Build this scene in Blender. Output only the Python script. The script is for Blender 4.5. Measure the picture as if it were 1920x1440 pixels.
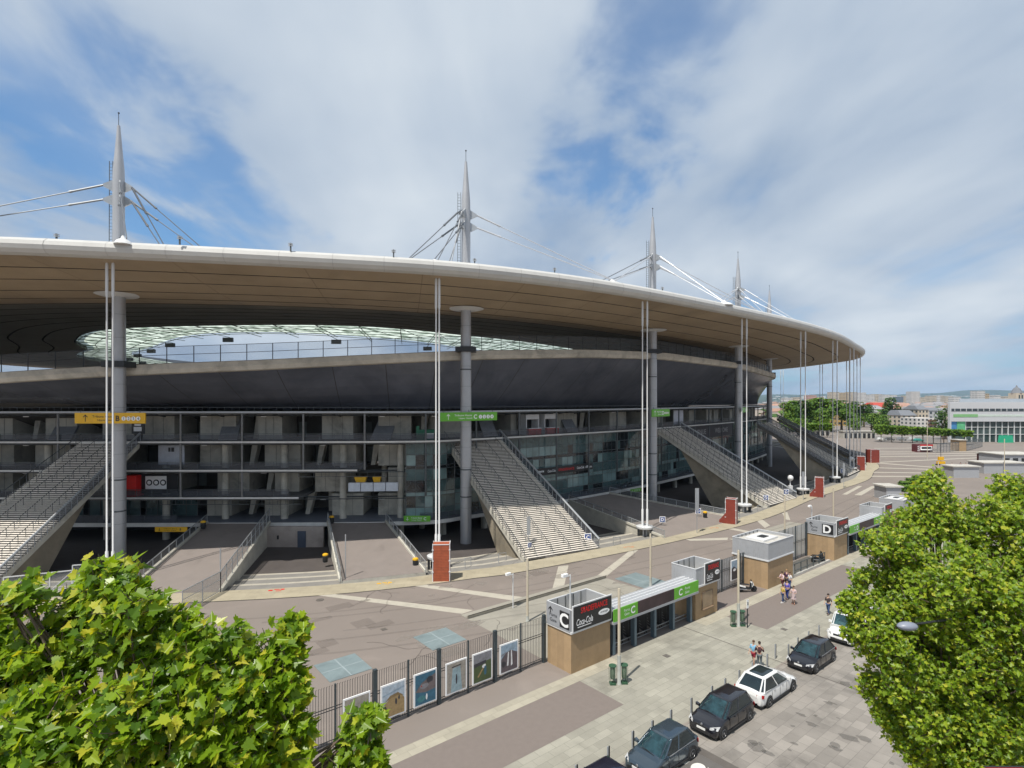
import bpy, math, random
import numpy as np
from mathutils import Vector, Matrix
scene = bpy.context.scene
for o in list(bpy.data.objects): bpy.data.objects.remove(o)
rad = math.radians
# ------------------------------------------------------------------ camera, sky, sun, exposure
CAMZ, FPX, HY = 18.5, 1050.0, 752.0
cd = bpy.data.cameras.new("camera"); cam = bpy.data.objects.new("camera", cd)
scene.collection.objects.link(cam); scene.camera = cam
cam.location = (0, 0, CAMZ); cam.rotation_euler = (rad(90), 0, 0)
cd.sensor_width = 36; cd.lens = 36*FPX/1920; cd.shift_y = (HY-720)/1920
cd.clip_start = .1; cd.clip_end = 30000
SUN_EL, SUN_DX, SUN_DY = 63.0, -.60, -.80          # the sun stands behind the camera, to the left
world = bpy.data.worlds.new("World"); scene.world = world; world.use_nodes = True
def build_world():
    nt = world.node_tree; N = nt.nodes; L = nt.links; N.clear()
    out = N.new('ShaderNodeOutputWorld'); bg = N.new('ShaderNodeBackground')
    sky = N.new('ShaderNodeTexSky'); sky.sky_type = 'NISHITA'; sky.sun_disc = False
    sky.sun_elevation = rad(SUN_EL); sky.sun_rotation = math.atan2(SUN_DX, SUN_DY)
    sky.air_density = 1.0; sky.dust_density = .6; sky.ozone_density = 2.2
    tc = N.new('ShaderNodeTexCoord'); sep = N.new('ShaderNodeSeparateXYZ'); L.new(tc.outputs['Generated'], sep.inputs[0])
    def M(op, a, b=None, c=None, clamp=False):
        m = N.new('ShaderNodeMath'); m.operation = op; m.use_clamp = clamp
        for i, v in enumerate((a, b, c)):
            if v is None: continue
            if isinstance(v, (int, float)): m.inputs[i].default_value = v
            else: L.new(v, m.inputs[i])
        return m.outputs[0]
    zz = M('MAXIMUM', sep.outputs[2], .0)
    den = M('ADD', zz, .16)
    px = M('DIVIDE', sep.outputs[0], den); py = M('DIVIDE', sep.outputs[1], den)
    cb = N.new('ShaderNodeCombineXYZ'); L.new(px, cb.inputs[0]); L.new(py, cb.inputs[1])
    def noise(scale, det, rough, off, stretch=(1, 1, 1), rot=0, dist=0.0):
        mp = N.new('ShaderNodeMapping'); mp.inputs['Location'].default_value = off
        mp.inputs['Rotation'].default_value = (0, 0, rot); mp.inputs['Scale'].default_value = stretch
        L.new(cb.outputs[0], mp.inputs[0])
        n = N.new('ShaderNodeTexNoise'); n.inputs['Scale'].default_value = scale; n.inputs['Detail'].default_value = det
        n.inputs['Roughness'].default_value = rough; n.inputs['Distortion'].default_value = dist
        L.new(mp.outputs[0], n.inputs['Vector']); return n.outputs[0]
    big = noise(1.0, 4, .5, (3.1, 1.7, 0), (1, .75, 1), rad(-35), .3)
    wis = noise(1.5, 5, .50, (7.3, 2.2, 0), (1, .45, 1), rad(-50), .4)
    fine = noise(3.2, 5, .55, (1.2, 9.2, 0), (1, .7, 1), 0, .3)
    # openings of clear sky: directions (in the world) around which the cloud thins out
    gaps = [((.235, 1, .66), .105, 1.7), ((.135, 1, .44), .06, 1.1), ((-.84, 1, .60), .10, .75), ((-.70, 1, .49), .09, .7), ((-.55, 1, .36), .08, .6), ((-.45, 1, .29), .08, .5), ((.75, 1, .16), .12, .35), ((.95, 1, .22), .12, .3), ((.45, 1, .13), .1, .3)]
    g = None
    for d, w, a in gaps:
        v = Vector(d).normalized()
        dp = N.new('ShaderNodeVectorMath'); dp.operation = 'DISTANCE'; dp.inputs[1].default_value = v
        nm = N.new('ShaderNodeVectorMath'); nm.operation = 'NORMALIZE'; L.new(tc.outputs['Generated'], nm.inputs[0]); L.new(nm.outputs[0], dp.inputs[0])
        q = M('ADD', M('MULTIPLY', M('SUBTRACT', fine, .5), .38), M('MULTIPLY', M('SUBTRACT', wis, .5), .32))
        t = M('DIVIDE', M('ADD', dp.outputs['Value'], q), w)
        e = M('MULTIPLY', M('EXPONENT', M('MULTIPLY', M('MULTIPLY', t, t), -.6)), a*.55)
        g = e if g is None else M('ADD', g, e)
    m = M('ADD', M('MULTIPLY', big, .85), M('MULTIPLY', wis, .70))
    m = M('SUBTRACT', M('SUBTRACT', m, .40), g)
    mr = N.new('ShaderNodeMapRange'); mr.interpolation_type = 'SMOOTHSTEP'
    mr.inputs['From Min'].default_value = -.50; mr.inputs['From Max'].default_value = .27
    mr.inputs['To Min'].default_value = .27; mr.inputs['To Max'].default_value = 1.0
    L.new(m, mr.inputs[0])
    cr = N.new('ShaderNodeValToRGB'); e = cr.color_ramp.elements
    e[0].position = .36; e[0].color = (.31, .41, .56, 1); e[1].position = .64; e[1].color = (.68, .745, .81, 1)
    L.new(M('ADD', M('MULTIPLY', big, .50), M('MULTIPLY', wis, .50)), cr.inputs[0])
    s1 = N.new('ShaderNodeMixRGB'); s1.blend_type = 'MULTIPLY'; s1.inputs[0].default_value = 1
    L.new(sky.outputs[0], s1.inputs[1]); s1.inputs[2].default_value = (.36, .66, .84, 1)
    mx = N.new('ShaderNodeMixRGB'); L.new(mr.outputs[0], mx.inputs[0]); L.new(s1.outputs[0], mx.inputs[1])
    sc = N.new('ShaderNodeMixRGB'); sc.blend_type = 'MULTIPLY'; sc.inputs[0].default_value = 1
    L.new(cr.outputs[0], sc.inputs[1]); sc.inputs[2].default_value = (CLOUD, CLOUD, CLOUD, 1)
    L.new(sc.outputs[0], mx.inputs[2])
    L.new(mx.outputs[0], bg.inputs[0]); bg.inputs[1].default_value = SKY_S
    L.new(bg.outputs[0], out.inputs[0])
SKY_S = .12; CLOUD = 5.7
build_world()
sd = bpy.data.lights.new("sun", 'SUN'); sun = bpy.data.objects.new("sun", sd); scene.collection.objects.link(sun)
sd.energy = 3.5; sd.angle = rad(.6); sd.color = (1, .955, .87)
_h = math.hypot(SUN_DX, SUN_DY); _s = Vector((SUN_DX/_h*math.cos(rad(SUN_EL)), SUN_DY/_h*math.cos(rad(SUN_EL)), math.sin(rad(SUN_EL))))
sun.rotation_euler = _s.to_track_quat('Z', 'Y').to_euler(); sun.location = (0, 0, 80)
scene.view_settings.view_transform = 'Standard'; scene.view_settings.look = 'None'
scene.view_settings.exposure = 0.58; scene.view_settings.gamma = 1
scene.render.engine = 'CYCLES'; scene.cycles.max_bounces = 8; scene.cycles.transparent_max_bounces = 16
scene.cycles.use_adaptive_sampling = True; scene.cycles.adaptive_threshold = .02
try: scene.cycles.use_denoising = True
except Exception: pass
# ------------------------------------------------------------------ helpers
MATS = {}
def mat(name, col, rough=.7, metal=0., var=.12, scale=1.5, bump=0., kind=None, **k):
    if name in MATS: return MATS[name]
    m = bpy.data.materials.new(name); m.use_nodes = True; nt = m.node_tree; N = nt.nodes; L = nt.links
    b = N['Principled BSDF']; b.inputs['Roughness'].default_value = rough; b.inputs['Metallic'].default_value = metal
    tc = N.new('ShaderNodeTexCoord'); c = Vector(col)
    n1 = N.new('ShaderNodeTexNoise'); n1.inputs['Scale'].default_value = scale; n1.inputs['Detail'].default_value = 6; n1.inputs['Roughness'].default_value = .62
    L.new(tc.outputs['Object'], n1.inputs['Vector'])
    r = N.new('ShaderNodeValToRGB'); e = r.color_ramp.elements; e[0].position = .3; e[1].position = .7
    e[0].color = (*(c*(1-var)), 1); e[1].color = (*[min(1, x*(1+var)) for x in c], 1)
    L.new(n1.outputs[0], r.inputs[0]); last = r.outputs[0]
    if k.get('brick'):
        w, h, mo, dark = k['brick']
        mp = N.new('ShaderNodeMapping'); L.new(tc.outputs['Object'], mp.inputs[0]); mp.inputs['Rotation'].default_value = k.get('rot', (0, 0, 0))
        br = N.new('ShaderNodeTexBrick'); br.inputs['Scale'].default_value = 1; br.inputs['Brick Width'].default_value = w; br.inputs['Row Height'].default_value = h
        br.inputs['Mortar Size'].default_value = mo; br.inputs['Mortar Smooth'].default_value = .2
        br.inputs['Color1'].default_value = (1, 1, 1, 1); d2 = k.get('c2', .8); br.inputs['Color2'].default_value = (d2, d2, d2, 1); br.inputs['Mortar'].default_value = (dark, dark, dark, 1)
        br.inputs['Bias'].default_value = k.get('bias', 0)
        L.new(mp.outputs[0], br.inputs['Vector'])
        x = N.new('ShaderNodeMixRGB'); x.blend_type = 'MULTIPLY'; x.inputs[0].default_value = 1; L.new(last, x.inputs[1]); L.new(br.outputs[0], x.inputs[2]); last = x.outputs[0]
    if k.get('stain'):
        sc, lo, amt = k['stain']
        n2 = N.new('ShaderNodeTexNoise'); n2.inputs['Scale'].default_value = sc; n2.inputs['Detail'].default_value = 8; n2.inputs['Roughness'].default_value = .6; n2.inputs['Distortion'].default_value = .6
        L.new(tc.outputs['Object'], n2.inputs['Vector'])
        r2 = N.new('ShaderNodeValToRGB'); e = r2.color_ramp.elements; e[0].position = lo; e[1].position = lo+.18; e[0].color = (1, 1, 1, 1); a = 1-amt; e[1].color = (a, a, a, 1)
        L.new(n2.outputs[0], r2.inputs[0])
        x = N.new('ShaderNodeMixRGB'); x.blend_type = 'MULTIPLY'; x.inputs[0].default_value = 1; L.new(last, x.inputs[1]); L.new(r2.outputs[0], x.inputs[2]); last = x.outputs[0]
    L.new(last, b.inputs['Base Color'])
    if bump:
        bp = N.new('ShaderNodeBump'); bp.inputs['Strength'].default_value = bump; bp.inputs['Distance'].default_value = .02
        n3 = N.new('ShaderNodeTexNoise'); n3.inputs['Scale'].default_value = k.get('bscale', 25); n3.inputs['Detail'].default_value = 4; L.new(tc.outputs['Object'], n3.inputs['Vector'])
        L.new(n3.outputs[0], bp.inputs['Height']); L.new(bp.outputs[0], b.inputs['Normal'])
    if kind == 'paint': b.inputs['Coat Weight'].default_value = .8; b.inputs['Coat Roughness'].default_value = .06
    if 'spec' in k: b.inputs['Specular IOR Level'].default_value = k['spec']
    if 'emit' in k: b.inputs['Emission Color'].default_value = (*k['emit'], 1); b.inputs['Emission Strength'].default_value = k.get('es', 1)
    if 'alpha' in k:
        t = N.new('ShaderNodeBsdfTransparent'); mx = N.new('ShaderNodeMixShader'); mx.inputs[0].default_value = k['alpha']
        t.inputs[0].default_value = (*k.get('tcol', (1, 1, 1)), 1)
        L.new(t.outputs[0], mx.inputs[1]); L.new(b.outputs[0], mx.inputs[2]); L.new(mx.outputs[0], N['Material Output'].inputs[0])
    MATS[name] = m; return m
def props(o, label=None, cat=None, group=None, kind=None):
    if label: o['label'] = label
    if cat: o['category'] = cat
    if group: o['group'] = group
    if kind: o['kind'] = kind
    return o
def link(o): scene.collection.objects.link(o); return o
def thing(name, label, cat, loc=(0, 0, 0), rz=0, group=None):
    o = link(bpy.data.objects.new(name, None)); o.empty_display_size = .3
    o.location = loc; o.rotation_euler = (0, 0, rz)
    return props(o, label, cat, group)
def W(o):
    return (Matrix.Translation(o.location) @ o.rotation_euler.to_matrix().to_4x4())
class MB:
    def __init__(s, T=None): s.v = []; s.f = []; s.T = T
    def add(s, vs, fs):
        n = len(s.v)
        if s.T is not None: vs = [s.T @ Vector(p) for p in vs]
        s.v += [tuple(p) for p in vs]; s.f += [tuple(i+n for i in f) for f in fs]; return s
    def poly(s, *p): return s.add(p, [tuple(range(len(p)))])
    def box(s, x0, x1, y0, y1, z0, z1):
        return s.add([(x0, y0, z0), (x1, y0, z0), (x1, y1, z0), (x0, y1, z0), (x0, y0, z1), (x1, y0, z1), (x1, y1, z1), (x0, y1, z1)],
                     [(3, 2, 1, 0), (4, 5, 6, 7), (0, 1, 5, 4), (1, 2, 6, 5), (2, 3, 7, 6), (3, 0, 4, 7)])
    def hexa(s, a, b):       # two loops of equal length joined, capped
        n = len(a)
        return s.add(list(a)+list(b), [tuple(reversed(range(n))), tuple(range(n, 2*n))]+[(i, (i+1) % n, n+(i+1) % n, n+i) for i in range(n)])
    def prism(s, pts, z0, z1): return s.hexa([(x, y, z0) for x, y in pts], [(x, y, z1) for x, y in pts])
    def bar(s, p, q, r, n=6, r2=None, cap=True):
        p = Vector(p); q = Vector(q); d = q-p
        if d.length < 1e-6: return s
        d.normalize(); a = d.orthogonal() if abs(d.z) < .999 else Vector((1, 0, 0)); a = (a-d*a.dot(d)).normalized()
        if abs(d.z) < .999: a = d.cross(Vector((0, 0, 1))).normalized()
        b = d.cross(a); r2 = r if r2 is None else r2; o = .5 if n == 4 else 0
        A = [p+(a*math.cos(2*math.pi*(i+o)/n)+b*math.sin(2*math.pi*(i+o)/n))*r for i in range(n)]
        B = [q+(a*math.cos(2*math.pi*(i+o)/n)+b*math.sin(2*math.pi*(i+o)/n))*r2 for i in range(n)]
        fs = [(i, (i+1) % n, n+(i+1) % n, n+i) for i in range(n)]
        if cap: fs += [tuple(reversed(range(n))), tuple(range(n, 2*n))]
        return s.add(A+B, fs)
    def tube(s, pts, r, n=6):
        for a, b in zip(pts[:-1], pts[1:]): s.bar(a, b, r, n)
        return s
    def lathe(s, c, prof, n=16, axis=None):
        vs = []; fs = []
        for r, z in prof:
            for i in range(n):
                t = 2*math.pi*i/n; p = Vector((r*math.cos(t), r*math.sin(t), z))
                if axis is not None: p = axis @ p
                vs.append(Vector(c)+p)
        for k in range(len(prof)-1):
            fs += [(k*n+i, k*n+(i+1) % n, (k+1)*n+(i+1) % n, (k+1)*n+i) for i in range(n)]
        fs += [tuple(reversed(range(n))), tuple(range((len(prof)-1)*n, len(prof)*n))]
        return s.add(vs, fs)
    def ball(s, c, r, n=12, sq=(1, 1, 1)):
        m = n//2; pr = [(max(1e-3, r*math.sin(math.pi*k/m)), -r*math.cos(math.pi*k/m)) for k in range(m+1)]
        A = Matrix.Diagonal(Vector(sq)); return s.lathe(c, pr, n, A)
    def strip(s, A, B, closed=False):     # quad strip between two point rows
        n = len(A); m = n if closed else n-1
        return s.add(list(A)+list(B), [(i, (i+1) % n, n+(i+1) % n, n+i) for i in range(m)])
    def build(s, name, m, parent=None, smooth=False, world=False, fix=True, label=None):
        us = sorted({i for f in s.f for i in f})
        if len(us) < len(s.v): mp = {a: b for b, a in enumerate(us)}; s.v = [s.v[i] for i in us]; s.f = [tuple(mp[i] for i in f) for f in s.f]
        me = bpy.data.meshes.new(name); v = s.v
        if world and parent is not None:
            I = W(parent).inverted()
            if parent.parent is not None: I = W(parent).inverted() @ W(parent.parent).inverted()
            v = [tuple(I @ Vector(p)) for p in v]
        me.from_pydata(v, [], s.f)
        for x in (m if isinstance(m, (list, tuple)) else [m]): me.materials.append(x)
        if smooth:
            me.polygons.foreach_set('use_smooth', [True]*len(me.polygons))
            try: me.set_sharp_from_angle(angle=rad(38))
            except Exception: pass
        me.update(); o = link(bpy.data.objects.new(name, me))
        if parent is not None: o.parent = parent
        if label: o['label'] = label
        return o
def solo(mb, name, m, label, cat, group=None, kind=None, smooth=False, loc=None):
    """a thing that is one mesh, its origin at its base"""
    P = np.array(mb.v); c = Vector(((P[:, 0].min()+P[:, 0].max())/2, (P[:, 1].min()+P[:, 1].max())/2, P[:, 2].min())) if loc is None else Vector(loc)
    mb.v = [tuple(Vector(p)-c) for p in mb.v]; o = mb.build(name, m, None, smooth); o.location = c
    return props(o, label, cat, group, kind)
def copy_tree(o, loc=None, rz=None, label=None, parent=None):
    c = link(o.copy()); c.parent = parent
    if loc is not None: c.location = loc
    if rz is not None: c.rotation_euler = (0, 0, rz)
    if label: c['label'] = label
    for ch in list(o.children): copy_tree(ch, parent=c)
    return c
def text(s, h, m, parent, M4, name='lettering', w=None, ext=.006, space=1.0, align='CENTER', bold=0., shear=0):
    cu = bpy.data.curves.new(name, 'FONT'); cu.body = s; cu.size = 1; cu.align_x = align; cu.align_y = 'CENTER'; cu.space_character = space
    cu.offset = bold; cu.shear = shear; cu.resolution_u = 3
    to = bpy.data.objects.new('tmp', cu); link(to); dg = bpy.context.evaluated_depsgraph_get(); dg.update()
    me = bpy.data.meshes.new_from_object(to.evaluated_get(dg)); bpy.data.objects.remove(to)
    P = np.array([v.co for v in me.vertices]); hh = P[:, 1].max()-P[:, 1].min(); ww = P[:, 0].max()-P[:, 0].min()
    cx = (P[:, 0].max()+P[:, 0].min())/2; cy = (P[:, 1].max()+P[:, 1].min())/2; sy = h/hh; sx = sy if w is None else w/ww
    me.transform(M4 @ Matrix.Diagonal((sx, sy, 1, 1)) @ Matrix.Translation((-cx, -cy, 0)))
    me.materials.clear(); me.materials.append(m); o = link(bpy.data.objects.new(name, me)); o.parent = parent; return o
def frame(o, ex, ez):     # matrix: local x along ex, local y along ez, local z = ex x ez
    ex = Vector(ex).normalized(); ez = Vector(ez).normalized(); n = ex.cross(ez)
    return Matrix(((ex.x, ez.x, n.x, o[0]), (ex.y, ez.y, n.y, o[1]), (ex.z, ez.z, n.z, o[2]), (0, 0, 0, 1)))
def g(x, y, z=0.):        # the ground point seen at a photo pixel, used to survey the place
    D = FPX*(CAMZ-z)/(y-HY); return ((x-960)/FPX*D, D)
UA, UN, UO = (.777, .629), (-.629, .777), (4., 37.9)      # the line of gate buildings: along, across, origin
AN = math.atan2(UA[1], UA[0])
def F(a, b, z=0.): return Vector((UO[0]+a*UA[0]+b*UN[0], UO[1]+a*UA[1]+b*UN[1], z))
FM = Matrix.Translation((UO[0], UO[1], 0)) @ Matrix.Rotation(AN, 4, 'Z')
class Path:
    def __init__(s, pts, closed=False, n=16):
        P = [Vector(p) for p in pts]; k = len(P); out = []
        rng = range(k) if closed else range(k-1)
        for i in rng:
            p0 = P[(i-1) % k] if (closed or i > 0) else P[i]; p1 = P[i]; p2 = P[(i+1) % k]; p3 = P[(i+2) % k] if (closed or i < k-2) else P[i+1]
            for j in range(n):
                t = j/n; out.append(.5*((2*p1)+(p2-p0)*t+(2*p0-5*p1+4*p2-p3)*t*t+(3*p1-p0-3*p2+p3)*t**3))
        out.append(P[0] if closed else P[-1]); s.P = np.array(out); d = np.hypot(*np.diff(s.P, axis=0).T); s.s = np.r_[0, np.cumsum(d)]; s.L = s.s[-1]; s.closed = closed
    def at(s, t, off=0., z=0.):
        if s.closed: t = t % s.L
        x = np.interp(t, s.s, s.P[:, 0]); y = np.interp(t, s.s, s.P[:, 1])
        if off:
            h = 1.5
            a, b = (t-h, t+h) if not s.closed else ((t-h) % s.L, (t+h) % s.L)
            dx = np.interp(b, s.s, s.P[:, 0])-np.interp(a, s.s, s.P[:, 0]); dy = np.interp(b, s.s, s.P[:, 1])-np.interp(a, s.s, s.P[:, 1]); q = math.hypot(dx, dy) or 1
            x += -dy/q*off; y += dx/q*off      # + is to the left of travel = into the stadium
        return Vector((float(x), float(y), z))
    def dir(s, t):
        a = s.at(t-.5); b = s.at(t+.5); return (b-a).normalized()
    def sx(s, X):  # arc position of the first point at a given world X (front side)
        i = int(np.argmax(s.P[:, 0] >= X)); return float(s.s[i])
    def spx(s, px):  # arc position seen at a photo column
        r = (px-960)/FPX; q = s.P[:, 0]/s.P[:, 1]; 
        if not (q >= r).any(): return float(s.s[int(np.argmax(q))])
        i = int(np.argmax(q >= r)); t = 0 if i == 0 else (r-q[i-1])/(q[i]-q[i-1]); return float(s.s[i-1]+t*(s.s[i]-s.s[i-1])) if i else 0.
# ------------------------------------------------------------------ materials
concrete = mat('concrete', (.50, .475, .41), .85, var=.18, scale=.6, bump=.2, stain=(.35, .54, .42))
concrete_pale = mat('concrete_pale', (.46, .44, .40), .85, var=.15, scale=.9, bump=.15, stain=(.4, .58, .25))
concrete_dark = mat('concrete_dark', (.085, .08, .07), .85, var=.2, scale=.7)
brownc = mat('weathered_concrete', (.25, .215, .16), .85, var=.22, scale=.35, stain=(.25, .5, .3))
tread = mat('stair_tread', (.80, .745, .67), .8, var=.10, scale=1.2)
steel = mat('galvanised_steel', (.42, .44, .46), .42, .55, var=.08, scale=4)
steel_lt = mat('pale_painted_steel', (.68, .69, .70), .4, .1, var=.04, scale=.8)
mast_m = mat('mast_grey_steel', (.42, .425, .44), .38, .35, var=.06, scale=.5)
white_m = mat('white_paint', (.66, .66, .66), .42, var=.04, scale=.6)
dark_m = mat('dark_metal', (.035, .038, .042), .5, .3, var=.15, scale=3)
mid_m = mat('grey_rail_metal', (.11, .12, .125), .45, .5, var=.1, scale=3)
black_m = mat('black', (.012, .012, .014), .7, var=.1)
slab_m = mat('slab_edge_dark', (.12, .12, .12), .7, var=.15, scale=1)
slabedge = mat('slab_edge_pale', (.66, .65, .62), .55, var=.1, scale=1)
floor_blue = mat('deck_blue_grey', (.13, .145, .18), .55, var=.12, scale=.8)
rimm = mat('roof_rim_cladding', (.52, .51, .485), .38, var=.06, scale=.5, stain=(.8, .56, .08))
seam = mat('dark_seam', (.035, .032, .03), .8, var=.1)
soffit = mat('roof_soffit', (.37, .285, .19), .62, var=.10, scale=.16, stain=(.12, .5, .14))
tinted = mat('bowl_dark_panels', (.125, .132, .16), .22, .0, var=.12, scale=.25, stain=(.12, .45, .25), spec=.6)
glass_t = mat('teal_glass', (.10, .165, .17), .08, .0, var=.35, scale=.5, spec=.9, alpha=.72, tcol=(.55, .8, .8))
glass_b = mat('pale_teal_glass', (.20, .30, .30), .12, .0, var=.3, scale=.35, spec=.8)
glass_k = mat('black_glass', (.018, .024, .028), .08, .0, var=.2, spec=.8)
inter = mat('lit_interior_wall', (.55, .58, .55), .8, var=.2, scale=.5)
roofglass = mat('inner_roof_glass', (.80, .84, .74), .4, var=.5, scale=.6, alpha=.82, tcol=(.85, .95, .85))
red_m = mat('red_paint', (.55, .02, .015), .45, var=.08)
yel_m = mat('yellow_paint', (.75, .42, .015), .45, var=.06)
grn_m = mat('green_sign', (.13, .42, .03), .45, var=.05)
blue_m = mat('blue_sign', (.03, .07, .25), .45, var=.05)
signw = mat('sign_white', (.85, .85, .85), .5, var=.02)
signk = mat('sign_black', (.02, .02, .022), .4, var=.05)
signr = mat('sign_red', (.65, .01, .01), .45, var=.03)
wire = mat('wire_mesh', (.30, .32, .33), .5, .4, var=.05, alpha=.42)
railglass = mat('rail_glass', (.12, .13, .15), .15, var=.1, alpha=.42, tcol=(.6, .63, .68))
# ------------------------------------------------------------------ plan curves of the stadium
back_r = [(100, 315), (50, 370), (-20, 394), (-95, 384), (-152, 338), (-186, 270), (-196, 200), (-182, 135), (-152, 88), (-112, 62), (-80, 53.5)]
RIM = Path([(-60, 52.6), (-48.7, 53.3), (-39.2, 55), (-24, 58.2), (-8.1, 62.2), (5, 68.2), (18.3, 77.0), (38.8, 93.7), (57.5, 110.5), (73.8, 127.6), (88.5, 146), (105, 168), (115.5, 189), (118.5, 212), (117.5, 251)]+back_r, True)
back_l = [(82, 285), (45, 335), (-20, 360), (-90, 350), (-140, 305), (-166, 240), (-172, 185), (-160, 130), (-138, 95)]
LIP = Path([(-110, 74), (-84, 67.5), (-62, 66.2), (-46, 68.2), (-27, 72.2), (-6.5, 78.2), (10, 87.6), (26, 101.3), (40, 116), (53, 130.8), (66, 148.5), (78.2, 167.5), (84, 188), (88, 215), (90, 245)]+back_l, True)
GAL = Path([(-125, 80), (-100, 76.3), (-76.7, 75.6), (-45, 75.6), (-14.5, 76.6), (-6.5, 80.6), (3.4, 88.8), (14, 98.3), (25, 109), (41.5, 127.5), (57.5, 146), (73, 166), (86.5, 187), (93, 207), (96, 232)]+[(86, 288), (46, 340), (-20, 365), (-92, 354), (-143, 308), (-170, 240), (-176, 185), (-165, 130), (-148, 98)], True)
def ring_at(px, h_deg): pass
HOLE_O = Path([(-92, 118), (-72, 99.5), (-43, 93.5), (-24, 95.8), (-9.4, 108), (6, 124), (22, 150), (34, 190), (36, 235), (20, 278), (-20, 305), (-70, 305), (-115, 275), (-132, 220), (-126, 165), (-104, 137)], True)
HOLE_I = Path([(-88, 135), (-64, 109.5), (-47, 103), (-36, 106), (-22, 117), (-11.6, 133), (4, 160), (14, 195), (15, 235), (2, 262), (-30, 282), (-70, 282), (-102, 255), (-114, 215), (-110, 172), (-102, 150)], True)
stadium = thing('stadium', 'huge oval grey stadium under a thin disc roof, with open galleries below', 'stadium')
CT = Vector((-38, 200))
def polar(path, n=288):        # points of a closed path at equal angles round the centre
    P = path.P[:-1]; th = np.unwrap(np.arctan2(P[:, 1]-CT.y, P[:, 0]-CT.x)); r = np.hypot(P[:, 1]-CT.y, P[:, 0]-CT.x)
    T = th[0]+np.linspace(0, 2*np.pi, n, endpoint=False); th3 = np.r_[th-2*np.pi, th, th+2*np.pi]; r3 = np.r_[r, r, r]; o = np.argsort(th3)
    return T, np.interp(T, th3[o], r3[o])
def build_roof():
    n = 288; T, r0 = polar(RIM, n); T1, r1 = polar(HOLE_O, n); T2, r2 = polar(HOLE_I, n)
    # same angles for every ring
    def at(path):
        P = path.P[:-1]; th = np.unwrap(np.arctan2(P[:, 1]-CT.y, P[:, 0]-CT.x)); r = np.hypot(P[:, 1]-CT.y, P[:, 0]-CT.x)
        th3 = np.r_[th-2*np.pi, th, th+2*np.pi]; r3 = np.r_[r, r, r]; o = np.argsort(th3)
        return np.interp(T, th3[o], r3[o])
    r1 = at(HOLE_O); r2 = at(HOLE_I)
    # rings of the soffit run parallel to the edge outside and to the opening inside
    K = 11
    def ringpts(f, dr, z): return [(CT.x+(r0[i]*(1-f)+r1[i]*f+dr)*math.cos(T[i]), CT.y+(r0[i]*(1-f)+r1[i]*f+dr)*math.sin(T[i]), z) for i in range(n)]
    zf = lambda f: 32.55-1.6*min(1, f*3.2)+.4*max(0, f-.4)
    mb = MB(); mi = MB(); sm = MB()
    for k in range(K):
        f0, f1 = k/K, (k+1)/K
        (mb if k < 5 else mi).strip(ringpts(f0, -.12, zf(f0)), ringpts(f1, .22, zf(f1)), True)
        sm.strip(ringpts(f1, .22, zf(f1)), ringpts(f1, .22, zf(f1)+.5), True); sm.strip(ringpts(f1, .22, zf(f1)+.5), ringpts(f1, -.12, zf(f1)+.5), True); sm.strip(ringpts(f1, -.12, zf(f1)+.5), ringpts(f1, -.12, zf(f1)), True)
    rs = MB()
    for i in range(0, n, 4):
        d = Vector((math.cos(T[i]), math.sin(T[i]), 0)); q = Vector((-d.y, d.x, 0))*.035
        for k in range(5):
            pA = Vector(ringpts(k/K, -.15, zf(k/K)-.012)[i]); pB = Vector(ringpts((k+1)/K, .25, zf((k+1)/K)-.012)[i]); rs.poly(pA-q, pA+q, pB+q, pB-q)
    rs.build('soffit_panel_joint', mat('soffit_joint', (.22, .17, .12), .8), stadium)
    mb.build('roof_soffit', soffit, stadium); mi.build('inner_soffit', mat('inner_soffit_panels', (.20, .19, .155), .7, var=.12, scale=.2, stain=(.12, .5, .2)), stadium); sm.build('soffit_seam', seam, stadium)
    # rounded rim and roof top
    prof = [(-.30, 32.5), (.05, 32.46), (.5, 32.62), (.82, 32.95), (.92, 33.35), (.80, 33.75), (.42, 34.05), (-.3, 34.2), (-1.6, 34.3)]
    rb = MB()
    for (a, za), (b, zb) in zip(prof[:-1], prof[1:]): rb.strip(ringpts(0, a, za), ringpts(0, b, zb), True)
    # fine joints between the rim panels
    jb = MB()
    per = RIM.L; m = int(per/5.2)
    for j in range(m):
        s = j*per/m; a = RIM.at(s); q = (Vector((a.x, a.y))-CT).normalized(); t = Vector((-q.y, q.x))*.018
        for (d0, z0), (d1, z1) in zip(prof[1:-2], prof[2:-1]):
            p0 = Vector((a.x, a.y))+q*(d0+.012); p1 = Vector((a.x, a.y))+q*(d1+.012)
            jb.poly((p0.x-t.x, p0.y-t.y, z0), (p0.x+t.x, p0.y+t.y, z0), (p1.x+t.x, p1.y+t.y, z1+.006), (p1.x-t.x, p1.y-t.y, z1+.006))
    ro = rb.build('roof_rim', rimm, stadium, smooth=True); jb.build('panel_joint', mat('joint_grey', (.35, .34, .33), .6), ro)
    tb = MB(); tb.strip(ringpts(0, -1.6, 34.3), ringpts(.5, 0, 35.4), True); tb.strip(ringpts(.5, 0, 35.4), ringpts(1, 0, 34.6), True); tb.strip(ringpts(1, 0, 34.6), ringpts(1, 0, zf(1)), True)
    tb.build('roof_top', mat('roof_sheet', (.45, .45, .46), .6), stadium)
    # pale glazed ring at the opening
    ip = lambda z, f: [(CT.x+(r1[i]*(1-f)+r2[i]*f)*math.cos(T[i]), CT.y+(r1[i]*(1-f)+r2[i]*f)*math.sin(T[i]), z) for i in range(n)]
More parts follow.
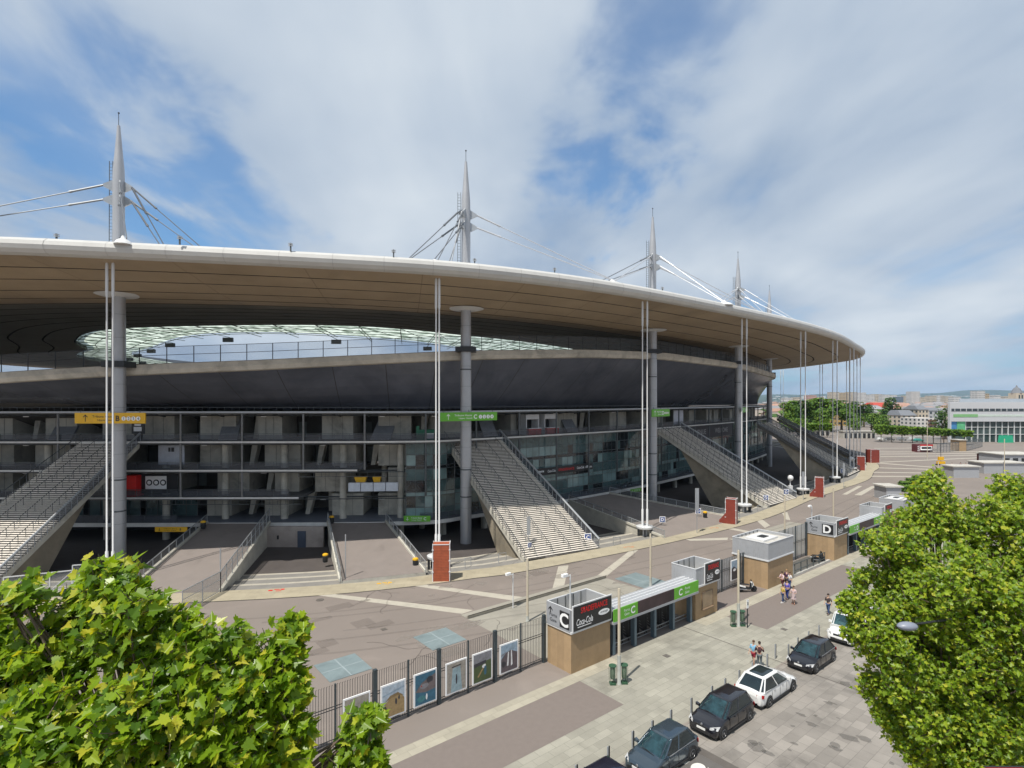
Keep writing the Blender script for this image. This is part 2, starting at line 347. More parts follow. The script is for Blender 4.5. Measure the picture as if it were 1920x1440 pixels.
    gb = MB(); gb.strip(ip(31.6, 0), ip(31.2, 1), True); gm_ = bpy.data.materials.new('inner_roof_glass_lit'); gm_.use_nodes = True; nt = gm_.node_tree; N_ = nt.nodes; N_.clear(); ou = N_.new('ShaderNodeOutputMaterial'); tl = N_.new('ShaderNodeBsdfTranslucent'); tp = N_.new('ShaderNodeBsdfTransparent'); mx_ = N_.new('ShaderNodeMixShader'); no = N_.new('ShaderNodeTexNoise'); no.inputs['Scale'].default_value = .45; no.inputs['Detail'].default_value = 5; tc_ = N_.new('ShaderNodeTexCoord'); ra = N_.new('ShaderNodeValToRGB'); ra.color_ramp.elements[0].position = .40; ra.color_ramp.elements[0].color = (.16, .20, .14, 1); ra.color_ramp.elements[1].position = .56; ra.color_ramp.elements[1].color = (.60, .655, .58, 1)
    nt.links.new(tc_.outputs['Object'], no.inputs['Vector']); nt.links.new(no.outputs[0], ra.inputs[0]); nt.links.new(ra.outputs[0], tl.inputs[0]); tp.inputs[0].default_value = (.8, .95, .85, 1); mx_.inputs[0].default_value = .22; nt.links.new(tl.outputs[0], mx_.inputs[1]); nt.links.new(tp.outputs[0], mx_.inputs[2]); nt.links.new(mx_.outputs[0], ou.inputs[0])
    gl = gb.build('roof_glazing', gm_, stadium)
    tr = MB(); rr = random.Random(3)
    for i in range(0, n, 3):
        a, b = ip(31.2, 0)[i], ip(30.8, 1)[i]
        tr.bar(a, b, .07, 4); tr.bar((a[0], a[1], a[2]-.6), (b[0], b[1], b[2]-.5), .06, 4)
        c = ip(31, .5)[(i+2) % n]; tr.bar(a, c, .05, 4)
    for f in (.02, .25, .5, .75, 1.0):
        q = ip(30.9, f)
        for i in range(n): tr.bar(q[i], q[(i+1) % n], .07, 4, cap=False)
    tr.build('opening_truss', mat('truss_green_grey', (.16, .19, .16), .6), gl)
    for i in range(0, n, 9):
        fl = MB(); q = ip(30.1, .95)[i]; fl.box(q[0]-.9, q[0]+.9, q[1]-.25, q[1]+.25, 29.4, 30.2); fl.build('floodlight', dark_m, gl)
build_roof()
# ------------------------------------------------------------------ bowl
s0, s1 = 0., LIP.sx(88)+30
LZ = [(0, 21.4), (LIP.spx(0), 21.9), (LIP.spx(210), 22.8), (LIP.spx(480), 23.7), (LIP.spx(865), 25.5), (LIP.spx(1100), 26.7), (LIP.spx(1240), 27.4), (LIP.spx(1380), 27.3), (LIP.spx(1440), 26.6), (LIP.L*.45, 25), (LIP.L*.6, 22), (LIP.L*.8, 24), (LIP.L, 21.4)]
def lz(s):
    s = s % LIP.L; return float(np.interp(s, [a for a, b in LZ], [b for a, b in LZ]))
NB = 260
def bowl():
    def row(off, dz, lo=None):
        out = []
        for i in range(NB):
            s = LIP.L*i/NB; p = LIP.at(s, off); out.append((p.x, p.y, (lz(s)+dz) if lo is None else lo))
        return out
    # matching bottom row: nearest gallery point, set in
    def bottom(off, z):
        out = []
        GPp = GAL.P
        for i in range(NB):
            s = LIP.L*i/NB; p = LIP.at(s, 0); j = int(np.argmin(np.hypot(GPp[:, 0]-p.x, GPp[:, 1]-p.y))); q = GAL.at(GAL.s[j], off); out.append((q.x, q.y, z))
        return out
    top = row(0.05, -1.35); bot = bottom(4.2, 17.35)
    mb = MB(); K = 5
    rows = [[tuple(Vector(a).lerp(Vector(b), k/K)+Vector((0, 0, -.35*math.sin(math.pi*k/K)))) for a, b in zip(top, bot)] for k in range(K+1)]
    for k in range(K): mb.strip(rows[k], rows[k+1], True)
    w = mb.build('bowl_cladding', tinted, stadium, smooth=True)
    jb = MB(); 
    for i in range(0, NB, 1):
        if i % 2: continue
        for k in range(K):
            a, b = Vector(rows[k][i]), Vector(rows[k+1][i]); nn = Vector((a.x-CT.x, a.y-CT.y, -20)).normalized()*.02; t = (Vector(rows[k][(i+1) % NB])-a).normalized()*.045
            jb.poly(a+nn-t, a+nn+t, b+nn+t, b+nn-t)
    jb.build('cladding_joint', seam, w)
    lb = MB()
    lp = [(.05, -1.35), (-.55, -1.25), (-.75, -.75), (-.6, -.1), (-.2, 0), (1.2, 0)]
    for (a, za), (b, zb) in zip(lp[:-1], lp[1:]): lb.strip(row(a, za), row(b, zb), True)
    lb.build('bowl_lip', mat('lip_concrete', (.52, .48, .41), .8, var=.2, scale=.35, stain=(.3, .5, .35)), stadium, smooth=True)
    # terrace behind the lip going down into the bowl
    tb = MB(); tb.strip(row(1.2, 0), row(1.2, -1.2), True); tb.strip(row(1.2, -1.2), row(5, -2.4), True); tb.strip(row(5, -2.4), row(34, -13), True)
    tb.build('upper_stand', concrete_dark, stadium)
    # railing on the lip
    rb = MB(); gb = MB(); st = 3.1; n = int(LIP.L*.42/st); prev = None; off0 = LIP.spx(-60)
    for i in range(n):
        s = off0+i*st; p = LIP.at(s, .9, lz(s)); q = p+Vector((0, 0, 2.15 if i else 2.15))
        rb.bar(p, q, .055, 4)
        if prev:
            for f in (1.0, .52): rb.bar(prev[0].lerp(prev[1], f), p.lerp(q, f), .04, 4)
            gb.poly(prev[0], p, q, prev[1])
        prev = (p, q)
    r = rb.build('lip_railing', dark_m, stadium); gb.build('rail_panel', mat('rail_panel', (.3, .3, .3), .2, alpha=.16, tcol=(.85, .88, .92)), r)
bowl()
# ------------------------------------------------------------------ galleries
GS0 = GAL.sx(-100); GS1 = GAL.spx(1450)+18
LEV = [2.0, 5.45, 9.15, 13.0, 17.05]
BW = 8.25
POST0 = GAL.sx(-62.5)
def gal_pts(off, z, a=None, b=None, st=2.0):
    a = GS0 if a is None else a; b = GS1 if b is None else b; n = max(2, int((b-a)/st)+1)
    return [tuple(GAL.at(a+(b-a)*i/(n-1), off, z)) for i in range(n)]
def slab_strip(mb, off0, off1, z0, z1, a=None, b=None, st=2.0):
    A = gal_pts(off0, z1, a, b, st); B = gal_pts(off1, z1, a, b, st); C_ = gal_pts(off0, z0, a, b, st); D = gal_pts(off1, z0, a, b, st)
    mb.strip(A, B); mb.strip(C_, D); mb.strip(A, C_); mb.strip(B, D); mb.poly(A[0], B[0], D[0], C_[0]); mb.poly(A[-1], B[-1], D[-1], C_[-1])
SGL = GAL.spx(760)        # where the glazed part starts
def galleries():
    for k, z in enumerate(LEV):
        b = GS1; e = MB(); s = MB()
        if k == 0: slab_strip(s, .0, 14, z-.3, z); s.build('deck', floor_blue, stadium); slab_strip(e, -.12, .0, z-.45, z+.06); e.build('deck_edge', slabedge, stadium); continue
        if k in (1, 2):
            b = GAL.spx(560 if k == 1 else 670)
        slab_strip(s, .0, 12, z-.32, z, None, b); s.build('gallery_slab', slab_m, stadium)
        slab_strip(e, -.14, .0, z-.16, z+.06, None, b); e.build('gallery_edge', slabedge if k < 4 else steel, stadium)
    # underside structure of the top slab (small brackets and lamps)
    bb = MB(); sp = POST0-4*BW
    while sp < GS1:
        p = GAL.at(sp, 0, 16.85); q = GAL.at(sp, 3.5, 16.3); bb.bar(p, q, .12, 4); sp += BW/2
    bb.build('bracket', mid_m, stadium)
    # thin posts on the edge: each one a part
    sp = POST0-3*BW; i = 0
    while sp < GS1-1:
        lo = 2.0 if sp < SGL else 2.0; m = MB(); m.bar(GAL.at(sp, .12, LEV[1] if sp > SGL else 5.45 if sp < GAL.spx(560) else 9.15), GAL.at(sp, .12, 17), .14, 8); m.build('gallery_post', mid_m if sp > SGL else mat('post_grey', (.2, .2, .2), .5, .3), stadium, smooth=True)
        sp += BW
    # round concrete columns behind, two storeys each
    sp = POST0-3*BW+4.6
    while sp < SGL+8:
        m = MB(); m.bar(GAL.at(sp, 3.0, -1.2), GAL.at(sp, 3.0, 12.7), .48, 14); m.build('round_column', concrete, stadium, smooth=True)
        m = MB(); m.bar(GAL.at(sp-3.3, 8.6, -1.2), GAL.at(sp-3.3, 8.6, 12.7), .42, 12); m.build('round_column', concrete, stadium, smooth=True); sp += BW
    sp = SGL+6
    while sp < GS1-4:
        m = MB(); m.bar(GAL.at(sp, 2.6, -1.2), GAL.at(sp, 2.6, 1.7), .5, 12); m.build('round_column', concrete, stadium, smooth=True); sp += BW
    # railings on every level
    for z, a, b in ((13.0, None, None), (9.15, None, GAL.spx(700)), (5.45, None, GAL.spx(560))):
        r = MB(); gl = MB(); a = a or GS0; b = b or GS1; n = int((b-a)/2.05); prev = None
        for i in range(n+1):
            p = GAL.at(a+i*2.05, .3, z); q = p+Vector((0, 0, 1.05)); r.bar(p, q, .03, 4)
            if prev: r.bar(prev[1], q, .04, 4); gl.poly(prev[0]+Vector((0, 0, .1)), p+Vector((0, 0, .1)), q-Vector((0, 0, .12)), prev[1]-Vector((0, 0, .12)))
            prev = (p, q)
        ro = r.build('gallery_railing', mid_m, stadium); gl.build('mesh_panel', railglass, ro)
    rr = random.Random(11)
    # top rail above the bowl foot
    r = MB(); n = int((GS1-GS0)/1.0); prev = None
    for i in range(n):
        p = GAL.at(GS0+i*1.0, .35, 17.1); q = p+Vector((0, 0, .55)); r.bar(p, q, .03, 4)
        if prev: r.bar(prev, q, .035, 4)
        prev = q
    r.build('upper_railing', mid_m, stadium)
    # back walls: concrete blocks, dark recesses, doors, glazing
    walls = MB(); dark = MB(); wins = MB(); doors = MB(); wh = MB(); pil = MB()
    sp = POST0-3*BW; bi = 0
    lv = [(2.0, 5.13), (5.45, 8.83), (9.15, 12.68), (13.0, 16.7)]
    while sp < GS1-BW:
        for k, (z0, z1) in enumerate(lv):
            if sp > SGL-2 and k < 3: continue
            # deep dark back
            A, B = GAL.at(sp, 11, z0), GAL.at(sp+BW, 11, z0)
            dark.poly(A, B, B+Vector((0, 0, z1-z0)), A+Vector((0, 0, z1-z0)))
            w0 = rr.choice((.0, .12, .3)); w1 = w0+rr.choice((.42, .55, .62)); w1 = min(w1, 1)
            if k == 3 and sp > SGL: w0, w1 = rr.choice(((0, .3), (.55, 1), (.3, .75)))
            if k == 0 and sp < GAL.spx(330): 
                a, b = GAL.at(sp+BW*.05, 5.2, z0), GAL.at(sp+BW*.95, 5.2, z0); wins.poly(a, b, b+Vector((0, 0, z1-z0)), a+Vector((0, 0, z1-z0)))
                for t in (.05, .25, .5, .75, .95):
                    c = GAL.at(sp+BW*t, 5.1, z0); pil.bar(c, c+Vector((0, 0, z1-z0)), .05, 4)
                continue
            a0, a1 = sp+BW*w0, sp+BW*w1
            P = [GAL.at(a0, 5.0), GAL.at(a1, 5.0), GAL.at(a1, 10.9), GAL.at(a0, 10.9)]
            walls = MB(); walls.hexa([(p.x, p.y, z0) for p in P], [(p.x, p.y, z1) for p in P])
            # concrete panel joints
            for t in (.33, .66):
                c = GAL.at(a0+(a1-a0)*t, 4.97, z0); pil.bar(c, c+Vector((0, 0, z1-z0)), .018, 4)
            if rr.random() < .75:
                c0, c1 = a1+.35, min(a1+1.55, sp+BW-.2)
                a, b = GAL.at(c0, 10.8, z0), GAL.at(c1, 10.8, z0); doors = MB(); doors.poly(a, b, b+Vector((0, 0, 2.3)), a+Vector((0, 0, 2.3))); doors.build('recess_door', mat('door_grey_green', (.16, .18, .17), .6), stadium)
                c = GAL.at(c1+.5, 9, z1-.35); wh.bar(c, GAL.at(c1+1.7, 9, z1-.35), .05, 4)
            # slanting pier
            if rr.random() < .5:
                c = GAL.at(a1+BW*.28, 6, z0); d = GAL.at(a1+BW*.36, 6, z1); pil_m = c
                walls.hexa([c+Vector((-.3, 0, 0)), c+Vector((.3, 0, 0)), c+Vector((.3, 1.2, 0)), c+Vector((-.3, 1.2, 0))], [d+Vector((-.45, 0, 0)), d+Vector((.45, 0, 0)), d+Vector((.45, 1.2, 0)), d+Vector((-.45, 1.2, 0))])
            walls.build('back_wall', concrete, stadium)
        sp += BW; bi += 1
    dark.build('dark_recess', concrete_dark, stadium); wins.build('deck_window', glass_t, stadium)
    pil.build('wall_joint', slab_m, stadium); wh.build('strip_fitting', slabedge, stadium)
    # undercroft back and soffit
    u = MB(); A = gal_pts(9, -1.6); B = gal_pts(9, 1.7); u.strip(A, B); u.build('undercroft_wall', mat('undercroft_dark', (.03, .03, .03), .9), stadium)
galleries()
def glazed_part():
    a0, a1 = SGL, GS1-2; gl = MB(); fr = MB(); bk = MB(); n = int((a1-a0)/1.38); zs = [2.0, 3.6, 5.2, 5.75, 7.4, 9.0, 9.45, 11.0, 12.6]
    pane = [MB(), MB(), MB()]; rr = random.Random(5); lastk = {}
    for i in range(n):
        s, t = a0+i*1.38, a0+(i+1)*1.38
        c = GAL.at(s, 1.5, 0)
        for z0, z1 in zip(zs[:-1], zs[1:]):
            p, q = GAL.at(s, 1.5, z0), GAL.at(t, 1.5, z0); h = Vector((0, 0, z1-z0-.06))
            if z1-z0 < .7: k = 1 if z1 < 8 else 2
            else:
                top = z0 > 8.9
                if rr.random() < .45 or i % 3 == 0: lastk[z0] = rr.choices((0, 1, 2), ((.62, .10, .28) if top else (.55, .30, .15)))[0]
                k = lastk.get(z0, 0)
            pane[k].poly(p, q, q+h, p+h)
        fr.bar((c.x, c.y, 2.0), (c.x, c.y, 12.6), .035 if i % 3 else .07, 4)
    for z in zs:
        P = gal_pts(1.47, z, a0, a0+n*1.38, 2.0)
        for a, b in zip(P[:-1], P[1:]): fr.bar(a, b, .05, 4)
    o = pane[0].build('curtain_glass', glass_t, stadium); pane[1].build('curtain_pane_pale', glass_b, stadium); pane[2].build('curtain_pane_dark', glass_k, stadium)
    fr.build('curtain_frame', mid_m, stadium)
    P0 = gal_pts(6.5, 2.0, a0, a1); P1 = gal_pts(6.5, 12.6, a0, a1); bk.strip(P0, P1); bk.build('interior_wall', inter, stadium)
    ib = MB()
    for z in (5.2, 9.0): slab_strip(ib, 1.6, 6.4, z, z+.5, a0, a1)
    slab_strip(ib, 1.2, 12, 12.6, 12.68, a0, a1)
    ib.build('floor_slab', slabedge, stadium)
    # end wall of the glazed part
    e = MB(); p, q = GAL.at(a0, 1.5, 2), GAL.at(a0, 9, 2); e.poly(p, q, q+Vector((0, 0, 10.6)), p+Vector((0, 0, 10.6))); e.build('side_glass', glass_t, stadium)
    # low gallery in front of the glazing + balustrade
    r = MB(); gg = MB(); prev = None
    for i in range(int((a1-a0-2)/2.1)):
        s = a0+2+i*2.1; p = GAL.at(s, .1, 2.05); q = p+Vector((0, 0, 1.05)); r.bar(p, q, .03, 4)
        if prev: r.bar(prev[1], q, .035, 4); gg.poly(prev[0], p, q-Vector((0, 0, .1)), prev[1]-Vector((0, 0, .1)))
        prev = (p, q)
    o = r.build('deck_balustrade', mid_m, stadium); gg.build('mesh_panel', railglass, o)
    # the same on the left
    r = MB(); gg = MB(); prev = None
    for i in range(int((GAL.spx(372)-GS0)/2.1)):
        s = GS0+i*2.1; p = GAL.at(s, .1, 2.05); q = p+Vector((0, 0, 1.05)); r.bar(p, q, .03, 4)
        if prev: r.bar(prev[1], q, .035, 4); gg.poly(prev[0], p, q-Vector((0, 0, .1)), prev[1]-Vector((0, 0, .1)))
        prev = (p, q)
    o = r.build('deck_balustrade', mid_m, stadium); gg.build('mesh_panel', railglass, o)
glazed_part()
def stair_undersides():       # the sloping undersides of stand stairs seen on the top gallery
    for px, w in ((75, 3.2), (405, 2.6), (705, 2.8), (945, 2.8), (1100, 3.0)):
        s = GAL.spx(px); a, b = GAL.at(s-w/2, 3.2, 13.1), GAL.at(s+w/2, 3.2, 13.1); sh = Vector((-.9 if px > 500 else .9, 0, 0)); c, d = GAL.at(s+w/2, 6.8, 16.6)-sh, GAL.at(s-w/2, 6.8, 16.6)-sh
        t = Vector((0, .25, -.25)); m = MB(); m.hexa([a, b, c, d], [p+t for p in (a, b, c, d)]); m.build('stand_stair', mat('stand_stair_grey', (.22, .225, .24), .6), stadium)
        m = MB(); m.bar(a-Vector((0, .05, 0)), b-Vector((0, .05, 0)), .06, 4); m.build('stair_nosing', slabedge, stadium)
stair_undersides()
# ------------------------------------------------------------------ signs and objects on the galleries
def along(s, off, z, L, h, name, m, label, cat, group=None, th=.14, rim=None):
    """a flat sign following the gallery, centre s"""
    p = GAL.at(s, off, z); d = GAL.dir(s); ang = math.atan2(d.y, d.x)
    t = thing(name, label, cat, tuple(p), ang, group); b = MB(); b.box(-L/2, L/2, -th/2, th/2, 0, h); b.build('panel', m, t); return t
def TM(y=-.085, x=0, z=0): return Matrix.Translation((x, y, z)) @ Matrix.Rotation(rad(90), 4, 'X')
def arrow(t, x, z, h, m, up=True, y=-.09):
    b = MB(); s = 1 if up else -1; w = h*.10
    b.box(x-w/2, x+w/2, y, y+.02, z-h/2, z+h/2); k = z+s*h/2
    for sg in (-1, 1): b.hexa([(x, y, k), (x, y, k-s*w*1.5), (x+sg*h*.32, y, k-s*h*.42), (x+sg*h*.32, y, k-s*h*.28)], [(x, y+.02, k), (x, y+.02, k-s*w*1.5), (x+sg*h*.32, y+.02, k-s*h*.42), (x+sg*h*.32, y+.02, k-s*h*.28)])
    b.build('arrow', m, t)
def stand_sign(px0, px1, y0, y1, D, m, ink, letter, label, discs=True):
    X = (px0+px1)/2; L = (px1-px0)/FPX*D; z = CAMZ-(y1-HY)*D/FPX; h = (y1-y0)/FPX*D
    s = GAL.spx(X); d = GAL.dir(s); L = L/max(.3, d.x)*(.97); P = ((X-960)/FPX*D, D, z); t = thing('hanging_sign', label, 'sign', P, math.atan2(d.y, d.x)*(.0 if X < 500 else 1), 'long stand signs hung from the top gallery')
    if X < 500: L = (px1-px0)/FPX*D
    b = MB(); b.box(-L/2, L/2, -.08, .08, 0, h); b.build('panel', m, t)
    k = L/9.6; arrow(t, -3.35*k, h*.5, h*.66, ink)
    text('Tribune Haute', h*.22, ink, t, TM(x=-.95*k, z=h*.66), w=2.9*k, bold=.01); text('Upper Stand', h*.22, ink, t, TM(x=-.6*k, z=h*.30), w=2.2*k, bold=.01)
    text(letter, h*.52, ink, t, TM(x=1.05*k, z=h*.48), bold=.03)
    if discs:
        b = MB()
        for i in range(4):
            c = (1.9+i*.66)*k; b.lathe((c, -.1, h*.46), [(.29*k, 0), (.29*k, .02)], 16, Matrix.Rotation(rad(90), 3, 'X'))
        b.build('number_disc', signw, t)
        for i in range(4): text(str(i+1), h*.26, m if m is grn_m else signk, t, TM(y=-.125, x=(1.9+i*.66)*k, z=h*.46), 'numeral')
    m2 = MB()
    for x in (-L*.42, 0, L*.42): m2.bar((x, 0, h), (x, 0, h+.35), .04, 4)
    m2.build('hanger', mid_m, t); return t
stand_sign(141, 273, 774, 794, 65.2, yel_m, signk, 'B', 'yellow stand sign with a black B over the left stairs')
stand_sign(826, 932, 773, 789, 75.2, grn_m, signw, 'C', 'green stand sign with a white C over the middle stairs')
stand_sign(1215, 1263, 767, 781, 98, grn_m, signw, 'D', 'green stand sign over the third stairs, behind the thin poles')
stand_sign(1386, 1407, 764, 773, 127, grn_m, signw, 'E', 'small far green stand sign over the fourth stairs')
def low_sign(px0, px1, y0, y1, D, m, ink, letter, label):
    X = (px0+px1)/2; L = (px1-px0)/FPX*D; z = CAMZ-(y1-HY)*D/FPX; h = (y1-y0)/FPX*D; t = thing('level_sign', label, 'sign', ((X-960)/FPX*D, D, z), rad(0 if X < 900 else 38), 'small signs over the lower entrances')
    if X > 900: L /= .75
    b = MB(); b.box(-L/2, L/2, -.06, .06, 0, h); b.build('panel', m, t); arrow(t, -L*.36, h/2, h*.6, ink, False, -.08)
    text('Tribune Basse', h*.26, ink, t, TM(-.07, -.02*L, h*.66), w=L*.42); text('Lower Stand', h*.24, ink, t, TM(-.07, -.02*L, h*.3), w=L*.36); text(letter, h*.5, ink, t, TM(-.07, L*.3, h*.5), bold=.02)
low_sign(291, 351, 988, 997, 72, yel_m, signk, 'B', 'small yellow sign with an arrow over the dark entrance by the left ramp')
low_sign(757, 807, 967, 978, 76, grn_m, signw, 'C', 'small green sign hung under the deck right of the middle ramp')
low_sign(1181, 1204, 916, 922, 103, grn_m, signw, 'D', 'tiny green sign under the deck behind the tall poles')
def gallery_things():
    def at(px, off, lv, name, label, cat): s = GAL.spx(px); d = GAL.dir(s); return thing(name, label, cat, tuple(GAL.at(s, off, LEV[lv]+.0)), math.atan2(d.y, d.x))
    t = at(238, 1.2, 2-1, 'vending_kiosk', 'bright red booth on the gallery right of the left mast', 'booth'); b = MB(); b.box(-.75, .75, -.5, 1.2, 0, 2.9); b.build('booth_body', mat('booth_red', (.7, .012, .01), .4), t)
    b = MB(); b.box(-.6, .6, -.53, -.5, .3, 1.0); b.build('front_panel', mat('booth_red_dark', (.35, .01, .01), .5), t)
    t = at(279, 1.8, 1, 'speaker_banner', 'black banner with three white discs beside the red booth', 'banner'); b = MB(); b.box(-2.6, 2.9, 0, .06, .3, 3.0); b.build('cloth', signk, t); b = MB(); b.box(-1.6, 1.3, -.03, 0, .9, 2.7); b.build('white_field', signw, t)
    b = MB()
    for x in (-1.05, -.1, .85): b.lathe((x, -.03, 1.8), [(.42, 0), (.42, .03)], 18, Matrix.Rotation(rad(90), 3, 'X'))
    b.build('disc', signk, t); b = MB()
    for x in (-1.05, -.1, .85): b.lathe((x, -.07, 1.8), [(.26, 0), (.26, .02)], 16, Matrix.Rotation(rad(90), 3, 'X'))
    b.build('disc_centre', signw, t)
    t = at(303, 2.2, 2, 'notice_board', 'pale grey board with a small black emblem on the third gallery', 'board'); b = MB(); b.box(-1.8, 1.8, 0, .1, .5, 3.2); b.build('panel', mat('board_grey', (.45, .47, .52), .5), t); b = MB(); b.box(-.4, -.1, -.03, 0, 2.3, 2.9); b.box(0, .4, -.03, 0, 2.3, 2.9); b.build('emblem', signk, t)
    t = at(236, 2.5, 3, 'menu_board', 'small black board with white writing right of the left mast', 'board'); b = MB(); b.box(-.9, .9, 0, .1, .9, 2.6); b.build('panel', signk, t); b = MB(); b.box(-.6, .5, -.03, 0, 1.3, 1.9); b.box(-.5, .4, -.03, 0, 2.05, 2.3); b.build('white_field', signw, t)
    for px, lb in ((1018, 'red and white drinks stand, left one of the pair on the top gallery'), (1052, 'red and white drinks stand with a curved counter, right one of the pair')):
        t = at(px, 2.2, 3, 'drinks_stand', lb, 'stand'); b = MB(); b.box(-1.45, 1.45, .2, 2.2, 2.5, 3.3); b.box(-1.45, -1.3, .2, 2.2, 0, 2.5); b.box(1.3, 1.45, .2, 2.2, 0, 2.5); b.build('stand_frame', white_m, t)
        b = MB(); b.box(-1.4, 1.4, -.4, .15, 0, 1.0); b.build('counter', red_m, t); b = MB(); b.box(-1.45, 1.45, -.45, .2, 1.0, 1.08); b.build('counter_top', signw, t); b = MB(); b.box(-1.25, 1.25, 1.9, 2.0, .9, 2.45); b.build('back_panel', dark_m, t)
    t = at(800, 1.2, 3, 'recycling_container', 'green container with a white label on the top gallery', 'container'); b = MB(); b.box(-1.2, 1.2, 0, 1, 0, 1.5); b.box(-1.3, -.9, -.1, 1, 0, 2.0); b.build('container_body', mat('container_green', (.01, .13, .07), .5), t); b = MB(); b.box(-.1, 1.1, -.03, 0, .25, 1.0); b.build('label_plate', signw, t)
    t = at(1292, 2.5, 3, 'white_screen', 'large blank white screen on the top gallery', 'screen'); b = MB(); b.box(-2.4, 2.4, 0, .12, .3, 3.5); b.build('panel', mat('screen_grey', (.55, .56, .62), .5), t); b = MB(); b.box(-2.5, -2.4, -.03, .15, 0, 3.6); b.box(2.4, 2.5, -.03, .15, 0, 3.6); b.build('frame', white_m, t)
    t = at(700, 1.4, 1, 'crate_row', 'pale boxes hung on the gallery rail under yellow bins', 'boxes')
    b = MB()
    for i in range(4): b.box(-3.3+i*1.68, -1.72+i*1.68, -1.6, -.9, .8, 1.95)
    b.build('box_panel', mat('box_pale', (.52, .56, .62), .5), t)
    for dx, w in ((-1.9, 1.5), (0.3, 1.0)):
        b = MB(); b.hexa([(dx-w*.4, -.6, 1.9), (dx+w*.4, -.6, 1.9), (dx+w*.4, .3, 1.9), (dx-w*.4, .3, 1.9)], [(dx-w*.55, -.7, 2.6), (dx+w*.55, -.7, 2.6), (dx+w*.55, .4, 2.6), (dx-w*.55, .4, 2.6)])
        k = solo(b, 'yellow_tub', yel_m, 'yellow tub behind the pale boxes, %s of the two' % ('wider' if w > 1.2 else 'narrower'), 'tub', 'yellow tubs on the gallery'); k.matrix_world = t.matrix_world.copy(); k.location = (W(t) @ Vector((dx, -.15, 1.9))); 
        k.rotation_euler = t.rotation_euler; me = k.data
    # sponsor band over the glazed entrance
    sA, sB = GAL.spx(1008), GAL.spx(1117); p, q = GAL.at(sA, .75, 6.4), GAL.at(sB, .75, 6.4); d = q-p; L = d.length
    t = thing('sponsor_band', 'long black sponsor band with white and red lettering over the glass entrance', 'sign', tuple((p+q)/2), math.atan2(d.y, d.x))
    b = MB(); b.box(-L/2, L/2, -.1, .1, 0, 1.15); b.build('band', signk, t)
    for x, s_, m_, w_ in ((-.41, 'orange', signw, .11), (-.23, 'Coca-Cola', signw, .13), (.02, 'STADEFRANCE', signr, .27), (.27, 'Coca-Cola', signw, .13), (.42, 'afflelou', signw, .12)):
        text(s_, .42, m_, t, TM(-.11, x*L, .58), w=w_*L, bold=.02, shear=.2 if 'Coca' in s_ else 0)
    # dark banner with welcome words beside mast four
    sA, sB = GAL.spx(1280), GAL.spx(1382); p, q = GAL.at(sA, 1.3, 9.6), GAL.at(sB, 1.3, 9.6); d = q-p; L = d.length
    t = thing('welcome_banner', 'long dark grey banner reading BIENVENUE and WELCOME behind the third stairs', 'banner', tuple((p+q)/2), math.atan2(d.y, d.x))
    b = MB(); b.box(-L/2, L/2, -.08, .08, 0, 3.1); b.build('cloth', mat('banner_dark', (.05, .045, .05), .6), t); gm = mat('banner_grey_ink', (.30, .29, .29), .6)
    text('BIENVENUE', 1.2, gm, t, TM(-.1, -.18*L, 1.5), w=L*.30, bold=.02); text('WELCOME', 1.2, gm, t, TM(-.1, .27*L, 1.5), w=L*.26, bold=.02)
gallery_things()
# ------------------------------------------------------------------ masts with their cables
MP = [(-46.7, 66.5, 51.2), (-6.3, 76.5, 51.2), (25.0, 99.5, 51.2), (51.9, 128.6, 51.2), (76.3, 166.0, 51.2)]
def rim_pt(px, py, z=34.35):
    D = FPX*(z-CAMZ)/(HY-py); return Vector(((px-960)/FPX*D, D, z))
MC = [[(-330, 455), (330, 503), (428, 508), (231, 447)], [(742, 506), (815, 491), (838, 515), (1183, 540)], [(1085, 547), (1148, 528), (1357, 566), (1450, 596)], [(1292, 590), (1335, 578), (1440, 597), (1512, 613)], [(1392, 600), (1412, 612), (1490, 622), (1530, 626)]]
ML = ['tall mast furthest left, above the left stairs', 'tall mast left of the middle stairs, its long cables reaching right', 'third tall mast from the left, beside the thin pole pair', 'fourth tall mast from the left, partly behind the roof rim', 'furthest right mast, its spire just above the roof rim']
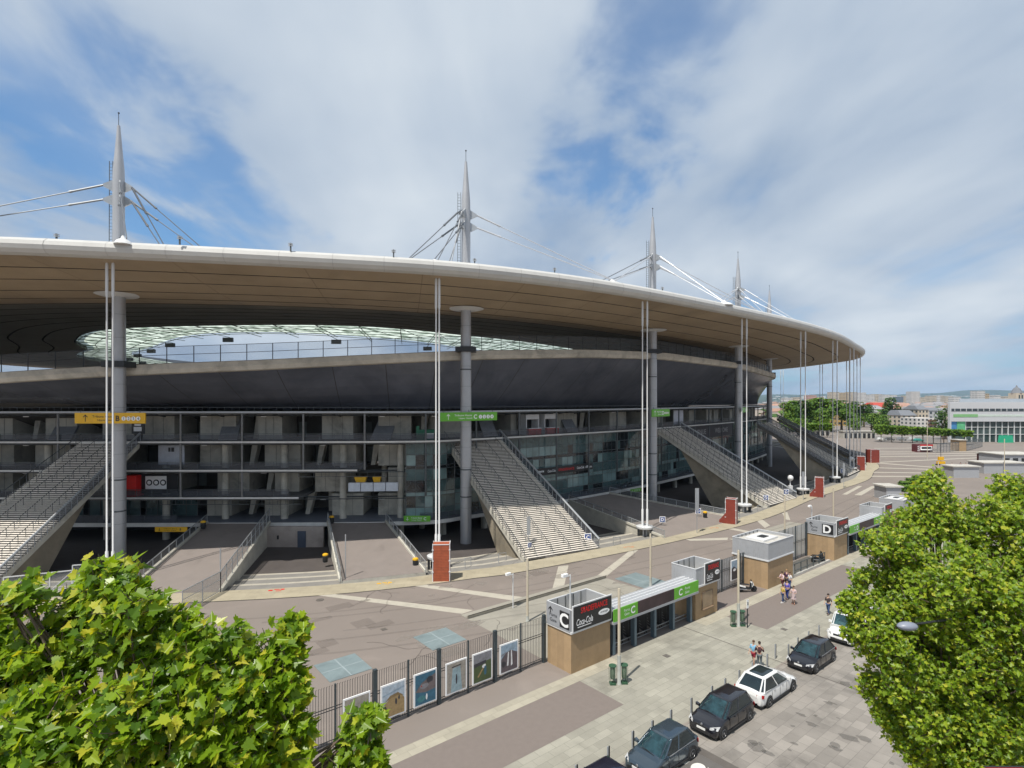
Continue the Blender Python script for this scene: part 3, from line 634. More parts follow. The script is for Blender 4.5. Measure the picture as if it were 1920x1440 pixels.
for (x, y, zt), cs, lb in zip(MP, MC, ML):
    t = thing('mast', 'grey steel '+lb, 'mast', (x, y, 0), group='roof masts'); k = 1.0
    b = MB(); b.lathe((0, 0, 0), [(.76, -1.4), (.76, 12), (.74, 22), (.70, 31), (.62, 33), (.62, 44.5), (.58, 46.0), (.46, 47.4), (.20, 50.6), (.16, zt), (.05, zt)], 20); b.build('shaft', mast_m, t, smooth=True)
    b = MB(); b.bar((0, 0, zt), (0, 0, zt+1.6), .035, 5); b.ball((0, 0, zt+1.5), .12, 6); b.build('lightning_rod', dark_m, t)
    b = MB()
    for sg in (-1, 1): b.bar((sg*.2-.95, 0, 33), (sg*.2-.9, 0, 47), .04, 4)
    for i in range(36): b.bar((-1.15, 0, 33+i*.39), (-.75, 0, 33+i*.39), .025, 4)
    lad = b.build('ladder', mid_m, t)
    b = MB()
    for q_ in range(11): b.lathe((0, 0, 4+q_*2.75), [(.765, -.012), (.765, .012)], 20)
    b.build('weld_seam', mid_m, t); b = MB()
    for zz in (5.5, 9.2, 22.8): b.lathe((0, 0, zz), [(.78, -.09), (.81, 0), (.78, .09)], 20)
    b.build('band', mid_m, t)
    b = MB(); b.lathe((0, 0, 31.05), [(.72, -.22), (1.9, -.12), (2.45, .04), (1.9, .12), (.72, .12)], 24); b.build('cap_disc', white_m, t, smooth=True)
    b = MB(); zl = lz(LIP.spx(960+FPX*x/y)); b.box(-1.35, 1.35, -1.1, 1.1, zl-.35, zl+.35); b.build('lip_bracket', dark_m, t)
    # head brackets and cables
    for (ex, ey) in cs:
        e = rim_pt(ex, ey)-Vector((x, y, 0)); h = Vector((e.x, e.y, 0)).normalized(); cb = MB(); br = MB()
        perp = Vector((-h.y, h.x, 0))*.28
        for dz, dr, dp in ((43.9, 1.05, perp), (42.2, 1.05, -perp)):
            a = h*1.5+Vector((0, 0, dz)); ee = e+dp; dd = (ee-a).normalized()
            cb.bar(a, ee, .062, 6); cb.bar(a, a+dd*3.2, .12, 6); cb.bar(a+dd*3.2, a+dd*3.5, .15, 6)
            br.hexa([h*.5+Vector((0, 0, dz+.75)), h*.5+Vector((0, 0, dz-.65)), a+Vector((0, 0, -.16)), a+Vector((0, 0, .16))], [p+perp*.5 for p in (h*.5+Vector((0, 0, dz+.75)), h*.5+Vector((0, 0, dz-.65)), a+Vector((0, 0, -.16)), a+Vector((0, 0, .16)))])
        cb.build('stay_cable', mat('cable_light', (.50, .51, .53), .4, .2) if ex > 1130 else mat('cable_dark', (.16, .17, .185), .5, .3), t, smooth=True); br.build('head_bracket', steel, t)
        sd_ = MB(); k_ = .55 if ex == 231 else 1; sd_.lathe(tuple(e), [(1.5*k_, -.6), (1.1*k_, -.25), (.4*k_, -.02), (.2*k_, .25)], 12); sd_.build('saddle', white_m, t, smooth=True)
# ------------------------------------------------------------------ paired tie rods at the roof edge
def tie_pair(x, y, sep, dx, dy, base, label):
    t = thing('tie_rod_pair', label, 'pole', (x, y, 0), group='paired tie rods holding down the roof edge')
    for sg in (-1, 1):
        b = MB(); X, Y = sg*sep/2*dx, sg*sep/2*dy
        b.lathe((X, Y, 0), [(.15, .8), (.15, 3.4), (.085, 3.5), (.085, 28.9), (.14, 29.1), (.14, 32.2), (.05, 32.6)], 10); b.build('rod', white_m, t, smooth=True)
    if base:
        b = MB(); b.lathe((0, 0, .0), [(.35, -.6), (.35, .7), (1.15, .75), (1.2, .85), (1.2, 1.05), (.9, 1.1)], 20)
        b.build('base_ring', steel_lt, t, smooth=True); b = MB()
        for i in range(6):
            a = i*math.pi/3+.3; b.box(1.0*math.cos(a)-.12, 1.0*math.cos(a)+.12, 1.0*math.sin(a)-.12, 1.0*math.sin(a)+.12, -.6, .76)
        b.build('anchor_block', dark_m, t)
TP = [(-40.35, 56.2, .62, 'left pair of slim white tie rods rising in front of the left mast'), (-8.42, 63.4, .36, 'slim white tie rods behind the rust pylon left of the middle stairs'), (18.55, 78.2, .66, 'slim white tie rods on a ring base right of the middle stairs'),
      (39.4, 95.0, .82, 'slim white tie rods at the foot of the third stairs'), (58.1, 111.8, .95, 'slim white tie rods beside the third rust pylon'), (74.5, 129.2, 1.0, 'slim white tie rods left of the white globe near the far stairs'),
      (89.4, 147.3, 1.0, 'slim white tie rods close behind the far rust pylon'), (104.3, 168.5, 1.0, 'right-most slim tie rods where the roof edge turns away'), (114, 190, 1.0, 'thin distant tie rods just left of the roof tip'), (117.6, 213, 1.0, 'thin distant tie rods beyond the roof tip'), (121.5, 252, 1.1, 'furthest thin tie rods seen beyond the mast')]
for i, (x, y, sp, lb) in enumerate(TP):
    d = RIM.dir(RIM.s[int(np.argmin(np.hypot(RIM.P[:, 0]-x, RIM.P[:, 1]-y)))]); 
    tie_pair(x, y, sp, 1, 0, i not in (0,), lb)
# small roof-top vents on the rim
for i, (px, py) in enumerate(((106, 441), (337, 445), (545, 458), (738, 470), (890, 486), (1040, 503), (1242, 538))):
    p = rim_pt(px, py+7, 34.3); t = thing('roof_beacon', ['small grey beacon on the roof rim, furthest left', 'small grey beacon on the rim between the left mast and its cables', 'small grey beacon on the rim, third from the left', 'small grey beacon on the rim just before the second mast cables', 'small grey beacon on the rim right of the second mast', 'small grey beacon on the rim under the long right cables', 'small grey beacon on the rim right of the third mast'][i], 'beacon', tuple(p), 0, 'beacons along the roof rim')
    b = MB(); t.scale = (.7, .7, .7); b.box(-.09, .09, -.09, .09, -.5, .75); b.build('stem', mid_m, t); b = MB(); b.box(-.28, .28, -.2, .2, .3, .42); b.box(-.28, .28, -.2, .2, .55, .66); b.build('lamp_plate', steel, t)
# ------------------------------------------------------------------ grounds
asphalt = mat('plaza_asphalt', (.200, .170, .150), .9, var=.09, scale=.07, bump=.15, bscale=9, stain=(.22, .54, -.16))
asph2 = mat('walk_asphalt', (.172, .143, .127), .92, var=.05, scale=3, bump=.2, bscale=30)
cream = mat('cream_stone', (.37, .325, .235), .85, var=.10, scale=.8, brick=(2.4, 1.2, .02, .75), c2=.9, stain=(.5, .56, .16))
stripe_m = mat('pale_stripe', (.40, .37, .31), .85, var=.08, scale=1.4, stain=(.9, .55, .18))
slabs = mat('walk_slabs', (.31, .295, .245), .88, var=.12, scale=.5, brick=(1.15, .52, .012, .62), c2=.80, stain=(.28, .53, .28))
slabs_w = mat('light_slabs', (.36, .33, .26), .88, var=.1, scale=.8, brick=(1.1, .5, .012, .7), c2=.86, stain=(.6, .55, .15))
roadsl = mat('road_pavers', (.275, .25, .222), .9, var=.14, scale=.4, brick=(.95, .62, .014, .6), c2=.74, stain=(.30, .52, .40), rot=(0, 0, 0))
concpad = mat('concrete_pad', (.28, .262, .222), .88, var=.1, scale=.5, stain=(.3, .54, .22))
basin_m = mat('basin_paving', (.075, .064, .060), .9, var=.15, scale=.4)
glassy = mat('pavement_glass_panel', (.20, .25, .26), .35, var=.12, scale=.5, stain=(.5, .5, .25))
grass_far = mat('far_ground', (.10, .11, .085), .95, var=.35, scale=.01)
OUT = Path([(-45, 49.6), (-26.8, 51.8), (-17.9, 53.4), (-10.2, 55.8), (-3.9, 58.5), (1.4, 60.9), (19.7, 72.5), (39.2, 87.5), (57.2, 106.1), (69.3, 117.7), (84, 132), (95, 147), (103, 157), (111, 172), (119, 195), (123, 220), (121, 258), (104, 322), (54, 380), (-20, 406), (-98, 396), (-160, 348), (-196, 276), (-206, 200), (-192, 130), (-158, 82), (-118, 57), (-85, 49.5), (-62, 48.6)], True)
NO = 360
def orow(off, z): return [tuple(OUT.at(OUT.L*i/NO, off, z)) for i in range(NO)]
mb = MB(); A = orow(0, 0)
for r0_, r1_ in ((None, 400), (400, 2500), (2500, 26000)):
    P0 = A if r0_ is None else Bx; Bx = []
    for p in A:
        d = Vector((p[0]-CT.x, p[1]-CT.y)).normalized(); Bx.append((CT.x+d.x*r1_, CT.y+d.y*r1_, 0))
    mb.strip(P0, Bx, True)
props(mb.build('ground', asphalt), kind='structure')
mb = MB(); mb.strip(orow(0, .03), orow(2.9, .03), True); mb.strip(orow(0, .0), orow(0, .03), True); props(mb.build('stone_band', cream), kind='structure')
mb = MB(); mb.strip(orow(-.16, .006), orow(-.0, .006), True); props(mb.build('gutter', mat('gutter_dark', (.05, .045, .04), .9)), kind='structure')
mb = MB(); mb2 = MB(); prev = 2.9; z = .03
for i in range(3):
    o2 = prev+2.7; z2 = z-.30; mb.strip(orow(prev, z), orow(prev, z2), True); mb.strip(orow(prev, z2), orow(o2, z2), True)
    mb2.strip(orow(prev+.02, z2+.008), orow(prev+.35, z2+.008), True); mb2.strip(orow(o2-.5, z2+.008), orow(o2, z2+.008), True); prev, z = o2, z2
props(mb.build('steps', mat('step_grey', (.21, .20, .185), .85, var=.14, scale=.6)), kind='structure'); props(mb2.build('step_nosing', stripe_m), kind='structure')
mb = MB(); mb.strip(orow(prev, z), [(CT.x, CT.y, z)]*NO, True); props(mb.build('basin_floor', basin_m), kind='structure')
BZ = z
def loc_sheet(name, m, rects, z, kind='structure'):
    b = MB()
    for r in rects:
        if len(r) == 4: a0, a1, b0, b1 = r; b.poly((a0, b0, z), (a1, b0, z), (a1, b1, z), (a0, b1, z))
    o = b.build(name, m); o.location = (UO[0], UO[1], 0); o.rotation_euler = (0, 0, AN); return props(o, kind=kind)
loc_sheet('pavement', slabs, [(-60, 90, -8.2, 0)], .004)
loc_sheet('road', roadsl, [(-60, 90, -34, -8.36)], .002)
loc_sheet('kerb_strip', mat('kerb_pink', (.27, .235, .205), .85, var=.12, scale=1, brick=(1, .3, .02, .6)), [(-60, 90, -8.36, -8.2)], .01)
loc_sheet('asphalt_patch', asph2, [(-60, -.2, -4.7, -1.0), (17.6, 41.8, -4.7, -1.2), (47, 70, -4.7, -1.2)], .010)
loc_sheet('pale_border', slabs_w, [(-60, 4, -1.0, 0), (14.5, 70, -1.2, 0)], .009)
loc_sheet('parking_bay', mat('bay_asphalt', (.11, .102, .095), .92, var=.1, scale=2), [(-30, -.85, -12.6, -8.36)], .008)
loc_sheet('drain_line', mat('drain_dark', (.10, .088, .078), .9), [(-.85, -.3, -34, -8.36), (12.75, 12.83, -34, 0)], .012)
loc_sheet('concrete_pad', concpad, [(0, 17.5, 2.6, 12.4), (42.8, 60.2, 3.0, 13)], .006)
loc_sheet('court_paving', asph2, [(18.1, 27.0, 0, 2.6)], .006)
b = MB(FM); b.box(0, 17.5, 12.35, 12.5, 0, .22); b.box(0, 17.5, 12.5, 13.4, 0, .06); o = solo(b, 'kerb_wall', concpad, 'low pale kerb wall with a black rail along the concrete pad', 'wall'); 
m = MB(FM); m.bar((0, 12.3, .28), (17.5, 12.3, .28), .03, 4); m.build('rail', black_m, o, world=True)
# white marks in the parking bay
b = MB()
for a_, b_, r_ in ((-1.9, -10.9, .42), (-1.7, -12.0, .46), (-2.6, -11.5, .38), (-3.2, -12.3, .4)):
    n = 16; b.poly(*[(a_+r_*math.cos(2*math.pi*i/n), b_+r_*.8*math.sin(2*math.pi*i/n), .016) for i in range(n)])
for i in range(4): b.poly((-2.2-i*.9, -10.35, .016), (-1.75-i*.9, -10.35, .016), (-1.75-i*.9, -10.2, .016), (-2.2-i*.9, -10.2, .016))
b.poly((-2.2, -11.5, .016), (-1.5, -11.2, .016), (-1.5, -11.4, .016), (-2.2, -11.75, .016))
o = b.build('road_marking', mat('road_paint', (.62, .61, .56), .8, var=.15, scale=4)); o.location = (UO[0], UO[1], 0); o.rotation_euler = (0, 0, AN); props(o, kind='structure')
# translucent pavement panels
for i, (a0, a1, b0, b1, lb) in enumerate(((-13.1, -10.1, 9.2, 12.2, 'left of the three, with one lifted tile'), (-5.4, -2.4, 9.0, 12.0, 'middle of the three, behind the poster fence'), (18, 21.4, 7.6, 11.6, 'right of the three, just behind the C gate canopy'))):
    b = MB(FM); b.box(a0, a1, b0, b1, .0, .03); t = solo(b, 'pavement_skylight', glassy, 'grey-blue glass panel in the plaza, '+lb, 'skylight', 'glass panels in the plaza')
    b = MB(FM); b.box(a0+1.45, a0+1.53, b0, b1, .03, .036); b.box(a0, a1, b0+1.46, b0+1.54, .031, .037); b.build('joint', mat('joint_pale', (.28, .33, .34), .6), t, world=True)
# painted stripes
def pxpoly(b, pts, z): b.poly(*[(*g(x, y), z) for x, y in pts])
b = MB()
for q in ([(778, 1099), (797, 1096), (984, 1120), (961, 1126)], [(592, 1116), (627, 1114), (887, 1144), (866, 1151)], [(1047, 1062), (1066, 1060), (1058, 1098), (1036, 1103)], [(1179, 1034), (1197, 1031), (1134, 1083), (1115, 1083)],
          [(1286, 1011), (1365, 1008), (1364, 1012.5), (1294, 1014)], [(1366, 992), (1375, 990.5), (1405, 996), (1401, 999)], [(1419, 976.5), (1430, 974.5), (1444, 985), (1434, 990)], [(1466.5, 962), (1476, 960), (1482, 975.5), (1473, 974)],
          [(1579, 927), (1588, 927.5), (1617, 911.5), (1609, 911)], [(1602, 928), (1615, 929), (1643, 912), (1634, 911.5)], [(1637, 929), (1650, 930), (1672, 912), (1662, 911.5)],
          [(1365, 1009), (1375, 1012), (1402, 1022), (1396, 1016)]): pxpoly(b, q, .007)
for (x0, y0, x1, y1, h) in ((1632, 893, 1740, 893.5, 1.6), (1637, 885.5, 1745, 887, 1.3), (1641, 877, 1745, 880, 1.2), (1643, 868, 1748, 876, 1.2), (1645, 867, 1852, 857.5, 1.1), (1640, 856.5, 1852, 853.5, .9), (1638, 851.5, 1852, 850, .8), (1636, 847.5, 1850, 846.5, .7), (1640, 840.5, 1740, 840, .6)):
    pxpoly(b, [(x0, y0-h/2), (x1, y1-h/2), (x1, y1+h/2), (x0, y0+h/2)], .007)
props(b.build('painted_stripes', stripe_m), kind='structure')
# ------------------------------------------------------------------ great staircases
def staircase(L0, R0, L1, R1, label, z0=.0, z1=13.0, n=72, wedge=(.33, .62), rails=(.14, .36, .60, .82), side='R', dim=False):
    L0, R0, L1, R1 = [Vector(p) for p in (L0, R0, L1, R1)]; c0 = (L0+R0)/2
    t = thing('great_staircase', label, 'staircase', (c0.x, c0.y, 0), group='great outside staircases')
    def P(u, v, dz=0.):     # u up the flight, v across
        a = L0.lerp(L1, u); b = R0.lerp(R1, u); p = a.lerp(b, v); return Vector((p.x, p.y, z0+(z1-z0)*u+dz))
    tb = MB(); e = .0; du = 1/n; dv = .0
    for i in range(n):
        u0, u1 = i*du, (i+.80)*du; land = any(abs(u0-k) < du*1.6 for k in (.33, .66)); zz = z0+(z1-z0)*(i+1)*du
        a = [P(u0, 0), P(u0, 1), P(u1, 1), P(u1, 0)]
        tb.hexa([(p.x, p.y, zz-.07) for p in a], [(p.x, p.y, zz) for p in a])
    tb.build('tread', tread, t, world=True)
    # two-level underside: shallow slab close under the treads, deeper stringers on both sides
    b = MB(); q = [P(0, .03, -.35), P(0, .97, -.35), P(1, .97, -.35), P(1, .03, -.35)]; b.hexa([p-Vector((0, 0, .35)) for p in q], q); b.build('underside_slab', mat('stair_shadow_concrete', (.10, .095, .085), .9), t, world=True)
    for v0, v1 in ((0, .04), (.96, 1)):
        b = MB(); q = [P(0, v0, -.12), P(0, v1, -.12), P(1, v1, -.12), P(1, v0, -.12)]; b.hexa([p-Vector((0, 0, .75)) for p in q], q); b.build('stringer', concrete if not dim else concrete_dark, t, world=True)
    # concrete wedge under the lower flight
    b = MB(); w0, w1 = wedge
    for v in (.05, .95): pass
    def sec(v): return [P(.0, v)-Vector((0, 0, z0-BZ)) if False else Vector((*P(.015, v).xy, BZ)), Vector((*P(w0, v).xy, BZ)), P(w1, v, -.9), P(.015, v, -.55)]
    b.hexa(sec(.045), sec(.955)); b.build('support_wedge', brownc, t, world=True)
    # handrails: long rails with raking posts
    for v in rails:
        b = MB(); segs = ((.02, .32), (.35, .65), (.68, .98))
        for u0, u1 in segs:
            b.bar(P(u0, v, 1.0), P(u1, v, 1.0), .035, 5)
            k = 7
            for i in range(k+1):
                u = u0+(u1-u0)*i/k; b.bar(P(u, v, 0), P(u, v, 1.0), .03, 4)
            b.bar(P(u0, v, 1.0), P(max(0, u0-.02), v, .55), .03, 4)
        b.build('handrail', mid_m, t, world=True)
    for v, hh in ((-.01, 1.05), (1.01, 1.15)):
        b = MB(); b.bar(P(0, v, hh), P(1, v, hh), .13 if v > .5 else .05, 6)
        k = 26
        for i in range(k+1): b.bar(P(i/k, v, -.3), P(i/k, v, hh), .035, 4)
        o = b.build('side_rail', steel if v > .5 and not dim else mid_m, t, world=True)
        if v > .5 or dim:
            b = MB(); b.poly(P(0, v, -.05), P(1, v, -.05), P(1, v, hh-.1), P(0, v, hh-.1)); b.build('side_panel', railglass, o); o2 = scene.objects[-1] if False else None
            ch = o.children[0]; I = W(t).inverted(); ch.data.transform(I)
    return t
staircase((-62, 55.5), (-51.8, 55.6), (-58.2, 75.8), (-50.4, 75.8), 'great pale staircase at the left edge, climbing under the yellow B sign', side='L')
staircase((1.55, 65.2), (10.9, 70.4), (-9.9, 82.6), (-2.0, 85.0), 'great pale staircase in the middle, climbing under the green C sign')
staircase((45.0, 98.4), (54.0, 106.4), (28.0, 107.2), (34.4, 114.2), 'great staircase seen from its side over a brown concrete wedge, behind the second rust pylon', wedge=(.5, .8))
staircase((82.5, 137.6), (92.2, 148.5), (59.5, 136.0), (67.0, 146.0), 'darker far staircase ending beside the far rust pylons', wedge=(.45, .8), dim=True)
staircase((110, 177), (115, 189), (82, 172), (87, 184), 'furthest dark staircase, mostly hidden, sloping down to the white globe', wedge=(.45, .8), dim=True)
# ------------------------------------------------------------------ ramps
def meshfence(t, P, Q, h, step=2.0, name='side_fence', tall=False, m=steel):
    b = MB(); P = Vector(P); Q = Vector(Q); n = max(1, int((Q-P).length/step)); up = Vector((0, 0, h))
    for i in range(n+1):
        p = P.lerp(Q, i/n); b.bar(p, p+up, .045, 4)
    b.bar(P+up, Q+up, .055, 5); b.bar(P+up*.08, Q+up*.08, .035, 4)
    if tall: b.bar(P+up*.62, Q+up*.62, .03, 4)
    o = b.build(name, m, t, world=True)
    b = MB(); I = W(t).inverted(); b.add([I @ p for p in (P+up*.08, Q+up*.08, Q+up, P+up)], [(0, 1, 2, 3)]); b.build('mesh_panel', wire, o); return o
def ramp(B0, B1, T1, T0, zt, label, fl, fr, bend=.0):
    c = (Vector((*B0, 0))+Vector((*B1, 0)))/2; t = thing('access_ramp', label, 'ramp', tuple(c), group='paved ramps up to the deck')
    b = MB(); lo = BZ-.05
    top = [(*B0, .035), (*B1, .035), (*T1, zt), (*T0, zt)]; b.hexa([(x, y, lo) for x, y, z in top], top); b.build('ramp_body', concrete, t, world=True)
    b = MB(); b.poly(*[(x, y, z+.012) for x, y, z in top]); b.build('ramp_paving', mat('ramp_paving', (.215, .185, .168), .9, var=.06, scale=.6, stain=(.35, .55, .12)), t, world=True)
    for sgn, (p, q), spec in ((0, (B0, T0), fl), (1, (B1, T1), fr)):
        if not spec: continue
        h, tall, kind = spec; d = (Vector((*q, 0))-Vector((*p, 0))); 
        P, Q = Vector((*p, .0)), Vector((*q, zt))
        meshfence(t, P, Q, h, 1.9, 'side_fence', tall)
        b = MB(); w = Vector((.16, 0, 0)); b.hexa([P-w, P+w, Q+w, Q-w], [x+Vector((0, 0, .28)) for x in (P-w, P+w, Q+w, Q-w)]); b.build('side_kerb', concrete, t, world=True)
    return t
r1 = ramp((-37, 53.4), (-28.2, 54.2), (-32.8, 75.8), (-41.2, 75.7), 2.0, 'broad paved ramp on the left, partly behind the near tree', (1.2, 0, 0), (2.0, 1, 0))
meshfence(r1, (-28.2, 54.2, 0), (-28.6, 48.6, 0), 2.0, 1.9, 'plaza_fence', True)
r2 = ramp((-17.6, 57.4), (-9.3, 60.4), (-17.2, 76.4), (-25.0, 76.0), 2.0, 'paved ramp between the sunken court and the rust pylon', (1.35, 0, 0), (1.2, 0, 0))
r3 = ramp((20.6, 75.6), (35.6, 87.6), (17.4, 99.6), (9.4, 92.4), 2.0, 'paved ramp behind the tall poles and the second rust pylon', (1.0, 0, 0), (1.15, 0, 0))
# sunken court between the ramps
t = thing('court_wall', 'stained concrete wall with a dark blue door in the sunken court', 'wall', (-28, 74.6, BZ)); b = MB(); b.box(-33, -25, 74.2, 74.6, BZ, 1.85); b.build('wall_face', mat('court_concrete', (.36, .31, .28), .85, var=.15, scale=.8, stain=(.5, .55, .3)), t, world=True)
b = MB(); b.box(-28.4, -27.3, 74.12, 74.2, BZ, BZ+2.15); b.build('door', mat('door_blue', (.06, .075, .11), .5), t, world=True)
b = MB(); b.box(-31.1, -30.9, 74.1, 74.2, .2, .7); b.build('wall_lamp', dark_m, t, world=True)
# ------------------------------------------------------------------ rust pylons
rust = mat('rust_red_planks', (.36, .085, .035), .7, var=.18, scale=2.0, brick=(9, .16, .012, .35), c2=.88, rot=(rad(90), 0, 0))
rust2 = mat('rust_red_plain', (.22, .036, .022), .6, var=.15, scale=1.2)
def pylon(x, y, rz, w, d, h, boot, m, label):
    t = thing('rust_pylon', label, 'pylon', (x, y, .02), rz, 'rust-red pylons along the stone band')
    b = MB()
    if boot: pr = [(-w/2, 0), (w/2, 0), (w/2, h), (-w/2, h), (-w/2, h*.42), (-w/2-.9, h*.12), (-w/2-.9, 0)]
    else: pr = [(-w/2, 0), (w/2, 0), (w/2, h), (-w/2, h)]
    b.hexa([(a, -d/2, z) for a, z in pr], [(a, d/2, z) for a, z in pr]); b.build('pylon_body', m, t)
    b = MB()
    for a in (-w/2, w/2):
        b.bar((a, -d/2, 0 if not boot or a > 0 else h*.42), (a, -d/2, h+.12), .05, 4); b.bar((a, d/2, .0), (a, d/2, h+.12), .05, 4)
        for k in range(3): b.box(a-.09, a+.09, -d/2-.07, -d/2+.02, h*(.25+.3*k), h*(.25+.3*k)+.09)
    b.bar((-w/2, -d/2, h+.02), (w/2, -d/2, h+.02), .05, 4); b.bar((w/2, -d/2, h+.02), (w/2, d/2, h+.02), .05, 4); b.bar((-w/2, d/2, h+.02), (w/2, d/2, h+.02), .04, 4)
    b.build('edge_trim', steel_lt, t); return t
pylon(-7.3, 58.0, rad(4), 1.72, 1.3, 3.75, False, rust, 'orange-red plank pylon nearest the camera, at the foot of the middle ramp')
pylon(33.2, 84.7, rad(-32), 1.5, 1.3, 3.75, True, rust2, 'dark red boot-shaped pylon beside the third staircase')
pylon(59.4, 108.2, rad(-30), 1.5, 1.3, 3.75, True, rust2, 'dark red boot-shaped pylon by the white globe lamp')
pylon(93.3, 150, rad(-20), 1.9, 1.5, 3.7, True, rust2, 'small far boot-shaped pylon in front of another')
pylon(108.5, 168.5, rad(10), 3.0, 2, 3.9, False, rust2, 'furthest rust pylon, a plain box behind the boot-shaped one')
# ------------------------------------------------------------------ lamp posts, thin posts, globes
beige = mat('lamp_beige', (.50, .44, .34), .5, var=.08, scale=3)
def lamp(x, y, h, label, base=1.9, r=.10):
    t = thing('lamp_post', label, 'lamp post', (x, y, 0), group='plain beige lamp posts'); b = MB(); b.lathe((0, 0, 0), [(r, base), (r*.95, h-.1), (r*.8, h)], 12); b.build('pole', beige, t, smooth=True)
    b = MB(); b.lathe((0, 0, 0), [(r*1.7, 0), (r*1.7, .05), (r*1.3, .1), (r*1.3, base)], 12); b.build('pole_base', mat('lamp_base_grey', (.40, .41, .38), .5, .1), t, smooth=True); return t
def bins(t, side):
    for k, (dx, dy) in enumerate(((-.42, 0), (.36, .12))):
        w = W(t) @ Vector((dx, dy, 0)); q = thing('litter_bin', 'green bag bin %s of the lamp post %s' % (('left', 'right')[k], side), 'bin', tuple(w), group='green bag bins on lamp posts')
        gm = mat('bin_green', (.03, .085, .045), .6, var=.2, scale=9); gt = mat('bin_bag_green', (.14, .20, .14), .45, var=.35, scale=12, alpha=.8)
        b = MB(); b.lathe((0, 0, 0), [(.12, .35), (.17, .42), (.18, .9), (.17, 1.12)], 12); b.build('bag', gt, q, smooth=True)
        b = MB(); b.lathe((0, 0, 0), [(.24, 1.17), (.26, 1.2), (.24, 1.25)], 12)
        for a in range(6): b.bar((.22*math.cos(a), .22*math.sin(a), .1), (.24*math.cos(a), .24*math.sin(a), 1.2), .015, 4)
        b.build('hoop', gm, q); b = MB(); b.box(-.2, .2, -.2, .2, 0, .1); b.build('foot', gm, q)
l1 = lamp(7.0, 36.6, 6.25, 'beige lamp post between the C kiosk and the parked cars, green bins at its foot', 1.9, .095); bins(l1, 'nearest the camera')
l2 = lamp(18.6, 46.0, 6.25, 'beige lamp post right of the second kiosk, with a green bin and a small sign', 1.9, .095); bins(l2, 'by the small white sign')
lamp(1.3, 47.0, 5.3, 'beige lamp post on the concrete pad behind the poster fence', .5); lamp(13.8, 55.8, 5.3, 'beige lamp post rising behind the C gate canopy', .9)
lamp(37.7, 77.4, 5.4, 'beige lamp post behind the plain grey kiosk', .3); lamp(48.5, 84.5, 5.4, 'beige lamp post behind the D kiosk', .3); lamp(90.2, 118.5, 5.6, 'far lamp post standing on the open plaza left of the near tree', .4)
lamp(124, 141, 9, 'tall thin lamp post on the far plaza', .4)
lamp(52.5, 72.6, 6.2, 'lamp post in front of the D gate canopy', 1.2, .13)
lamp(132, 178, 12, 'lamp post by the far red drinks hut', .4); lamp(141, 150, 9, 'lamp post near the far right fences', .4)
def postsign(x, y, z0, h, label, w=.3):
    t = thing('thin_post', label, 'post', (x, y, z0), group='thin grey posts by the ramps'); b = MB(); b.bar((0, 0, 0), (0, 0, h*.5), .05, 6); b.build('pole', steel, t); b = MB(); w *= .62; b.box(-w/2, w/2, -.05, .05, h*.5, h); b.build('lamp_head', steel, t); return t
postsign(-28.9, 55.5, .6, 3.3, 'thin grey post standing on the left ramp', .16); postsign(-17.3, 58.2, .05, 4.6, 'thin grey post at the left foot of the middle ramp', .16)
postsign(25.9, 78.4, .1, 6.2, 'grey post with a broad head on the right ramp', .85); postsign(2.0, 67.4, .2, 4.4, 'grey post with a broad head at the foot of the middle staircase', .7)
postsign(54.5, 104.8, .1, 5.2, 'grey post with a broad head at the foot of the third staircase', .7); postsign(70.5, 119, .1, 5.2, 'grey post with a broad head between the globe lamp and the rust pylon', .6)
for (x, y, z, r, lb) in ((54.8, 110.3, 3.35, .58, 'white globe lamp beside the third rust pylon'), (90.5, 149.5, 3.1, .62, 'white globe lamp at the foot of the far staircase')):
    t = thing('globe_lamp', lb, 'lamp', (x, y, 0), group='white globe lamps'); b = MB(); b.ball((0, 0, z), r, 16); b.build('globe', white_m, t, smooth=True); b = MB(); b.bar((0, 0, 0), (0, 0, z-r+.05), .12, 8); b.box(-.35, .35, -.3, .3, .6, 1.9); b.build('pole', steel_lt, t)
def letter_sign(px, py, z, L, label, s=.95, rz=-20, tilt=0):
    X, Y = g(px, py, z); t = thing('letter_sign', label, 'sign', (X, Y, z), rad(rz), 'small blue and white letter signs'); b = MB(); b.box(-s/2, s/2, -.03, .03, -s/2, s/2); b.build('panel', signw, t)
    b = MB(); b.box(-s*.4, s*.4, -.045, -.03, -s*.4, s*.4); b.build('field', blue_m, t); text(L, s*.52, signw, t, TM(-.055), bold=.03); b = MB(); b.bar((0, .03, -s/2), (0, .05, -z), .03, 5); b.build('post', steel, t)
    t.rotation_euler = (0, rad(tilt), rad(rz)); return t
letter_sign(1102, 1007, 1.2, 'C', 'tilted blue C sign at the lower right of the middle staircase', .95, 10, 0)
letter_sign(1242, 974, 1.3, 'D', 'blue D sign on the near rail of the right ramp', .85, 0); letter_sign(1309, 958, 1.3, 'D', 'blue D sign on the far rail of the right ramp', .85, 0)
letter_sign(1436, 933, 1.3, 'D', 'blue D sign left at the foot of the third staircase', .95, 0); letter_sign(1474, 922, 1.4, 'D', 'blue D sign right at the foot of the third staircase', 1.0, 0)
letter_sign(1580, 883, 1.5, 'C', 'small sign with a round letter at the far staircase foot', 1.1, 0); letter_sign(993, 1022, 1.4, 'C', 'small blue sign on the post at the lower left of the middle staircase', .6, 40)
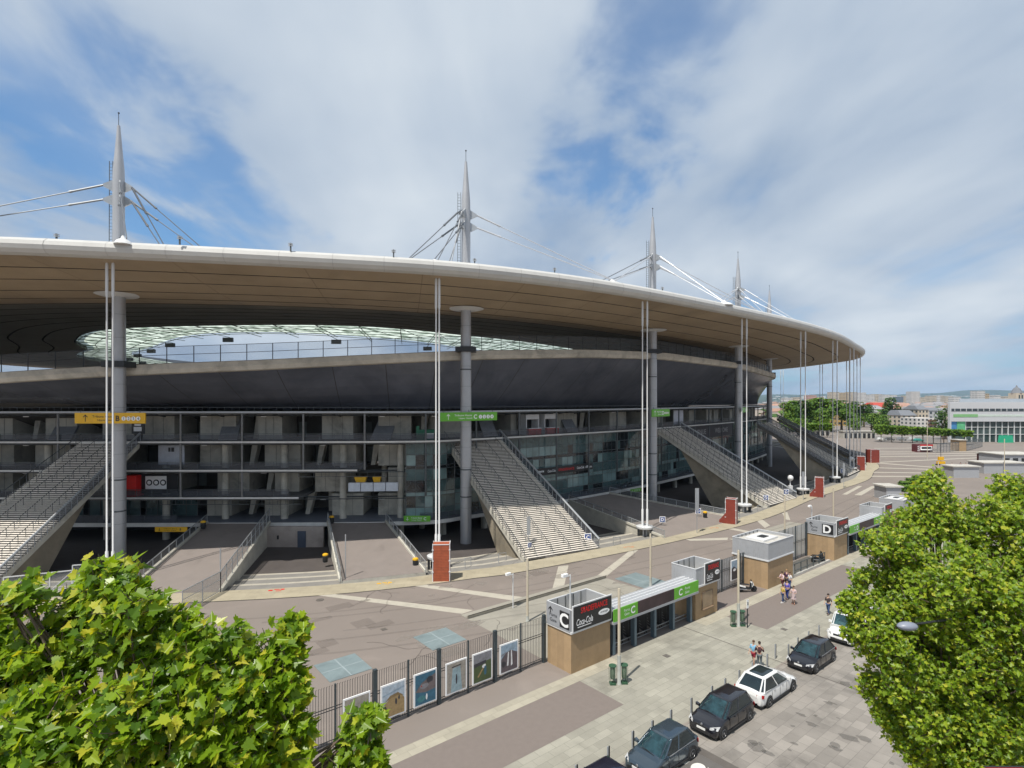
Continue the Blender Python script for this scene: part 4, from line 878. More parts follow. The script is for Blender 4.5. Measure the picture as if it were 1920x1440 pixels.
def ybin(px, py, z, label):
    X, Y = g(px, py, z); t = thing('yellow_bin', label, 'bin', (X, Y, z), 0, 'black bins with yellow lids'); b = MB(); b.lathe((0, 0, 0), [(.24, 0), (.30, .1), (.33, .8)], 12); b.build('bin_body', dark_m, t, smooth=True)
    b = MB(); b.lathe((0, 0, 0), [(.30, .72), (.33, .78), (.32, .95), (.2, 1.02)], 10); b.build('yellow_lid', yel_m, t)
ybin(381, 991, 2.0, 'yellow-topped bin at the top of the left ramp'); ybin(622, 981, 2.0, 'yellow-topped bin at the top of the middle ramp'); ybin(610, 1054, -.3, 'yellow-topped bin down in the sunken court'); ybin(779, 1063, .05, 'yellow-topped bin at the lower right of the middle ramp')
ybin(1322, 971, .3, 'yellow-topped bin by the far rail of the right ramp')
# small pale barriers at far left, beside the staircase foot
for i, (x, y, L, rz) in enumerate(((-45.5, 53.8, 5.2, 25), (-42.5, 57.2, 4, 18))):
    t = thing('crowd_barrier', ['pale braced barrier below the left staircase, half behind leaves', 'pale barrier behind the other one below the left staircase'][i], 'barrier', (x, y, 0), rad(rz), 'pale barriers at the left'); 
    b = MB(); n = 3
    for k in range(n+1): b.bar((-L/2+L*k/n, 0, 0), (-L/2+L*k/n, 0, 1.9), .06, 4)
    for k in range(n): b.bar((-L/2+L*k/n, 0, 0.1), (-L/2+L*(k+1)/n, 0, 1.8), .04, 4)
    b.bar((-L/2, 0, 1.9), (L/2, 0, 1.9), .06, 4); b.bar((-L/2, 0, .2), (L/2, 0, .2), .04, 4); b.build('barrier_frame', steel_lt, t); b = MB(); b.poly((-L/2, .01, .2), (L/2, .01, .2), (L/2, .01, 1.9), (-L/2, .01, 1.9)); b.build('mesh_panel', wire, t)
# ------------------------------------------------------------------ gate kiosks
stone = mat('tan_stone', (.40, .275, .155), .85, var=.10, scale=1.6, brick=(1.3, .68, .006, .86), c2=.94, bump=.08, stain=(.6, .56, .14))
ribm = mat('ribbed_grey_sheet', (.40, .41, .43), .45, .2, var=.05, scale=2)
panel_g = mat('grey_panel', (.34, .35, .37), .5, .1, var=.05, scale=2)
def ab_thing(name, label, cat, a, b, z=0, group=None, rz=0): p = F(a, b, z); return thing(name, label, cat, tuple(p), AN+rz, group)
def kiosk(a0, a1, dep, label, sign=None, gate=None, full=False, flat=False, zl=2.72, zt=4.35):
    t = ab_thing('gate_kiosk', label, 'kiosk', a0, 0, 0, 'stone and metal gate kiosks'); w = a1-a0; th = .07
    b = MB(); b.box(0, w, 0, dep, 0, zl); b.build('stone_base', stone, t)
    b = MB(); b.box(-.08, w+.08, -.10, dep+.06, zl, zl+.14); b.build('ledge', white_m if not flat else steel_lt, t)
    b = MB(); y0, x0 = -.05, -.03
    b.box(x0, w-x0, y0, y0+th, zl+.14, zt); b.box(x0, w-x0, dep-th, dep, zl+.14, zt); b.box(x0, x0+th, y0+th, dep-th, zl+.14, zt); b.box(w-x0-th, w-x0, y0+th, dep-th, zl+.14, zt)
    b.build('metal_parapet', ribm, t); b = MB(); b.box(x0+th, w-x0-th, y0+th, dep-th, zl+.2, zl+.5 if not flat else zt-.25); b.build('roof_deck', concrete_pale if flat else concrete, t)
    if full or flat:
        b = MB(); n = int(w/.22)
        for i in range(n): b.box(x0+.1+i*.22, x0+.16+i*.22, y0-.022, y0, zl+.2, zt-.06)
        n = int(dep/.22)
        for i in range(n): b.box(x0-.022, x0, y0+.1+i*.22, y0+.16+i*.22, zl+.2, zt-.06)
        b.build('rib', ribm, t)
    b = MB()
    for i in range(int(w/.8)+1): b.bar((x0+.12+i*.8, dep-.1, zl+.4), (x0+.12+i*.8, dep-.1, zt), .03, 4)
    b.build('inner_brace', mid_m, t)
    b = MB(); 
    for p, q in (((x0, y0), (w-x0, y0)), ((w-x0, y0), (w-x0, dep)), ((w-x0, dep), (x0, dep)), ((x0, dep), (x0, y0))): b.bar((*p, zt), (*q, zt), .045, 4)
    b.build('top_trim', steel_lt, t)
    if flat:
        b = MB(); b.box(w*.2, w*.75, dep*.25, dep*.8, zt-.25, zt-.05); b.build('roof_hatch', white_m, t); b = MB(); b.box(w*.4, w*.6, dep*.4, dep*.6, zt-.05, zt+.02); b.build('hatch_vent', dark_m, t)
    if sign:
        s0, s1 = sign; y = -.16; h0, h1 = zl+.16, zt+.22
        b = MB(); b.box(s0-.06, s1+.06, y+.0, y+.08, h0-.06, h1+.06); q = b.build('sign_frame', white_m, t); b = MB(); b.box(s0+.02, s1-.02, y-.03, y, h0+.02, h1-.02); p_ = b.build('sign_panel', signk, t)
        cx = (s0+s1)/2; L = s1-s0; H = h1-h0
        text('STADEFRANCE', H*.24, signr, t, TM(y-.045, cx+.03*L, h0+H*.78), w=L*.70, bold=.02)
        text('Coca-Cola', H*.27, signw, t, TM(y-.045, cx-.22*L, h0+H*.34), w=L*.42, shear=.25, bold=.015)
        b = MB(); n = 20; b.hexa([(cx+.29*L+.15*L*math.cos(2*math.pi*i/n), y-.03, h0+H*.42+H*.12*math.sin(2*math.pi*i/n)) for i in range(n)], [(cx+.29*L+.15*L*math.cos(2*math.pi*i/n), y-.042, h0+H*.42+H*.12*math.sin(2*math.pi*i/n)) for i in range(n)]); b.build('oval', signw, t)
        text('orange', H*.09, signk, t, TM(y-.05, cx+.29*L, h0+H*.42), w=L*.2)
        b = MB(); b.box(cx-.4*L, cx-.05*L, y-.04, y-.035, h0+H*.12, h0+H*.15); b.build('underline', signw, t)
    if gate:   # the grey flank towards the camera
        x = -.05; R = Matrix.Translation((x-.02, 0, 0)) @ Matrix.Rotation(rad(-90), 4, 'Z') @ Matrix.Rotation(rad(90), 4, 'X')
        def SM(y, z, dx=-.02): return Matrix.Translation((x+dx, y, z)) @ Matrix.Rotation(rad(-90), 4, 'Z') @ Matrix.Rotation(rad(90), 4, 'X')
        b = MB(); b.box(x-.05, x, 0, dep, zl+.1, zt+.02); b.build('flank_panel', panel_g, t)
        b = MB(); b.box(x-.07, x-.05, .06, dep*.42, zl+.25, zt-.25); b.build('letter_field', signk, t)
        text(gate, .95, signw, t, SM(dep*.235, zl+.82, -.085), bold=.03)
        text('Porte', .24, signk, t, SM(dep*.70, zl+.86, -.065)); text('Gate', .24, signk, t, SM(dep*.70, zl+.50, -.065))
        b = MB(); c = dep*.82; z = zt-.35
        b.box(x-.07, x-.055, c-.035, c+.035, z-.28, z+.05)
        for sg in (-1, 1): b.hexa([(x-.07, c, z+.12), (x-.07, c+sg*.2, z-.08), (x-.07, c+sg*.2, z-.16), (x-.07, c, z+.02)], [(x-.055, c, z+.12), (x-.055, c+sg*.2, z-.08), (x-.055, c+sg*.2, z-.16), (x-.055, c, z+.02)])
        b.build('arrow', signk, t)
    return t
kiosk(0, 3.95, 2.35, 'tan stone kiosk nearest the camera, marked C on its grey flank', (.05, 3.9), 'C')
k2 = kiosk(14.75, 18.1, 2.35, 'tan stone kiosk with a serving hatch at the right end of the C gate', (1.2, 3.5), None, True)
b = MB(); b.box(1.0, 2.5, -.04, .02, .75, 2.1); b.build('hatch', mat('hatch_tan', (.33, .24, .15), .6), k2); b = MB(); b.box(.9, 2.6, -.2, .0, .66, .75); b.box(.94, 1.0, -.06, .02, .75, 2.15); b.box(2.5, 2.56, -.06, .02, .75, 2.15); b.box(.94, 2.56, -.06, .02, 2.1, 2.16); b.build('hatch_frame', mat('hatch_frame', (.2, .14, .09), .5), k2)
kiosk(27.2, 32.5, 3.7, 'tan stone kiosk with plain ribbed grey metal top, between the two gates', None, None, False, True, 2.72, 4.5)
kiosk(42.9, 46.6, 3.1, 'tan stone kiosk marked D, next to the parked motorbike', (.3, 3.6), 'D')
kiosk(58.0, 61.6, 2.6, 'tan stone kiosk at the right end of the D gate, half behind the tree', (.9, 3.5), None, True)
kiosk(66.5, 71, 3, 'far grey-topped kiosk peeping over the tree', None, None, True, True)
def gate(a0, a1, label, letter, letters=True, n=5):
    t = ab_thing('gate_canopy', label, 'gate', a0, 0, 0, 'long gate canopies'); w = a1-a0
    b = MB(); b.box(0, w, -.25, 1.35, 3.36, 3.46); b.build('canopy_roof', ribm, t); b = MB()
    for i in range(3): b.box(0, w, .15+i*.4, .23+i*.4, 3.462, 3.52)
    b.build('roof_rib', steel_lt, t)
    b = MB(); b.box(0, w, -.34, 1.9, 2.42, 2.60); b.build('beam', panel_g, t)
    cuts = (0, .255, .68, 1)
    for (c0, c1), m_, nm in zip(zip(cuts[:-1], cuts[1:]), (grn_m, mat('fascia_dark', (.045, .025, .028), .5, var=.4, scale=.8), grn_m), ('fascia_green', 'fascia_dark', 'fascia_green')):
        b = MB(); b.box(w*c0+.01, w*c1-.01, -.32, -.26, 2.60, 3.5); b.build(nm, m_, t)
    text(letter, .55, signw, t, TM(-.335, w*.20, 3.05), bold=.03); text('Porte', .2, signw, t, TM(-.335, w*.135, 3.2)); text('Gate', .2, signw, t, TM(-.335, w*.135, 2.92))
    text(letter, .55, signw, t, TM(-.335, w*.76, 3.05), bold=.03); text('Porte', .22, signw, t, TM(-.335, w*.85, 3.22)); text('Gate', .22, signw, t, TM(-.335, w*.845, 2.9))
    bl = mat('gate_blue_steel', (.12, .17, .21), .4, .3, var=.08, scale=3)
    for i in range(n):
        x = .5+(w-1.0)*i/(n-1); b = MB(); b.box(x-.13, x+.13, .05, .42, 0, 2.42); b.build('post', bl, t)
    b = MB()
    for z in (.22, .5): b.bar((0, .6, z), (w, .6, z), .035, 4)
    b.build('low_rail', steel, t)
    b = MB()
    for z in (1.82, 1.98, 2.14, 2.3): b.bar((0, .75, z), (w, .75, z), .018, 4)
    x = .1
    while x < w: b.bar((x, .75, 1.82), (x, .75, 2.4), .018, 4); x += .16
    b.build('lattice', steel_lt, t)
    # turnstiles: one built, the others copied
    q0 = ab_thing('turnstile', 'tall dark turnstile cage under the %s gate canopy' % letter, 'turnstile', a0+.95, 1.4, 0, 'turnstile cages under the %s gate canopy' % letter)
    b = MB()
    for i in range(3):
        for k in range(7): b.bar((-.3+i*.28, -.35+k*.1, .25+k*.22), (-.12+i*.28, .35-k*.05, .25+k*.22), .022, 4)
    b.build('comb_arm', mid_m, q0); b = MB()
    for x, y in ((-.36, -.4), (.36, -.4), (-.36, .4), (.36, .4), (0, 0)): b.bar((x, y, 0), (x, y, 1.85), .035, 6)
    b.box(-.4, .4, -.44, .44, 1.8, 1.88); b.build('cage_frame', dark_m, q0); b = MB(); b.box(-.38, -.33, -.4, .4, .1, 1.7); b.build('side_plate', dark_m, q0)
    k = int((w-1.2)/.98)
    q0['label'] = 'dark turnstile cage under the %s gate canopy, 1st from its lettered kiosk' % letter
    for i in range(1, k): copy_tree(q0, tuple(F(a0+.95+i*.98, 1.4)), AN, 'dark turnstile cage under the %s gate canopy, %s from its lettered kiosk' % (letter, ['1st', '2nd', '3rd'][i] if i < 3 else '%dth' % (i+1)))
    return t
gate(3.98, 14.7, 'long gate canopy with green and dark fascia marked C', 'C')
gate(46.65, 57.95, 'long gate canopy marked D, partly behind the near tree', 'D')
# ------------------------------------------------------------------ fences with photographs
fence_dk = mat('fence_dark_steel', (.045, .05, .055), .5, .3, var=.1, scale=3); fpost = mat('fence_post_steel', (.07, .09, .10), .45, .4, var=.08, scale=2)
def bar_fence(a0, a1, b_, posts, label, h=3.25, step=.145, sheet=None):
    t = ab_thing('bar_fence', label, 'fence', a0, b_, 0, 'high dark bar fences'); w = a1-a0; b = MB(); x = 0
    while x < w: b.bar((x, 0, .12), (x, 0, h), .014, 4, cap=False); b.bar((x, 0, h), (x, -.12, h+.08), .014, 4, cap=False); x += step
    b.build('vertical_bars', fence_dk, t); b = MB()
    for z in (.18, .34, 1.95, 2.1): b.bar((0, 0, z), (w, 0, z), .024, 4)
    b.build('cross_rail', fence_dk, t)
    for p, big in posts:
        m = MB(); x = p-a0
        if big: m.box(x-.11, x+.11, -.09, .12, 0, h+.12)
        else: m.box(x-.04, x+.04, -.05, .05, 0, h+.05)
        m.build('fence_post', fpost, t)
    if sheet: b = MB(); b.poly((0, .05, .1), (w, .05, .1), (w, .05, h), (0, .05, h)); b.build('mesh_sheet', sheet, t)
    return t
bar_fence(-24, -.1, 2.45, [(p, 1) for p in (-21.7, -17.4, -13.1, -8.9, -4.6, -.25)]+[(p, 0) for p in (-19.5, -15.4, -11.0, -6.75, -2.4)], 'high dark bar fence carrying six photographs, left of the C kiosk')
grey_sheet = mat('grey_mesh_sheet', (.42, .44, .46), .5, .2, var=.05, alpha=.72)
bar_fence(18.1, 27.2, 2.45, [(18.6, 0), (19.6, 1), (23.0, 0), (26.3, 1), (27, 0)], 'grey mesh fence with posters between the second kiosk and the plain kiosk', 3.1, .3, grey_sheet)
bar_fence(32.5, 42.9, 3.0, [(34.6, 1), (37.2, 0), (39.8, 0), (42.6, 1)], 'tall pale mesh fence between the plain kiosk and the D kiosk', 3.9, 1.1, grey_sheet)
PAL = dict(sky=(.40, .47, .54), lblue=(.28, .37, .46), sand=(.33, .23, .11), dsand=(.22, .15, .07), dark=(.04, .04, .05), sea=(.04, .13, .20), teal=(.06, .20, .22), rock=(.16, .13, .13), stone=(.32, .29, .25), white=(.75, .75, .75), green=(.07, .10, .04), grey=(.22, .22, .24), red=(.35, .05, .04), orange=(.55, .16, .03), water=(.28, .38, .42), road=(.11, .09, .10), blue=(.04, .20, .42))
def poster(a, b_, w, h, z, shapes, label, base='sky', rz=0):
    t = ab_thing('photo_poster', label, 'poster', a, b_, z, 'white-framed photographs on the fence', rz); m = MB(); m.box(-w/2, w/2, -.03, .03, 0, h); m.build('white_frame', signw, t)
    f = .085; W_, H_ = w-2*f*w/1.5, h-2*f
    def pc(c): return mat('print_'+c, PAL[c], .45, var=.25, scale=5)
    m = MB(); m.box(-W_/2, W_/2, -.036, -.03, f, f+H_); pr = m.build('print', pc(base), t)
    for k, (c, pts) in enumerate(shapes):
        y = -.037-.0012*(k+1); m = MB(); m.poly(*[(-W_/2+u*W_, y, f+v*H_) for u, v in pts]); m.build('picture_patch', pc(c), pr)
    return t
def blob(cx, cy, rx, ry, n=10, seed=0):
    q = random.Random(seed); return [(cx+rx*math.cos(2*math.pi*i/n)*q.uniform(.75, 1.1), cy+ry*math.sin(2*math.pi*i/n)*q.uniform(.75, 1.1)) for i in range(n)]
pw, ph, pz = 1.56, 1.95, .42
poster(-14.25, 2.3, pw, ph, pz, [('stone', [(0, .45), (1, .5), (1, 1), (0, 1)]), ('dark', blob(.45, .62, .12, .12, 9, 1)), ('dark', blob(.8, .66, .1, .14, 9, 2)), ('rock', [(0, .5), (.35, .55), (.4, .72), (0, .75)]), ('grey', [(0, 0), (1, 0), (1, .45), (0, .4)]), ('blue', blob(.32, .42, .13, .12, 8, 3)), ('dark', [(.1, .1), (.2, .1), (.22, .5), (.1, .55)]), ('white', [(.55, .02), (.95, .05), (.9, .16), (.5, .12)])], 'photograph of an arcade with a blue figure, behind the near leaves', 'stone')
poster(-12.05, 2.3, pw, ph, pz, [('lblue', [(0, .68), (1, .80), (1, .86), (0, .72)]), ('sand', [(0, 0), (1, 0), (1, .45), (.85, .62), (.5, .66), (.2, .5), (0, .35)]), ('dsand', [(.1, .5), (.35, .66), (.7, .7), (.95, .55), (.7, .6), (.4, .58)]), ('dark', blob(.62, .42, .05, .12, 8, 4)), ('dark', blob(.75, .52, .04, .08, 8, 5)), ('dark', blob(.1, .3, .08, .1, 8, 6))], 'photograph of golden sand with small figures under a pale sky')
poster(-9.95, 2.3, pw, ph, pz, [('sea', [(0, 0), (1, 0), (1, .45), (0, .35)]), ('rock', [(0, .45), (.3, .7), (.6, .8), (1, .9), (1, .4), (.5, .36)]), ('dark', blob(.7, .75, .2, .12, 9, 7)), ('grey', blob(.45, .58, .25, .1, 9, 8)), ('teal', blob(.3, .18, .25, .12, 9, 9)), ('red', blob(.3, .6, .04, .03, 7, 10)), ('white', blob(.55, .2, .05, .12, 7, 11))], 'photograph of dark rocks over a blue-green pool', 'sea')
poster(-7.75, 2.3, pw, ph, pz, [('water', [(.2, 0), (.8, 0), (.7, .85), (.3, .85)]), ('stone', [(0, .8), (1, .85), (1, .95), (0, .92)]), ('dark', [(.25, .84), (.75, .86), (.75, .9), (.25, .88)]), ('dark', blob(.5, .42, .05, .2, 8, 12))], 'photograph of a pale blue channel with one dark standing figure', 'stone')
poster(-5.75, 2.3, pw, ph, pz, [('green', [(0, 0), (1, 0), (1, .7), (0, .65)]), ('grey', [(0, .65), (1, .7), (1, 1), (0, 1)]), ('dark', [(0, .55), (.7, .62), (.7, .72), (0, .68)]), ('sand', [(.2, .2), (.28, .16), (.62, .5), (.55, .52)]), ('white', blob(.58, .52, .12, .08, 8, 13)), ('sea', blob(.65, .35, .08, .2, 8, 14))], 'photograph of a leaning white and blue figure on grass', 'grey')
poster(-3.55, 2.3, pw, ph, pz, [('road', [(0, 0), (1, 0), (1, .6), (.6, .75), (.3, .7), (0, .5)]), ('white', [(.35, .2), (.45, .2), (.48, .7), (.42, .72)]), ('white', [(.6, .15), (.7, .2), (.66, .72), (.6, .75)]), ('dark', blob(.15, .3, .14, .14, 8, 15)), ('grey', [(0, .6), (.3, .7), (.3, .74), (0, .66)])], 'photograph of a road running to a blue sky, closest to the C kiosk', 'lblue')
poster(20.9, 2.3, 1.5, 2.3, .35, [('dsand', [(.1, 0), (.5, .1), (.45, .9), (.15, .8)]), ('dark', blob(.62, .45, .06, .3, 8, 16)), ('red', blob(.35, .5, .08, .25, 8, 17)), ('dark', blob(.85, .5, .07, .35, 8, 18))], 'orange photograph right of the second kiosk', 'orange')
poster(25.0, 2.3, 1.2, 2.0, .8, [('dark', [(0, 0), (1, 0), (1, .5), (.4, .7), (0, .6)]), ('white', blob(.5, .5, .3, .08, 8, 19))], 'dark blue photograph just left of the plain kiosk', 'lblue')
t = ab_thing('blue_flag', 'narrow light blue banner beside the second kiosk', 'banner', 18.75, 2.2, .5, None); b = MB(); b.box(-.2, .2, -.02, .02, 0, 2.4); b.build('cloth', mat('banner_blue', (.18, .42, .58), .5), t)
# sunken stair by the D kiosk with its railing
t = ab_thing('stair_well', 'low walled stair well with a railing beside the D kiosk', 'stair well', 33.2, .15, 0)
b = MB(); b.box(0, 9.0, 0, .25, 0, .22); b.box(-.4, 0, 0, 2.4, 0, 1.2); b.build('low_wall', concrete_pale, t); b = MB()
for i in range(6): b.bar((.3+i*1.5, .12, .2), (.3+i*1.5, .12, 1.25), .05, 4)
for z in (.55, 1.25): b.bar((.3, .12, z), (7.8, .12, z), .04, 4)
b.build('railing', fpost, t); b = MB(); b.poly((0, .3, .02), (9.0, .3, .02), (9.0, 2.6, .02), (0, 2.6, .02)); b.build('well_floor', concrete_dark, t)
# small info sign and bollards
t = ab_thing('info_sign', 'small white sign on a black post next to the second lamp post', 'sign', 16.75, -3.5, 0); b = MB(); b.bar((0, 0, 0), (0, 0, 2.3), .045, 6); b.build('post', dark_m, t); b = MB(); b.box(-.14, .14, -.04, -.01, 1.6, 2.3); b.build('panel', signw, t); b = MB(); b.box(-.07, .07, -.05, -.042, 1.85, 2.1); b.build('symbol', signk, t)
b = MB(); b.lathe((0, 0, 0), [(.045, 0), (.045, 1.02), (.03, 1.06)], 8); b0 = b.build('bollard', steel, None, smooth=True); b = MB(); b.lathe((.14, .02, 0), [(.035, 0), (.035, 1.0), (.02, 1.03)], 8); b.build('twin_rod', dark_m, b0)
BL = [(-9.9, -8), (-7.7, -8), (-5.4, -8), (-3.4, -7.95), (-1.8, -8), (-.1, -8.0), (1.9, -8.0), (4.1, -8), (5.6, -8), (7.3, -8.0), (9.0, -8), (11.0, -8), (13.0, -7.6), (13.7, -8.2), (15.4, -8.1), (17.2, -8.1), (19.0, -8.1)]
for i, (a, b_) in enumerate(BL):
    o = b0 if i == 0 else copy_tree(b0); o.location = F(a, b_); o.rotation_euler = (0, 0, AN); props(o, 'thin grey twin-rod bollard by the parked cars, %s along the kerb from the bottom edge' % (['1st', '2nd', '3rd'][i] if i < 3 else '%dth' % (i+1)), 'bollard', 'thin bollards along the kerb')
# ------------------------------------------------------------------ cars
tyre = mat('tyre_rubber', (.015, .015, .016), .8); rimg = mat('wheel_alloy', (.45, .45, .46), .3, .8); winc = mat('car_glass', (.012, .022, .026), .03, .0, var=.3, scale=1.2, spec=1.0, alpha=.80, tcol=(.4, .48, .5))
winl = mat('windscreen_glass', (.026, .07, .085), .03, .0, var=.7, scale=2.2, spec=1.0, alpha=.58, tcol=(.55, .8, .82)); plast = mat('car_black_plastic', (.02, .02, .022), .55); lampc = mat('headlight_glass', (.55, .55, .55), .12, .2); lampr = mat('tail_light_red', (.35, .01, .01), .2); plate = mat('number_plate_white', (.7, .7, .68), .5)
def car(a, b_, rz, L, Wd, H, paint, label, style='hatch', roof=None, cat='car', s=1.0, glassroof=False):
    """local x forward, y to the left; the origin at the centre on the ground"""
    t = ab_thing('parked_car' if cat == 'car' else 'parked_van', label, cat, a, b_, 0, 'vehicles parked along the pavement', rz)
    h = L/2; w = Wd/2
    nose, cowl, scr, rr, rb = dict(hatch=(.70, .93, .44, -.36, -.49), wagon=(.68, .92, .38, -.42, -.49), tall=(.76, 1.0, .46, -.40, -.485), van=(.85, 1.15, .56, -.46, -.49))[style]
    belt = .60*H if style != 'van' else .60*H
    # stations: x, half width, sill z, belt/bonnet z
    xs = [(1.0, .62, .30, .46), (.985, .80, .22, .58), (.93, .93, .19, nose*.93), (.82, .985, .18, nose*1.02), (.66, 1.0, .17, nose*1.12), (scr+.13, 1.0, .17, belt*.985), (scr-.05, 1.0, .17, belt), (0, 1.0, .17, belt*1.01), (-.4, 1.0, .17, belt*1.03), (-.7, .995, .18, belt*1.05), (-.88, .96, .2, belt*1.05), (-.97, .88, .25, belt*1.0), (-1.0, .72, .36, belt*.80)]
    def sec(x, ww, z0, z1):
        W_ = w*ww; X = x*h; q = [(W_*.90, z0), (W_*.985, z0+.10), (W_*1.0, z0+(z1-z0)*.45), (W_*.975, z0+(z1-z0)*.78), (W_*.93, z1-.035), (W_*.84, z1), (W_*.45, z1+.022), (0, z1+.03)]
        half = [(X, y, z) for y, z in q]; return half+[(X, -y, z) for X, y, z in reversed(half[:-1])]
    b = MB(); S = [sec(*q) for q in xs]; m = len(S[0])
    for A, B in zip(S[:-1], S[1:]):
        b.add(A+B, [(i, i+1, m+i+1, m+i) for i in range(m-1)])
    b.add(S[0], [tuple(range(m))]); b.add(S[-1], [tuple(reversed(range(m)))])
    body = b.build('body', paint, t, smooth=True); md = body.modifiers.new('soft', 'SUBSURF'); md.levels = 1; md.render_levels = 2
    sm_ = mat('car_seat_grey', (.16, .15, .145), .8, var=.15)
    for sx_, sy in ((.06, .36), (.06, -.36), (-.75, 0)):
        b = MB(); q_ = .24 if sy else .55; b.hexa([(sx_+.02, sy-q_, belt*.5), (sx_+.02, sy+q_, belt*.5), (sx_-.12, sy+q_, belt*.5), (sx_-.12, sy-q_, belt*.5)], [(sx_-.14, sy-q_*.8, belt+.28), (sx_-.14, sy+q_*.8, belt+.28), (sx_-.24, sy+q_*.8, belt+.28), (sx_-.24, sy-q_*.8, belt+.28)]); b.build('seat', sm_, t)
    b = MB(); b.lathe((.50, .36, belt+.08), [(.17, 0), (.18, .02), (.15, .03)], 14, Matrix.Rotation(rad(-65), 3, 'Y')); b.build('steering_wheel', plast, t)
    b = MB(); b.box(-h*.95, h*.93, -w*.88, w*.88, .14, .24); b.build('underside', plast, t)
    # greenhouse
    zb = belt-.03; zr = H; f0 = h*(scr+.10); f1 = h*(scr-.31 if style != 'van' else scr-.10); r1 = h*(rr*2); r0 = h*(rb*2+.02); wb = w*.93; wr = w*.70
    if style in ('tall',): r1 = h*(-.74); r0 = h*(-.93)
    if style == 'hatch': r1 = h*(-.66); r0 = h*(-.93)
    if style == 'wagon': r1 = h*(-.64); r0 = h*(-.93)
    if style == 'van': r1 = h*(-.92); r0 = h*(-.96); wr = w*.86
    Bt = [(f0, wb*.80), (f0-.18, wb), (r0+.25, wb*.98), (r0, wb*.80)]; Tp = [(f1, wr*.86), (f1-.16, wr), (r1+.12, wr*.95), (r1, wr*.84)]
    lo = [(x, y, zb) for x, y in Bt]+[(x, -y, zb) for x, y in reversed(Bt)]; hi = [(x, y, zr-.05) for x, y in Tp]+[(x, -y, zr-.05) for x, y in reversed(Tp)]
    n = 8; G = MB(); G.add(lo+hi, [(i, (i+1) % n, n+(i+1) % n, n+i) for i in (1, 5)]); G.build('side_window', winc, t)
    G = MB(); G.add(lo+hi, [(i, (i+1) % n, n+(i+1) % n, n+i) for i in (7, 0, 6)]); G.build('windscreen', winl, t, smooth=True)
    G = MB(); G.add(lo+hi, [(i, (i+1) % n, n+(i+1) % n, n+i) for i in (3, 2, 4)]); G.build('rear_window', winc, t, smooth=True)
    # roof with soft edges
    b = MB(); ring = lambda k, z: [(x*k+(f1+r1)/2*(1-k), y*k, z) for x, y, _ in hi]
    R0, R1, R2, R3 = ring(1.015, zr-.075), ring(1.0, zr-.03), ring(.86, zr+.0), ring(.4, zr+.02); b.strip(R0, R1, True); b.strip(R1, R2, True); b.strip(R2, R3, True); b.add(R3, [tuple(range(8))]); b.add(R0, [tuple(reversed(range(8)))])
    b.build('roof', roof or paint, t, smooth=True)
    if glassroof: b = MB(); b.strip([(x*.80+(f1+r1)/2*.2+.02, y*.72, zr+.012) for x, y, _ in hi], [(x*.4+(f1+r1)/2*.6, y*.4, zr+.034) for x, y, _ in hi], True); b.add([(x*.4+(f1+r1)/2*.6, y*.4, zr+.034) for x, y, _ in hi], [tuple(range(8))]); b.build('glass_roof', winc, t)
    # pillars
    b = MB()
    for i in (0, 1, 2, 3, 4, 5, 6, 7):
        if i in (0, 7): continue
        b.bar(lo[i], hi[i], .042, 5)
    for sg in (1, -1):
        for k in (.44,):
            p = Vector(lo[1 if sg > 0 else 6]).lerp(Vector(lo[2 if sg > 0 else 5]), k); q = Vector(hi[1 if sg > 0 else 6]).lerp(Vector(hi[2 if sg > 0 else 5]), k+.02); b.bar(p, q, .035, 4)
    b.bar(lo[0], hi[0], .035, 5); b.bar(lo[7], hi[7], .035, 5); b.build('pillar', paint, t)
    b = MB()
    for sg in (1, -1): b.bar((f0-.25, sg*w*.955, belt-.015), (r0+.3, sg*w*.955, belt+.01), .018, 4)
    b.build('belt_trim', rimg if style != 'tall' else plast, t)
    # wheels
    wr_ = .325 if style != 'van' else .34; fx, rx = h*.66, -h*.62
    for x in (fx, rx):
        for sg in (1, -1):
            A = Matrix.Rotation(rad(-90*sg), 3, 'X'); ar = MB(); ar.lathe((x, sg*(w-.13), wr_+.01), [(wr_+.065, 0), (wr_+.065, .136)], 22, A); ar.build('wheel_arch', plast, t)
            m = MB(); m.lathe((x, sg*(w-.16), wr_), [(wr_, 0), (wr_, .15), (wr_*.92, .185), (wr_*.68, .187)], 22, A); ty = m.build('wheel', tyre, t, smooth=True)
            m = MB(); m.lathe((x, sg*(w-.16), wr_), [(wr_*.66, .186), (wr_*.62, .192), (wr_*.60, .175), (wr_*.2, .18), (wr_*.16, .195)], 20, A); m.build('rim', rimg, ty, smooth=True)
            m = MB()
            for k in range(5):
                a0 = k*2*math.pi/5; c = Vector((x, sg*(w+.032), wr_)); d = Vector((math.cos(a0+.62), 0, math.sin(a0+.62)))*wr_*.42; m.add([c+d+Vector((math.cos(u), 0, math.sin(u)))*wr_*.13 for u in [j*math.pi/3 for j in range(6)]], [tuple(range(6))])
            m.build('rim_opening', plast, ty)
